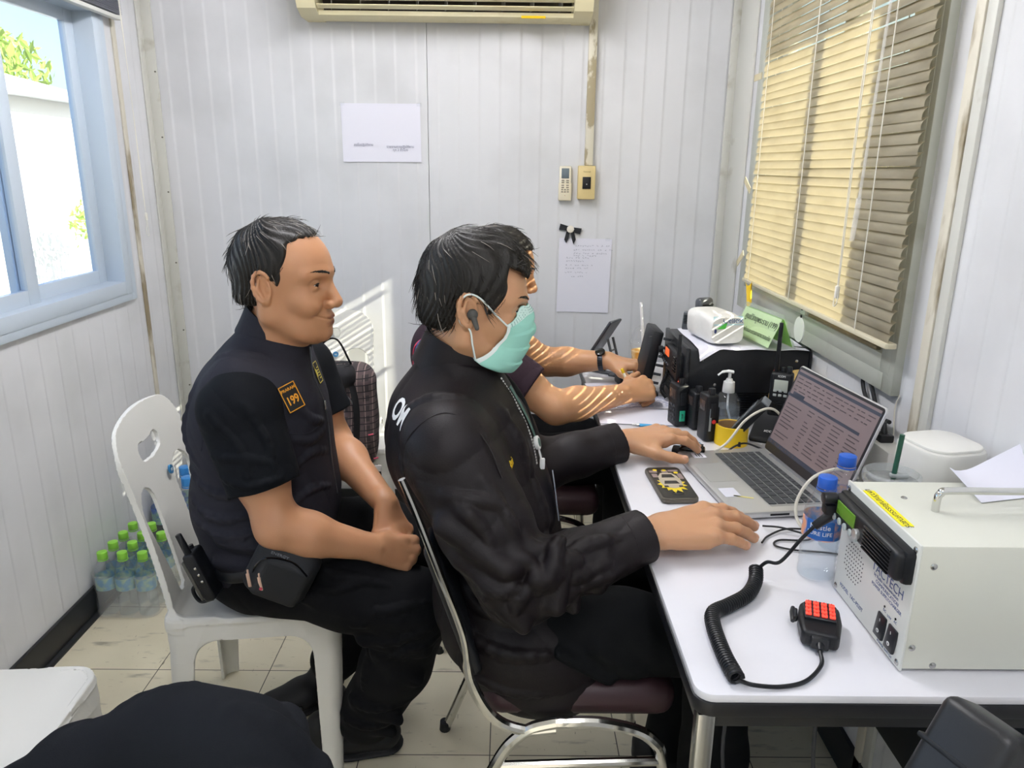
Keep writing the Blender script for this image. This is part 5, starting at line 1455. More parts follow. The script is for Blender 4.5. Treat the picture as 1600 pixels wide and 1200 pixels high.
col = paint(V, SK1, [(mv((.094, 0, -.0668)), (.014, .022, .0055), lip, .5), (mv((.092, 0, -.0785)), (.014, .020, .0060), lip, .5)]+[(t+Vector(nn)*.5*r, r*.8, '#c9977c', .3) for t, d, nn, r, l in tR[:4]])
body1 = np_mesh('body', V, Q, N, skin_mat('skin_tan', SK1), p1, attr=col)
face_parts(p1, M1, hair_m, B)
nails(p1, tL[:4], nail_m)
hair_mesh(p1, M1, [(-.2, -.046), (-.05, -.046), (-.022, -.042), (-.030, .010), (.004, .016), (.020, -.006), (.030, .012), (.034, .05), (.038, .078), (.06, .0915), (.085, .090), (.1, .078), (.13, .085), (.13, .2), (-.2, .2)],
          [((-.009, 0, .036), (.1015, .0825, .0885)), ((-.055, 0, -.02), (.046, .066, .05))], hair_m, crown=(-.05, .0, .10), n=900, L=(.02, .04), lift=.0025, grey=.16, seed=2)
# T-shirt: torso and two short sleeves
S = SDF()
def sleeve(S, a, t, r0, r1, rin, k=.03):
    a0, a1 = Vector(a[0]), Vector(a[1]); e = a0.lerp(a1, t); d = (a1-a0).normalized()
    T = SDF(); T.rc(a0, e+d*.05, r0, r1+.006, k=0); T.half(e, d, .004); T.rc(e-d*.02, e+d*.2, rin, rin, k=.003, op=-1)
    S.add(T.eval, (a0+e)/2, (a0-e).length/2+r0+.03, k)
S.ell((-.55, 1.615, .88), (.130, .178, .175), k=0); S.ell((-.55, 1.62, .68), (.145, .165, .2), k=.05); S.rc((-.535, 1.45, .955), (-.51, 1.78, .955), .072, .072, k=.05)
sleeve(S, ARM1, .66, .078, .066, .052); sleeve(S, ARM1L, .66, .076, .066, .052)
creases(S, [[(-.56, 1.38, .96), (-.51, 1.355, .90), (-.49, 1.345, .83)], [(-.50, 1.37, .98), (-.455, 1.36, .92), (-.44, 1.35, .85)], [(-.56, 1.37, .88), (-.50, 1.34, .885), (-.44, 1.36, .87)], [(-.55, 1.36, .84), (-.49, 1.335, .83), (-.43, 1.36, .84)]], .007)
folds(S, .0022, [((.6, .2, .8), 42), ((-.5, .3, .6), 60)], seed=1)
V, Q, N = S.surf(.004, (-.78, 1.28, .46), (-.33, 1.92, 1.08)); np_mesh('shirt', V, Q, N, black_cloth, p1)
# vest
Vv = SDF()
Vv.ell((-.552, 1.615, .87), (.152, .192, .185), k=0); Vv.ell((-.553, 1.618, .69), (.166, .188, .20), k=.05); Vv.ell((-.56, 1.62, .55), (.150, .178, .10), k=.04)
Vv.rc((-.545, 1.475, .985), (-.53, 1.75, .985), .066, .066, k=.06); Vv.rc((-.52, 1.605, 1.02), (-.505, 1.60, 1.06), .085, .078, k=.03)
Vv.ell((-.49, 1.53, .93), (.085, .075, .085), k=.05)
Vv.half((-.54, 1.412, .93), (.15, -1, .10), .012); Vv.half((-.52, 1.818, .93), (.1, 1, .12), .012); Vv.half((-.5, 1.6, 1.075), (.25, 0, 1), .006)
Vv.chain([(-.60, 1.44, .66), (-.50, 1.435, .645), (-.41, 1.50, .65)], [.006, .009, .005], k=.025, k0=.025)
Vv.chain([(-.62, 1.45, .60), (-.50, 1.44, .59), (-.40, 1.52, .60)], [.008, .010, .006], k=.025, k0=.025)
creases(Vv, [[(-.70, 1.50, .792), (-.60, 1.43, .765), (-.52, 1.42, .772)], [(-.70, 1.50, .735), (-.60, 1.43, .712), (-.50, 1.42, .735)], [(-.69, 1.48, .69), (-.58, 1.43, .675), (-.46, 1.44, .70)],
    [(-.42, 1.47, .945), (-.40, 1.50, .91), (-.38, 1.56, .885)], [(-.42, 1.44, .80), (-.39, 1.50, .825), (-.37, 1.57, .815)], [(-.43, 1.45, .88), (-.40, 1.50, .858), (-.375, 1.57, .87)], [(-.45, 1.45, .73), (-.40, 1.50, .75), (-.37, 1.56, .735)], [(-.50, 1.43, .66), (-.42, 1.46, .675), (-.38, 1.54, .665)],
    [(-.60, 1.50, 1.03), (-.54, 1.48, 1.055), (-.49, 1.50, 1.045)], [(-.64, 1.52, .97), (-.65, 1.53, .88), (-.63, 1.48, .82)]], .0095)
folds(Vv, .0022, [((.3, .3, .9), 40), ((.7, -.2, .6), 55)], seed=3)
V, Q, N = Vv.surf(.004, (-.80, 1.36, .42), (-.30, 1.88, 1.12)); vest = np_mesh('vest', V, Q, N, vest_m, p1)
collar(vest, (-.513, 1.601, 1.052), .080, .073, .062, 24, vest_m, gap=10, yaw=-9, sq=.93)
zp = [snap(Vv, p, .001)[0] for p in [(-.42, 1.585, 1.045), (-.395, 1.58, .99), (-.38, 1.585, .93), (-.37, 1.59, .86), (-.365, 1.59, .78), (-.37, 1.595, .70)]]
m = MB(); m.tube(spline(zp, 6), .0022, 6); z_ = m.build('zipper', mat('zip_metal', '#5b5d62', .35, metal=.7), vest, world=True)
m = MB(); m.box(zp[2]+Vector((.004, -.002, -.008)), (.003, .008, .02), .001); m.build('zip_pull', steel, z_, world=True)
for pts in (((-.62, 1.45, .86), (-.60, 1.425, .93), (-.555, 1.42, .985), (-.50, 1.42, .985), (-.455, 1.425, .93), (-.44, 1.43, .86)), ((-.47, 1.43, .905), (-.43, 1.445, .895), (-.40, 1.48, .885), (-.385, 1.52, .88))):
    m = MB(); m.tube(spline([snap(Vv, p, .0004)[0] for p in pts], 8), .0016, 5); m.build('seam', vest_m, vest, world=True)
def patch(F, p, w, h, up, m_bg, m_ln, parent, name, xdir=None, th=.003):
    c, n = snap(F, p, .0015); up = Vector(up); y = (up-n*up.dot(n)).normalized(); x = y.cross(n); P = plane_m(c, x, y)
    m = MB(); m.T = P; m.rbox((0, 0, 0), (w, h, th), .003); o = m.build(name, m_bg, parent, world=True)
    m = MB(); b = .0018
    for q in (((0, h/2-b, th*.6), (w-.002, b, .0008)), ((0, -h/2+b, th*.6), (w-.002, b, .0008)), ((w/2-b, 0, th*.6), (b, h-.002, .0008)), ((-w/2+b, 0, th*.6), (b, h-.002, .0008))):
        m.T = P; m.box(*q)
    m.build('border', m_ln, o, world=True); return o, P @ Matrix.Translation((0, 0, th*.5+.0003))
pb = mat('patch_black', '#1b1a1a', .8)
o, P = patch(Vv, (-.425, 1.455, .975), .040, .058, (-.45, .05, 1), pb, orange_thread, vest, 'name_patch')
text('lettering', 'PRARAM', .0088, P @ Matrix.Translation((0, .017, 0)), orange_thread, o, world=True, bold=.0002)
text('lettering', '199', .0245, P @ Matrix.Translation((0, -.007, 0)), orange_thread, o, world=True, bold=.0006, sx=.78)
gold_t = mat('thread_gold', '#c9b84a', .6)
o, P = patch(Vv, (-.40, 1.635, .985), .046, .050, (-.1, .1, 1), pb, gold_t, vest, 'badge_patch')
m = MB()
for k in range(5): m.T = P; m.box((.006, -.014+.006*k, .0005), (.018, .0022, .0006))
m.T = P; m.sphere((-.013, 0, 0), (.007, .010, .0012), 10); m.build('emblem', gold_t, o, world=True)
# trousers
T = SDF()
T.ell((-.555, 1.62, .535), (.165, .178, .105), k=0)
T.chain([(-.52, 1.53, .535), (-.33, 1.475, .53), (-.195, 1.465, .495)], [.095, .088, .076], k=.04, k0=.05)
T.chain([(-.195, 1.465, .490), (-.25, 1.50, .32), (-.335, 1.545, .14)], [.078, .078, .070], k=.03, k0=.03)
T.chain([(-.52, 1.72, .535), (-.33, 1.735, .53), (-.20, 1.72, .50)], [.095, .085, .074], k=.04, k0=.05)
T.chain([(-.20, 1.72, .495), (-.32, 1.745, .30), (-.465, 1.77, .13)], [.074, .070, .062], k=.03, k0=.03)
T.half((-.56, 1.62, .452), (0, 0, -1), .01) if False else None
T.box((-.62, 1.65, .40), (.20, .35, .062), .02, k=.012, op=-1)
for a, b in (((-.38, 1.42, .60), (-.24, 1.40, .46)), ((-.42, 1.40, .55), (-.22, 1.39, .50)), ((-.30, 1.41, .44), (-.17, 1.40, .42)), ((-.28, 1.43, .40), (-.19, 1.42, .33)), ((-.34, 1.47, .24), (-.24, 1.45, .20)), ((-.36, 1.49, .18), (-.26, 1.47, .15))):
    T.rc(a, b, .010, .008, k=.030)
creases(T, [[(-.55, 1.44, .60), (-.46, 1.40, .57), (-.38, 1.40, .545)], [(-.42, 1.42, .62), (-.33, 1.40, .60), (-.24, 1.40, .585)], [(-.32, 1.40, .50), (-.23, 1.39, .53), (-.15, 1.40, .545)], [(-.32, 1.41, .435), (-.23, 1.40, .46), (-.15, 1.41, .50)], [(-.35, 1.44, .42), (-.32, 1.43, .354), (-.32, 1.45, .287)],
    [(-.27, 1.41, .40), (-.21, 1.40, .43), (-.15, 1.42, .46)], [(-.40, 1.42, .56), (-.34, 1.39, .58), (-.28, 1.40, .60)], [(-.36, 1.47, .25), (-.29, 1.44, .24), (-.22, 1.46, .27)], [(-.38, 1.49, .19), (-.31, 1.46, .18), (-.25, 1.48, .20)]], .010)
folds(T, .0026, [((.5, .2, .8), 36), ((.8, .1, -.4), 48)], seed=5)
V, Q, N = T.surf(.0042, (-.78, 1.30, .06), (-.08, 1.86, .68)); np_mesh('trousers', V, Q, N, trouser_m, p1)
sh = shoe(p1, (-.475, 1.560, 0), (.93, .20), rubber, .215)
sh = shoe(p1, (-.46, 1.80, .0), (-.80, -.58), rubber, .235)
c0 = Vector((-.60, 1.685, .0))
m = MB()
for a, b, c in ((-.555, 1.665, .055), (-.575, 1.66, .045), (-.535, 1.675, .05)): m.sphere((a, b, c), (.006, .004, .005), 8)
m.build('vent_hole', blk_gl, sh, world=True)
m = MB(); m.torus = None
g = MB(); kp = Vector((-.222, 1.483, .596)); g.tube([kp+Vector((.011*math.cos(2*PI*i/20)*.5, .010*math.sin(2*PI*i/20), .011*math.cos(2*PI*i/20))) for i in range(20)], .0018, 6, closed=True); g.build('ring', mat('gold', '#e0b050', .2, metal=1.), p1, world=True)

# waist bag and belt radio
t = thing('waist_bag', 'black zipped waist bag on the hip of the smiling man', 'bag', (-.455, 1.385, .625))
F = SDF(); F.box((-.455, 1.378, .628), (.066, .030, .062), .028, k=0, rot=rotm(0, 28, 8)); F.box((-.452, 1.352, .616), (.048, .012, .045), .012, k=.012, rot=rotm(0, 28, 8)); folds(F, .0008, [((.5, .1, .8), 80)], seed=2)
V, Q, N = F.surf(.003, (-.58, 1.30, .50), (-.34, 1.44, .75)); bag = np_mesh('pouch', V, Q, N, mat('bag_nylon', '#15171b', .6, bump=(900, .15)), t)
zp = [snap(F, p, .001)[0] for p in ((-.51, 1.36, .60), (-.50, 1.345, .65), (-.47, 1.34, .675), (-.42, 1.34, .665), (-.395, 1.345, .63))]
m = MB(); m.tube(spline(zp, 6), .002, 6); m.build('zipper', blk_gl, t, world=True)
pull = mat('pull_rose', '#d9b7a2', .35, metal=.5)
for x, z in ((-.510, .640), (-.488, .632)):
    m = MB(); m.box((x, 1.336, z-.012), (.007, .003, .030), .0012, rot=rotm(0, -6, 0)); m.box((x-.001, 1.337, z+.006), (.004, .003, .010), .001); o = m.build('zip_pull', pull, t, world=True)
m = MB(); m.cyl((-.487, 1.3345, .610), (-.487, 1.333, .610), .0032, n=12); m.build('red_dot', mat('dot_red', '#c2485a', .4), o, world=True)
text('lettering', 'ENERGY', .010, plane_m((-.445, 1.338, .682), (1, .0, -.42), (0, -.2, 1)), mat('grey_print', '#6d7077', .5), t, world=True)
m = MB(); m.tube(spline([(-.52, 1.40, .60), (-.60, 1.42, .585), (-.70, 1.52, .58)], 6), .012, 8, flat=(.25, 1)); m.build('belt', blk, t, world=True)
t = thing('belt_radio', 'black handheld radio clipped at the back of the smiling man\'s belt', 'two-way radio', (-.612, 1.412, .545))
Rm = rotm(0, -21, 0)
m = MB(); m.T = Matrix.Translation((0, 0, .0)) @ Rm.to_4x4(); m.box((0, 0, .058), (.026, .05, .112), .006, seg=3); m.build('body', blk, t)
m = MB(); m.T = Rm.to_4x4(); m.box((-.016, 0, .055), (.008, .046, .095), .003); m.build('battery', mat('battery_grey', '#4d4b44', .5), t)
m = MB(); m.T = Rm.to_4x4(); m.cyl((0, -.014, .110), (0, -.014, .160), .0075, .0065, n=12, bev=.001); m.build('antenna', blk, t)
m = MB(); m.T = Rm.to_4x4(); m.cyl((-.004, .012, .110), (-.004, .012, .122), .006, n=12); m.build('knob', blk2, t)
for k in range(3):
    m = MB(); m.T = Rm.to_4x4(); m.sphere((.004, -.0255, .05+.016*k), (.003, .0012, .003), 8); m.build('screw', steel, t)
m = MB(); m.T = Rm.to_4x4(); m.tube(spline([(-.015, 0, .04), (-.038, 0, .03), (-.036, 0, .0), (-.008, 0, -.004)], 6), .0042, 8); m.build('wrist_loop', blk, t)
# ---------------------------------------------------------------- person 2: masked man at the laptop
SK2 = '#c0926f'
jacket_m = mat('jacket_dark', '#110b0e', .55, spec=.32, bump=(380, .08))
tshirt2 = mat('tshirt_dark', '#0f1013', .85, spec=.2, bump=(500, .1))
p2 = thing('person', 'man in a dark jacket and green face mask using the laptop', 'person', (-.03, 1.39, 0))
M2h = hmat((-.066, 1.378, 1.184), yaw=3, pitch=8, s=1.0)
B = head_field(smile=0, eyes=.5).xf(M2h)
B.chain([(-.085, 1.38, 1.12), (-.105, 1.385, 1.05), (-.12, 1.39, .97)], [.059, .061, .08], k=.03, k0=.02)
B.ell((-.09, 1.39, .88), (.10, .15, .15), k=.05); B.ell((-.015, 1.39, .68), (.085, .13, .18), k=.05)
ARM2 = [(-.095, 1.205, .945), (.020, 1.148, .735), (.266, 1.228, .794)]
ARM2L = [(-.085, 1.575, .945), (.055, 1.625, .755), (.285, 1.700, .797)]
for a in (ARM2, ARM2L):
    m1 = Vector(a[1]).lerp(Vector(a[2]), .3)
    B.chain([a[0], a[1], m1, a[2]], [.045, .038, .038, .027], k=.03, k0=.03)
t2R, _ = hand(B, ARM2[2], (.98, .20, .10), (-.10, -.25, 1), True, curls=[(14, 16, 10), (16, 16, 10), (18, 16, 10), (18, 14, 8)], spread=1.5, thumb=(.75, .5, -.5), s=1.27)
t2L, _ = hand(B, ARM2L[2], (.96, .16, .12), (-.18, -.12, 1), False, curls=[(14, 24, 14), (16, 26, 16), (18, 28, 18), (22, 30, 18)], spread=5, thumb=(.66, .74, -.12), tb=10, s=1.13)
V, Q, N = B.surf(.0026, (-.24, 1.06, .52), (.54, 1.80, 1.36))
col = paint(V, SK2, [(t+Vector(nn)*.5*r, r*.8, '#d3a68c', .3) for t, d, nn, r, l in t2R+t2L])
np_mesh('body', V, Q, N, skin_mat('skin_brown', SK2), p2, attr=col)
face_parts(p2, M2h, hair_m, B); nails(p2, t2R[:4]+t2L, nail_m)
hair_mesh(p2, M2h, [(-.2, -.052), (-.046, -.052), (-.020, -.044), (-.028, .012), (.006, .0275), (.026, .004), (.034, -.034), (.046, -.026), (.054, .03), (.056, .076), (.076, .074), (.093, .060), (.112, .070), (.13, .2), (-.2, .2)],
          [((-.005, 0, .040), (.101, .0875, .096)), ((-.048, 0, -.01), (.052, .073, .066)), ((.046, 0, .072), (.048, .062, .047))], hair_m, crown=(-.065, .0, .112), n=1300, L=(.025, .05), lift=.0025, grey=.08, fwd=.9, seed=4)
# jacket
J = SDF()
J.ell((-.085, 1.39, .895), (.135, .195, .175), k=0); J.ell((-.018, 1.39, .70), (.128, .178, .22), k=.05); J.ell((.01, 1.378, .56), (.150, .215, .15), k=.05)
J.rc((-.105, 1.235, .965), (-.095, 1.545, .965), .073, .073, k=.05); J.rc((-.105, 1.385, .99), (-.10, 1.383, 1.06), .095, .074, k=.04)
J.ell((-.155, 1.39, .93), (.075, .14, .10), k=.04)
def jsleeve(J, a, rs, dt=.94):
    e = Vector(a[1]).lerp(Vector(a[2]), dt); d = (Vector(a[2])-Vector(a[1])).normalized(); mid = Vector(a[1]).lerp(e, .5)
    up = Vector(a[0]).lerp(Vector(a[1]), .5)
    T = SDF(); T.chain([a[0], up, a[1]], rs[:3], k=.03, k0=0); T.chain([a[1], mid, e+d*.05], [rs[2], rs[3], rs[4]], k=.02, k0=.03); T.half(e, d, .004)
    T.rc(e-d*.02, e+d*.1, rs[4]-.010, rs[4]-.010, k=.003, op=-1)
    J.add(T.eval, (Vector(a[0])+e)/2, .30, .035)
jsleeve(J, ARM2, [.080, .076, .066, .054, .046]); jsleeve(J, ARM2L, [.078, .072, .062, .052, .046])
# bunched folds at the elbow and across the sleeve
for a, b, r in (((.015, 1.095, .80), (.075, 1.14, .815), .012), ((.06, 1.085, .78), (.09, 1.13, .83), .010), ((.085, 1.09, .73), (.10, 1.11, .80), .012), ((.115, 1.12, .71), (.118, 1.12, .80), .009),
                ((-.02, 1.085, .75), (.03, 1.075, .70), .012), ((-.10, 1.115, .86), (.0, 1.08, .80), .012), ((-.07, 1.12, .80), (.02, 1.075, .755), .010), ((.16, 1.14, .735), (.17, 1.16, .81), .006), ((-.13, 1.16, .92), (-.06, 1.11, .89), .009)):
    J.rc(a, b, r*1.35, r*1.0, k=.020)
J.ell((.075, 1.248, .505), (.125, .088, .11), k=.05); J.half((0, 1.39, .425), (-.12, 0, -1), .01); J.half((-.09, 1.383, 1.085), (.33, 0, 1), .006)
creases(J, [[(-.075, 1.11, .90), (-.045, 1.095, .875), (-.02, 1.09, .84)], [(.05, 1.10, .86), (.078, 1.10, .83), (.075, 1.09, .795), (.05, 1.085, .765)], [(.02, 1.09, .84), (.045, 1.085, .81), (.04, 1.08, .775), (.01, 1.08, .74)], [(-.05, 1.09, .785), (-.01, 1.08, .765), (.03, 1.08, .77)],
    [(.09, 1.13, .80), (.14, 1.15, .815), (.21, 1.17, .825)], [(.085, 1.12, .83), (.078, 1.10, .80), (.088, 1.10, .755)], [(-.03, 1.12, .94), (.005, 1.11, .885), (.03, 1.10, .845)], [(-.10, 1.12, .915), (-.04, 1.11, .91), (.0, 1.11, .90)], [(.085, 1.10, .745), (.14, 1.13, .755), (.20, 1.16, .765)], [(.10, 1.12, .79), (.12, 1.12, .77), (.17, 1.15, .78)],
    [(-.17, 1.24, .93), (-.14, 1.22, .86), (-.09, 1.21, .78)], [(-.13, 1.22, .75), (-.09, 1.20, .72), (-.03, 1.20, .69)], [(-.11, 1.21, .69), (-.05, 1.20, .655), (.01, 1.20, .64)], [(-.08, 1.20, .61), (.0, 1.19, .58), (.09, 1.19, .57)], [(-.17, 1.27, 1.0), (-.12, 1.24, 1.03), (-.06, 1.24, 1.04)],
    [(.05, 1.30, .93), (.08, 1.29, .84), (.11, 1.27, .75)], [(.0, 1.27, 1.02), (.04, 1.28, .95), (.06, 1.28, .87)], [(-.09, 1.18, .53), (.0, 1.17, .51), (.08, 1.18, .505)]], .011)
folds(J, .0030, [((.5, .2, .8), 40), ((-.6, .3, .7), 58)], seed=7)
V, Q, N = J.surf(.004, (-.27, 1.00, .40), (.32, 1.80, 1.12)); jk = np_mesh('jacket', V, Q, N, jacket_m, p2)
collar(jk, (-.104, 1.384, 1.048), .080, .074, .060, 20, jacket_m, gap=16, sq=.93, yaw=0)
# lighter cuff stitching, zip, shirt front, embroidery
for a, rr in ((ARM2, .0475), (ARM2L, .0475)):
    d = (Vector(a[2])-Vector(a[1])).normalized(); c = Vector(a[1]).lerp(Vector(a[2]), .80); sd, up, _ = frame(d)
    ps = [snap(J, c+(sd*math.cos(2*PI*i/28)+up*math.sin(2*PI*i/28))*rr, -.0004)[0] for i in range(28)]
    m = MB(); m.tube(ps, .0011, 5, closed=True); m.build('cuff_seam', jacket_m, jk, world=True)
def zipline(pts, r=.0022):
    ps = spline([snap(J, p, .0006)[0] for p in pts], 10); m = MB()
    for i in range(0, len(ps)-1):
        m.tube([ps[i], ps[i].lerp(ps[i+1], .62)], r, 5)
    return m.build('zipper_teeth', mat('zip_white', '#b9b9b4', .4) if 'zip_white' not in bpy.data.materials else bpy.data.materials['zip_white'], jk, world=True)
zipline([(.0, 1.345, 1.055), (.025, 1.34, 1.00), (.05, 1.335, .94), (.065, 1.335, .88)])
zipline([(.055, 1.43, .95), (.075, 1.445, .88), (.09, 1.455, .80), (.10, 1.46, .72), (.11, 1.46, .64)])
zipline([(.14, 1.26, .60), (.145, 1.255, .53), (.15, 1.25, .47)])
st = SDF(); st.ell((-.055, 1.405, .86), (.118, .055, .20), k=0); st.ell((-.02, 1.41, .70), (.125, .06, .18), k=.05)
V, Q, N = st.surf(.005, (-.2, 1.30, .48), (.16, 1.52, 1.1)); np_mesh('shirt', V, Q, N, tshirt2, p2)
# seam over the shoulder
ps = [snap(J, p, .0005)[0] for p in ((-.16, 1.215, .84), (-.165, 1.20, .92), (-.14, 1.185, .985), (-.10, 1.19, 1.015), (-.055, 1.18, .985), (-.02, 1.16, .92))]
m = MB(); m.tube(spline(ps, 8), .0014, 5); m.build('shoulder_seam', jacket_m, jk, world=True)
c, n = snap(J, (.015, 1.235, .925), .0006); y = Vector((-.25, 0, 1)); x = y.cross(n)
text('lettering', 'aksin', .024, plane_m(c, x, y), mat('thread_yellow', '#e0b81e', .6), jk, world=True, ext=.0012)
c, n = snap(J, (-.19, 1.275, 1.0), .0004); y = Vector((.15, .0, 1)); x = y.cross(n)
lt = text('lettering', 'OM', .062, plane_m(c, x, y), white_m, jk, world=True, ext=.0015, bold=.0015, sx=.8)
bpy.context.view_layer.update(); LI = lt.matrix_world; LJ = LI.inverted()
_b = bmesh.new(); _b.from_mesh(lt.data); bmesh.ops.subdivide_edges(_b, edges=[e for e in _b.edges if e.calc_length() > .008], cuts=4, use_grid_fill=True); bmesh.ops.triangulate(_b, faces=_b.faces[:]); _b.to_mesh(lt.data); _b.free()
qs, _n = snapN(J, [LI @ v.co for v in lt.data.vertices], .0016, it=5)
for v, q in zip(lt.data.vertices, qs): v.co = LJ @ Vector(q)
# face mask: green pleated shell with white edges and ear loops
mk = SDF(); mk.merge(head_field(0, .5).xf(M2h))
green = mat('mask_green', '#9ad6c6', .7, bump=(900, .05)); mw = mat('mask_white', '#e4efec', .6)
def mask_raw(u, v, off=0.):
    """u across the face (-1..1), v from chin (0) to nose (1), in head space"""
    a = u*(.95-.08*math.sin(PI*v)+.50*(1-v)**1.6); z = (-.136+.026*u*u)*(1-v)+(.008-.034*abs(u)**1.5)*v
    bulge = .010*math.sin(PI*min(max(v, 0), 1))*(1-.7*u*u)
    R = .104-.016*(1-v)**2+.006*v*(1-u*u)*1.2
    pl = .0050*(((v*4.2) % 1)-.5)*(1-u*u*.6)*(1 if .12 < v < .85 else 0)
    rx = R+bulge+pl+off; return M2h @ Vector((.004+rx*math.cos(a)*1.0, (.074+bulge*.6+off)*math.sin(a)*1.08, z+.004))
MU, MV = 41, 45
gu, gv = np.meshgrid(np.linspace(-1.06, 1.06, MU), np.linspace(0, 1, MV)); MP = np.array([mask_raw(a, b) for a, b in zip(gu.ravel(), gv.ravel())])
MQ, MN = snapN(mk, MP, .0022); wgt = np.maximum(np.abs(gu.ravel()/1.06)**5, np.abs(gv.ravel()*2-1)**7)[:, None]
dd = mk.eval(MP); MP = np.where((dd < .004)[:, None], MQ+MN*.003, MP); MP = (MP*(1-wgt)+MQ*wgt).reshape(MV, MU, 3)
def mask_pt(u, v, off=0.):
    x = min(max((u/1.06+1)/2*(MU-1), 0), MU-1.001); y = min(max(v*(MV-1), 0), MV-1.001); i, j = int(x), int(y); fx, fy = x-i, y-j
    p = MP[j, i]*(1-fx)*(1-fy)+MP[j, i+1]*fx*(1-fy)+MP[j+1, i]*(1-fx)*fy+MP[j+1, i+1]*fx*fy
    q = (M2h.inverted() @ Vector(p)); return Vector(p)+(M2h.to_3x3() @ Vector((q.x, q.y*.8, 0)).normalized())*off
m = MB(); m.sheet(lambda u, v: mask_pt(u*2-1, v), 41, 45, .0012); mask = m.build('face_mask', green, p2, world=True, smooth=50)
m = MB(); m.sheet(lambda u, v: mask_pt(u*2-1, .925+.075*v, .0012), 33, 4, .001); m.build('top_band', mat('mask_pale', '#cdeae2', .65), mask, world=True)
m = MB(); m.sheet(lambda u, v: mask_pt(u*2-1, .0+.05*v, .0012), 33, 4, .001)
m.build('bottom_band', bpy.data.materials['mask_pale'], mask, world=True)
for s in (-1, 1):
    m = MB(); m.sheet(lambda u, v: mask_pt(s*(.95+.06*u), v, .0012), 4, 30, .001); m.build('side_binding', mw, mask, world=True)
    ear = [M2h @ Vector(p) for p in ((.010, s*.086, .022), (-.012, s*.090, .026), (-.024, s*.084, .005), (-.018, s*.082, -.025), (.0, s*.083, -.036))]
    a = mask_pt(s*1.0, .97, .002); b = mask_pt(s*1.0, .04, .002)
    m = MB(); m.tube(spline([a, a.lerp(ear[0], .5)+Vector((0, s*.004, 0))]+ear+[ear[-1].lerp(b, .5)+Vector((0, s*.002, 0)), b], 8), .0017, 6); m.build('ear_loop', mw, mask, world=True)
m = MB()
for r in range(3):
    for i in range(26):
        q = mask_pt(-.92+1.84*i/25, .945+.02*r, .0022); m.sphere(q, .0008, 6)
m.build('stitch_dots', mat('stitch_green', '#4d8f86', .6), mask, world=True)
m = MB(); e0 = M2h @ Vector((.001, -.085, -.008)); e1 = M2h @ Vector((.012, -.090, -.030)); m.sphere(e0, (.010, .007, .010), 14); m.tube([e0, e0.lerp(e1, .5), e1], [.0058, .0052, .0042], 10); m.sphere(e1, .0042, 10)
m.build('earbud', mat('earbud_grey', '#4a4a48', .4), p2, world=True)
# lanyard reel and badge
lt_ = thing('id_lanyard', 'green lanyard with white reel and card hanging on the masked man\'s chest', 'lanyard', (.055, 1.36, .9))
gl = mat('lanyard_green', '#4a6a62', .6)
L0 = [snap(J, p, .0035)[0] for p in ((.012, 1.35, 1.035), (.035, 1.348, .985), (.055, 1.352, .945), (.066, 1.358, .915))]
m = MB(); m.tube(spline(L0, 6), .0085, 8, flat=(1, .16)); m.build('strap', gl, lt_, world=True)
c, n = snap(J, (.072, 1.345, .925), .006)
m = MB(); m.cyl(c-n*.004, c+n*.004, .0135, n=28, bev=.0015); rl = m.build('reel', white_m, lt_, world=True)
m = MB(); m.cyl(c+n*.0038, c+n*.0046, .0085, n=20); m.build('reel_face', gl, rl, world=True)
c2, n2 = snap(J, (.088, 1.345, .88), .006)
m = MB(); m.box(c2, (.010, .008, .022), .002); m.tube([c, c2], .0022, 6); m.build('clip', white_m, lt_, world=True)
c3_, n3 = snap(J, (.105, 1.345, .815), .008)
m = MB(); m.box(c3_, (.0022, .052, .085), .0008, rot=rotm(0, -8, 0)); m.build('card', clear('card_plastic', '#cfd6e4', .5, .1), lt_, world=True)
# trousers and shoes
T = SDF(); T.ell((.02, 1.39, .575), (.135, .18, .085), k=0)
for y, y2 in ((1.28, 1.25), (1.48, 1.51)):
    T.chain([(.03, y, .575), (.22, y2, .575), (.41, y2, .555)], [.086, .078, .066], k=.03, k0=.05)
    T.chain([(.41, y2, .55), (.42, y2, .3), (.39, y2, .10)], [.066, .062, .052], k=.03, k0=.03)
for a, b in (((.10, 1.17, .58), (.19, 1.18, .52)), ((.17, 1.17, .59), (.24, 1.18, .54))): T.rc(a, b, .009, .007, k=.03)
folds(T, .0016, [((.5, .2, .8), 36)], seed=9)
V, Q, N = T.surf(.005, (-.22, 1.13, .03), (.52, 1.62, .70)); np_mesh('trousers', V, Q, N, mat('grey_black_trousers', '#0d0f11', .85, spec=.2, bump=(450, .1)), p2)
shoe(p2, (.32, 1.27, 0), (1, -.1), rubber, .26); shoe(p2, (.32, 1.51, 0), (1, .1), rubber, .26)

# ---------------------------------------------------------------- person 3: man writing, mostly hidden
SK3 = '#c2926b'
polo_m = mat('polo_maroon', '#2c1f27', .8, spec=.2, bump=(500, .1))
p3 = thing('person', 'man in dark polo with wristwatch writing at the far table end', 'person', (-.06, 2.22, 0))
M3h = hmat((-.026, 2.20, 1.137), yaw=0, pitch=10, s=1.0)
B = head_field(smile=0, eyes=.6).xf(M3h)
B.chain([(-.05, 2.20, 1.07), (-.09, 2.21, .99), (-.12, 2.22, .93)], [.058, .062, .08], k=.03, k0=.02)
B.ell((-.12, 2.22, .85), (.10, .15, .15), k=.05); B.ell((-.07, 2.22, .68), (.11, .14, .16), k=.05)
ARM3 = [(-.075, 2.035, .915), (.135, 1.975, .790), (.335, 2.075, .802)]
ARM3L = [(-.07, 2.40, .905), (.135, 2.425, .805), (.325, 2.365, .828)]
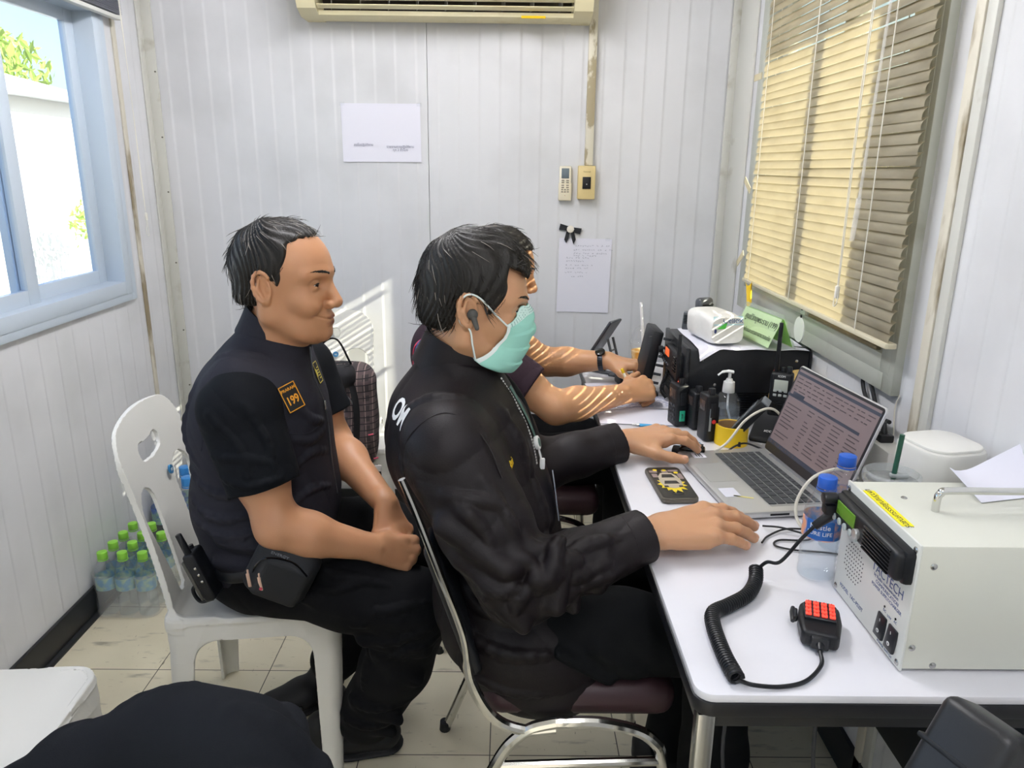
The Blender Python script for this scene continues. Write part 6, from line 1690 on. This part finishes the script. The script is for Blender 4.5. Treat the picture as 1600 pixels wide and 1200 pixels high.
for a in (ARM3, ARM3L):
    m1 = Vector(a[1]).lerp(Vector(a[2]), .3)
    B.chain([a[0], Vector(a[0]).lerp(Vector(a[1]), .6), a[1], m1, a[2]], [.055, .050, .042, .0435, .029], k=.03, k0=.03)
t3R, _ = hand(B, ARM3[2], (.86, .48, .10), (-.10, -.62, .78), True, curls=[(50, 60, 40), (58, 66, 40), (64, 68, 40), (68, 66, 40)], spread=2, thumb=(.7, .55, -.1), s=1.03)
t3L, _ = hand(B, ARM3L[2], (.93, -.32, -.06), (.05, .05, 1), False, curls=[(38, 44, 26), (44, 48, 30), (48, 50, 30), (52, 50, 30)], spread=3, thumb=(.75, .55, -.35), s=1.05)
V, Q, N = B.surf(.0030, (-.26, 1.88, .52), (.56, 2.52, 1.32))
mv = lambda p: np.array(M3h @ Vector(p))
col = paint(V, SK3, [(mv((.094, 0, -.0668)), (.014, .022, .0055), '#b0706a', .5), (mv((.092, 0, -.0785)), (.014, .020, .0060), '#b0706a', .5)])
np_mesh('body', V, Q, N, skin_mat('skin_light_brown', SK3), p3, attr=col)
face_parts(p3, M3h, hair_m, B); nails(p3, t3R[:4]+t3L, nail_m)
hair_mesh(p3, M3h, [(-.2, -.05), (-.046, -.05), (-.020, -.044), (-.028, .012), (.006, .02), (.024, -.02), (.036, -.02), (.048, .03), (.05, .066), (.07, .076), (.090, .074), (.112, .085), (.13, .2), (-.2, .2)],
          [((-.010, 0, .038), (.106, .085, .091)), ((-.055, 0, -.01), (.052, .070, .06))], hair_m, crown=(-.06, .0, .108), n=500, L=(.02, .04), lift=.004, fwd=.8, seed=6, res=.0035)
S = SDF(); S.ell((-.125, 2.22, .86), (.130, .185, .155), k=0); S.ell((-.08, 2.22, .68), (.14, .17, .19), k=.05); S.rc((-.10, 2.07, .935), (-.10, 2.37, .935), .07, .07, k=.05); S.rc((-.11, 2.21, .96), (-.09, 2.205, 1.0), .085, .075, k=.03); S.ell((-.215, 2.18, .895), (.072, .13, .095), k=.04)
sleeve(S, ARM3, .66, .078, .066, .054); sleeve(S, ARM3L, .55, .074, .066, .054)
folds(S, .0014, [((.6, .2, .8), 42), ((-.5, .3, .6), 60)], seed=11)
V, Q, N = S.surf(.0045, (-.34, 1.86, .46), (.16, 2.56, 1.05)); po = np_mesh('polo_shirt', V, Q, N, polo_m, p3)
collar(po, (-.095, 2.206, .985), .083, .088, .035, 20, polo_m, gap=30)
for nm, off, mm in (('red_stripe', 0, mat('stripe_red', '#c8364e', .7)), ('blue_stripe', .02, mat('stripe_blue', '#4a4a78', .7))):
    ps = [snap(S, p, .0012)[0] for p in ((-.22+off, 2.10, .98), (-.26+off, 2.10, .93), (-.28+off, 2.10, .87))]
    m = MB(); m.tube(spline(ps, 6), .009, 8, flat=(1, .2)); m.build(nm, mm, po, world=True)
d = (Vector(ARM3L[2])-Vector(ARM3L[1])).normalized(); c = Vector(ARM3L[1]).lerp(Vector(ARM3L[2]), .90)
w_ = thing('wristwatch', 'dark metal watch on the left wrist of the writing man', 'watch', c)
sd, up, _ = frame(d); m = MB(); N_ = 26
for i in range(N_):
    a = 2*PI*i/N_; q = c+(sd*math.cos(a)*1.02+up*math.sin(a)*1.02)*.0345; m.box(q, (.016, .0085, .004), .001, rot=Matrix((d, (-sd*math.sin(a)+up*math.cos(a)), (sd*math.cos(a)+up*math.sin(a)))).transposed())
m.build('bracelet', mat('watch_steel', '#3b3f46', .3, metal=.8), w_, world=True)
q = c+(sd*.5+up*.86)*.036; m = MB(); m.cyl(q-(sd*.5+up*.86)*.003, q+(sd*.5+up*.86)*.006, .016, n=24, bev=.001); m.build('case', blk_gl, w_, world=True)
pa = Vector(t3R[0][0])+Vector((-.005, 0, -.022)); pt = thing('ballpoint_pen', 'yellow tipped pen held in the writing man\'s hand', 'pen', pa)
m = MB(); m.cyl((0, 0, 0), (-.035, .02, .075), .0042, n=12, bev=.001); m.build('barrel', mat('pen_white', '#e6e0d0', .4), pt); m = MB(); m.cyl((-.035, .02, .075), (-.041, .0235, .088), .0048, n=12, bev=.001); m.build('cap', yellow_m, pt)
T = SDF(); T.ell((-.06, 2.22, .575), (.15, .18, .085), k=0)
for y in (2.13, 2.31):
    T.chain([(-.04, y, .575), (.20, y, .58), (.36, y, .565)], [.085, .075, .065], k=.03, k0=.05); T.chain([(.36, y, .56), (.36, y, .3), (.32, y, .10)], [.065, .06, .052], k=.03, k0=.03)
V, Q, N = T.surf(.007, (-.24, 2.0, .02), (.46, 2.42, .70)); np_mesh('trousers', V, Q, N, trouser_m, p3)
shoe(p3, (.25, 2.13, 0), (1, 0), rubber, .26); shoe(p3, (.25, 2.31, 0), (1, 0), rubber, .26)
# ---------------------------------------------------------------- backpack on the rear chair
def plaid():
    m = bpy.data.materials.new('plaid_fabric'); m.use_nodes = True; nt = m.node_tree; N = nt.nodes; L = nt.links; b = N['Principled BSDF']; b.inputs['Roughness'].default_value = .85
    tc = N.new('ShaderNodeTexCoord'); cols = []
    prev = None
    for ax, (sc, lo, c) in (((0, 0, 0), (9, .55, '#5b4f4d')), ((0, 1.57, 0), (9, .6, '#57494a')), ((0, 0, 0), (14, .95, '#8f7a76')), ((0, 1.57, 0), (14, .95, '#1d1b1f'))):
        mp = N.new('ShaderNodeMapping'); mp.inputs['Rotation'].default_value = ax; w = N.new('ShaderNodeTexWave'); w.bands_direction = 'X'; w.inputs['Scale'].default_value = sc; w.inputs['Distortion'].default_value = 0
        L.new(tc.outputs['Object'], mp.inputs[0]); L.new(mp.outputs[0], w.inputs[0])
        g = N.new('ShaderNodeMath'); g.operation = 'GREATER_THAN'; g.inputs[1].default_value = lo; L.new(w.outputs['Fac'], g.inputs[0])
        x = N.new('ShaderNodeMix'); x.data_type = 'RGBA'; L.new(g.outputs[0], x.inputs['Factor'])
        if prev: L.new(prev, x.inputs['A'])
        else: x.inputs['A'].default_value = lin('#3a3334')
        x.inputs['B'].default_value = lin(c); prev = x.outputs['Result']
    L.new(prev, b.inputs['Base Color']); return m
t = thing('backpack', 'plaid and black backpack hanging on the white chair at the back wall', 'backpack', (-.575, 2.40, .40))
F = SDF(); F.box((-.58, 2.455, .60), (.125, .065, .195), .06, k=0, rot=rotm(4, 5, 8)); F.ell((-.585, 2.40, .53), (.095, .05, .11), k=.02, rot=rotm(0, 5, 8)); F.ell((-.475, 2.45, .56), (.035, .05, .13), k=.03)
folds(F, .002, [((.3, .4, .9), 40), ((.9, 0, .3), 34)], seed=4)
V, Q, N = F.surf(.004, (-.78, 2.28, .33), (-.38, 2.58, .84)); pk = np_mesh('main_bag', V, Q, N, plaid(), t)
bbk = mat('bag_black', '#1a191c', .8, bump=(500, .1))
F2 = SDF(); F2.ell((-.60, 2.375, .50), (.075, .042, .10), k=0, rot=rotm(0, 8, 5)); V, Q, N = F2.surf(.004, (-.72, 2.30, .36), (-.46, 2.48, .64)); np_mesh('pocket', V, Q, N, bbk, t)
F2 = SDF(); F2.box((-.585, 2.41, .755), (.085, .05, .035), .03, k=.0); V, Q, N = F2.surf(.004, (-.72, 2.30, .66), (-.46, 2.48, .82)); np_mesh('top_flap', V, Q, N, bbk, t)
strap = mat('strap_black', '#141416', .7)
for pts, w in (([(-.63, 2.43, .79), (-.61, 2.42, .86), (-.56, 2.42, .875), (-.52, 2.43, .79)], .009), ([(-.53, 2.40, .79), (-.50, 2.375, .68), (-.50, 2.37, .56), (-.52, 2.36, .46)], .013), ([(-.47, 2.40, .44), (-.49, 2.38, .37), (-.47, 2.38, .335), (-.44, 2.40, .37), (-.445, 2.41, .44)], .010), ([(-.44, 2.40, .43), (-.43, 2.385, .37), (-.405, 2.38, .31)], .011)):
    m = MB(); m.tube(spline(pts, 8), w, 8, flat=(1, .22)); m.build('strap', strap, t, world=True)
m = MB(); m.box((-.437, 2.392, .435), (.024, .008, .022), .002); m.build('buckle', mat('buckle_white', '#d0cac6', .4), t, world=True)
pk_m = mat('piping_pink', '#d8506a', .6)
for a, b in (((-.575, 2.392, .70), (-.565, 2.390, .685)), ((-.465, 2.39, .555), (-.448, 2.392, .558)), ((-.45, 2.39, .47), (-.435, 2.392, .474)), ((-.60, 2.33, .428), (-.585, 2.332, .43))):
    m = MB(); m.tube([a, b], .0025, 6); m.build('pink_tab', pk_m, t, world=True)
text('lettering', 'SPORT', .014, plane_m((-.605, 2.357, .762), (1, .0, .02), (0, 0, 1)), mat('print_grey', '#a9a4a6', .5), t, world=True, sx=1.3)
m = MB(); m.tube(spline([snap(F, p, .001)[0] for p in ((-.66, 2.38, .60), (-.64, 2.37, .68), (-.58, 2.36, .72), (-.52, 2.38, .68), (-.49, 2.38, .60))], 8), .002, 6); m.build('zipper', mat('zip_grey', '#8b888a', .4), t, world=True)

# ---------------------------------------------------------------- bottled water on the floor
def wrapb(*a, **k): return bottle(*a, **k)
first = None; ordn = ['first', 'second', 'third', 'fourth']
rows = ['front row', 'second row', 'third row', 'rear row']; colsn = ['against the wall', 'in the middle', 'on the chair side']
for j in range(4):
    for i in range(3):
        x = -1.300+.0645*i; y = 2.190+.0685*j
        lab = 'green capped water bottle of the floor pack, %s, %s' % (rows[j], colsn[i])
        if first is None: first = bottle(lab, (x, y, .001), hh=.222, r=.0315, cap='#8fd24a', group='green capped bottles on the floor', labcol='#5f9fc4', txt='')
        else:
            o = copy_tree(first); o.location = (x, y, .001); o['label'] = lab; o.rotation_euler = (0, 0, R_(-68+40*((i*3+j*5) % 4)))
m = MB(); pts = rrect(.205, .285, .034, 6)
def wr(u, v):
    k = int(u*len(pts)) % len(pts); x, y = pts[k]; z = .004+.150*v; s = (1-.035*math.sin(v*PI))*(1+.006*math.sin(u*60)); return (-1.2355+x*s*.995, 2.293+y*s, z)
m.grid(wr, len(pts), 14, closed_u=True); o = m.build('shrink_wrap', clear('shrink_film', '#ffffff', .2, .06)); tag(o, 'clear shrink film round the pack of green capped bottles', 'plastic wrap')
bb = None
for k, (x, y, wv) in enumerate(((-1.285, 2.60, 'nearest the left wall'), (-1.185, 2.60, 'seen through the chair back opening'), (-1.085, 2.61, 'just left of the smiling man'), (-1.235, 2.70, 'rear left of its pack'), (-1.135, 2.70, 'rear right of its pack'))):
    lab = 'tall blue capped water bottle in the corner, '+wv
    if bb is None: bb = bottle(lab, (x, y, .001), hh=.31, r=.044, cap='#3f8fd8', group='tall blue capped bottles in the corner', labcol='#5a78c8', txt='')
    else: o = copy_tree(bb); o.location = (x, y, .001); o['label'] = lab

# ---------------------------------------------------------------- foreground: jacket over a stool, and a radio near the camera
st2 = copy_tree(stool); st2.location = (-.44, .70, 0); st2.rotation_euler = (0, 0, R_(12)); st2['label'] = 'white plastic stool under the crumpled black jacket'
F = SDF(); F.chain([(-.66, .80, .615), (-.54, .82, .645), (-.43, .83, .675), (-.35, .80, .67), (-.28, .78, .60)], [.036, .048, .070, .080, .075], k=.05, k0=0)
F.ell((-.42, .74, .55), (.20, .16, .10), k=.06); F.ell((-.33, .72, .55), (.13, .14, .12), k=.05); F.box((-.44, .70, .452), (.20, .20, .012), .01, k=.04)
F.chain([(-.29, .72, .70), (-.245, .80, .66), (-.22, .86, .58)], [.010, .012, .010], k=.02, k0=.02)
F.rc((-.715, .775, .605), (-.66, .79, .612), .024, .024, k=.012, op=-1)
creases(F, [[(-.24, .84, .72), (-.29, .86, .70), (-.35, .86, .66), (-.40, .86, .60)], [(-.48, .84, .69), (-.42, .86, .68), (-.38, .86, .64)], [(-.60, .83, .67), (-.55, .85, .65), (-.52, .86, .60)], [(-.34, .80, .75), (-.27, .80, .70), (-.22, .80, .63)]], .014, .02); folds(F, .007, [((.6, .2, .8), 26), ((-.4, .6, .5), 38)], seed=21); F.half((0, 0, .447), (0, 0, -1), .004)
V, Q, N = F.surf(.005, (-.76, .46, .43), (-.12, .96, .78)); o = np_mesh('black_jacket', V, Q, N, mat('fleece_black', '#1b1d21', .95, spec=.1, bump=(900, .25)), None)
tag(o, 'crumpled black jacket heaped in the foreground beside the white stool', 'jacket')
# radio base unit standing on a side shelf below the frame
t = thing('side_stand', 'black equipment stand in the near right corner below the table edge', 'stand', (.54, .60, 0))
m = MB(); m.box((0, 0, .69), (.34, .24, .02), .004); m.build('shelf', blk2, t)
for x in (-.15, .15):
    for y in (-.1, .1):
        m = MB(); m.box((x, y, .36), (.02, .02, .72), .002); m.build('leg', blk2, t)
t = thing('portable_radio', 'black radio with ridged corner in the near right foreground', 'two-way radio', (.462, .63, .701), 0)
Rm = rotm(0, 30, 22)
m = MB(); m.T = Matrix.Translation((.0, 0, .105)) @ Rm.to_4x4(); m.box((0, 0, 0), (.062, .08, .18), .013, seg=4); b0 = m.build('body', mat('radio_grey', '#1c1d1f', .4, bump=(600, .05)), t)
m = MB(); m.T = Matrix.Translation((.0, 0, .105)) @ Rm.to_4x4(); m.box((0, 0, .035), (.065, .083, .006), .002); m.box((0, 0, -.02), (.064, .082, .004), .002); m.build('seam_band', blk, t)
m = MB(); m.T = Matrix.Translation((.0, 0, .105)) @ Rm.to_4x4(); m.cyl((0, -.042, -.005), (0, -.049, -.005), .012, n=20, bev=.002); m.build('screw_knob', dk_grey, t)
m = MB(); m.T = Matrix.Translation((.0, 0, .105)) @ Rm.to_4x4(); m.box((-.01, -.04, -.06), (.04, .012, .045), .004); m.build('clip', blk, t)
t = thing('portable_radio', 'black radio with small red light at the right picture edge', 'two-way radio', (.548, .63, .701), 0)
m = MB(); m.T = rotm(0, 8, 0).to_4x4(); m.box((0, 0, .095), (.05, .06, .19), .008, seg=3); m.build('body', blk, t)
m = MB(); m.T = rotm(0, 8, 0).to_4x4(); m.sphere((-.008, -.031, .172), (.004, .002, .0045), 10); m.build('status_light', red_led, t)
m = MB(); m.tube([Vector((-.022+.008*math.cos(2*PI*i/18), -.034, .055+.010*math.sin(2*PI*i/18))) for i in range(18)], .0022, 6, closed=True); m.build('lanyard_ring', steel, t)
# cables under the table
cgrey = mat('cable_grey', '#3c3e42', .5)
cable('black cables hanging in loops under the near table end', [(.36, 1.05, .70), (.33, 1.08, .45), (.40, 1.10, .20), (.50, 1.06, .02), (.60, 1.10, .012), (.70, 1.25, .01)], .004, cgrey)
cable('dark cable looping down to the floor under the table', [(.42, 1.12, .70), (.40, 1.14, .40), (.47, 1.15, .12), (.56, 1.2, .012), (.66, 1.4, .01)], .0035, cgrey)
cable('grey cable sagging beside the table leg', [(.50, 1.02, .70), (.53, 1.05, .42), (.62, 1.08, .18), (.70, 1.12, .012), (.74, 1.3, .01)], .0035, cgrey)
SKY, SUN, TUBE, TUBE2, EXPO = .28, 14., 58., 36., 0.30
# ---------------------------------------------------------------- outdoors seen through the left window
gm = mat('outside_ground', '#a39d90', .9)
m = MB(); m.box((0, 5, -.35), (60, 60, .1)); o = structure(m.build('ground_outside', gm))
tent_m = mat('tent_canvas', '#cfcfcf', .6)
m = MB()
m.box((-5.2, 6.2, .9), (.04, 9.5, 2.5)); 
m.prism([(-5.3, 2.1), (-4.9, 2.1), (-8.5, 3.0), (-8.6, 2.95)], 1.4, 11, Matrix(((1, 0, 0, 0), (0, 0, 1, 0), (0, 1, 0, 0), (0, 0, 0, 1))))
tag(m.build('canvas_tent', tent_m), 'white canvas tent wall and roof outside the left window', 'tent')
def leafy(name, c, r, n, col, size, seed):
    rnd = random.Random(seed); m = MB()
    for i in range(n):
        d = Vector((rnd.gauss(0, 1), rnd.gauss(0, 1), rnd.gauss(0, 1))).normalized()*(rnd.random()**.4)
        p = Vector(c)+Vector((d.x*r[0], d.y*r[1], d.z*r[2])); a = rotm(rnd.random()*360, rnd.random()*360, rnd.random()*360)
        s = size*(.6+rnd.random()*.8)
        m.add([p+a @ Vector(q) for q in ((-s, 0, 0), (0, -s*.4, s*.1), (s, 0, 0), (0, s*.4, s*.1))], [[0, 1, 2, 3]])
    return m.build(name, col, smooth=0)
leaf_m = mat('leaf_green', '#a9bf5a', .6, transl=.4)
t = thing('tree', 'leafy tree with a bare branch outside the left window', 'tree', (-9.5, 13.4, -.3))
m = MB()
m.tube(spline([(0, 0, 0), (.05, .1, 2.5), (.1, .3, 4.1), (.05, .25, 5.6)]), .07, 8)
for p, q in (((.1, .3, 4.1), (.0, .9, 5.1)), ((.1, .3, 4.3), (.1, -.5, 5.2)), ((.05, .3, 4.7), (.0, .6, 5.4)), ((.1, .1, 4.0), (0, -1., 4.8))):
    m.tube([p, ((p[0]+q[0])/2, (p[1]+q[1])/2, (p[2]+q[2])/2+.1), q], .025, 5)
m.build('trunk', mat('bark', '#8d8176', .9), t)
f = leafy('foliage', (0, -.3, 3.5), (1., 3.4, .75), 1500, leaf_m, .12, 3); f.parent = t
t = thing('shrub', 'small light green shrub at lower corner of left window view', 'shrub', (-4.4, 8.35, -.3))
m = MB(); m.tube([(0, 0, -.02), (.02, .03, .5), (0, .02, 1.05)], .03, 6); m.build('stem', bpy.data.materials['bark'], t)
f2 = leafy('foliage', (0, 0, 1.08), (.3, .45, .35), 300, leaf_m, .05, 5); f2.parent = t

am = mat('shade_awning_metal', '#b9b7b0', .6)
m = MB(); m.box((1.14, 1.7, 2.12), (.40, 2.4, .03), rot=rotm(0, 8, 0)); m.box((1.30, .70, 1.30), (.03, 1.35, 1.7)); structure(m.build('added_shade_awning', am))  # awning and side panel added to shade the blind's top and near end
# ---------------------------------------------------------------- light
wd = bpy.data.worlds.new('World'); SC.world = wd; wd.use_nodes = True; nt = wd.node_tree
bg = nt.nodes['Background']; sky = nt.nodes.new('ShaderNodeTexSky'); sky.sky_type = 'NISHITA'; sky.sun_disc = False
sky.sun_elevation = R_(31); sky.sun_rotation = R_(106); sky.air_density = 1.2; sky.dust_density = 2.5
nt.links.new(sky.outputs[0], bg.inputs[0]); bg.inputs[1].default_value = SKY
sd = Vector((-1, .32, -.6)).normalized()
sl = bpy.data.lights.new('sun', 'SUN'); sl.energy = SUN; sl.angle = R_(.35); sl.color = (1, .93, .82)
so = bpy.data.objects.new('sun', sl); COL.objects.link(so); so.rotation_euler = sd.to_track_quat('-Z', 'Y').to_euler()
for nm, loc, rot, sx, sy in (('portal_left', (LX-.09, 1.51, 1.46), (0, R_(-90), 0), .95, 2.3), ('portal_right', (RX+.09, 2.11, 1.51), (0, R_(90), 0), 1.0, 1.1), ('portal_added_doorway', (-.25, FY-.05, 1.04), (R_(90), 0, 0), 1.0, 2.05)):
    al = bpy.data.lights.new(nm, 'AREA'); al.shape = 'RECTANGLE'; al.size = sx; al.size_y = sy; al.cycles.is_portal = True
    ao = bpy.data.objects.new(nm, al); COL.objects.link(ao); ao.location = loc; ao.rotation_euler = rot
# two fluorescent ceiling fittings out of frame, added to brighten the room
lt = thing('added_ceiling_light', 'white twin tube ceiling light added out of view to brighten the room', 'ceiling light', (-.30, 1.9, CZ))
hm = mat('added_lamp_housing', '#eeeeee', .4)
lt2 = thing('added_ceiling_light', 'white twin tube ceiling light added behind the camera for more light', 'ceiling light', (.15, -.2, CZ))  # added to light the sides that face the camera
for l_, e_ in ((lt, TUBE), (lt2, TUBE2)):
    m = MB(); m.box((0, 0, -.03), (.16, 1.25, .06), .006); m.build('housing', hm, l_)
    em = mat('added_tube_glow', '#ffffff', .4, emit='#f8f7fb', estr=e_)
    for x in (-.045, .045):
        m = MB(); m.cyl((x, -.59, -.08), (x, .59, -.08), .016, n=16); m.build('tube', em, l_)
vs = SC.view_settings; vs.view_transform = 'Standard'; vs.look = 'None'; vs.exposure = EXPO; vs.gamma = 1.0; vs.use_curve_mapping = False
SC.cycles.use_denoising = True; SC.cycles.max_bounces = 10; SC.cycles.transparent_max_bounces = 24; SC.cycles.caustics_refractive = False; SC.cycles.caustics_reflective = False
SC.cycles.sample_clamp_indirect = 6.0
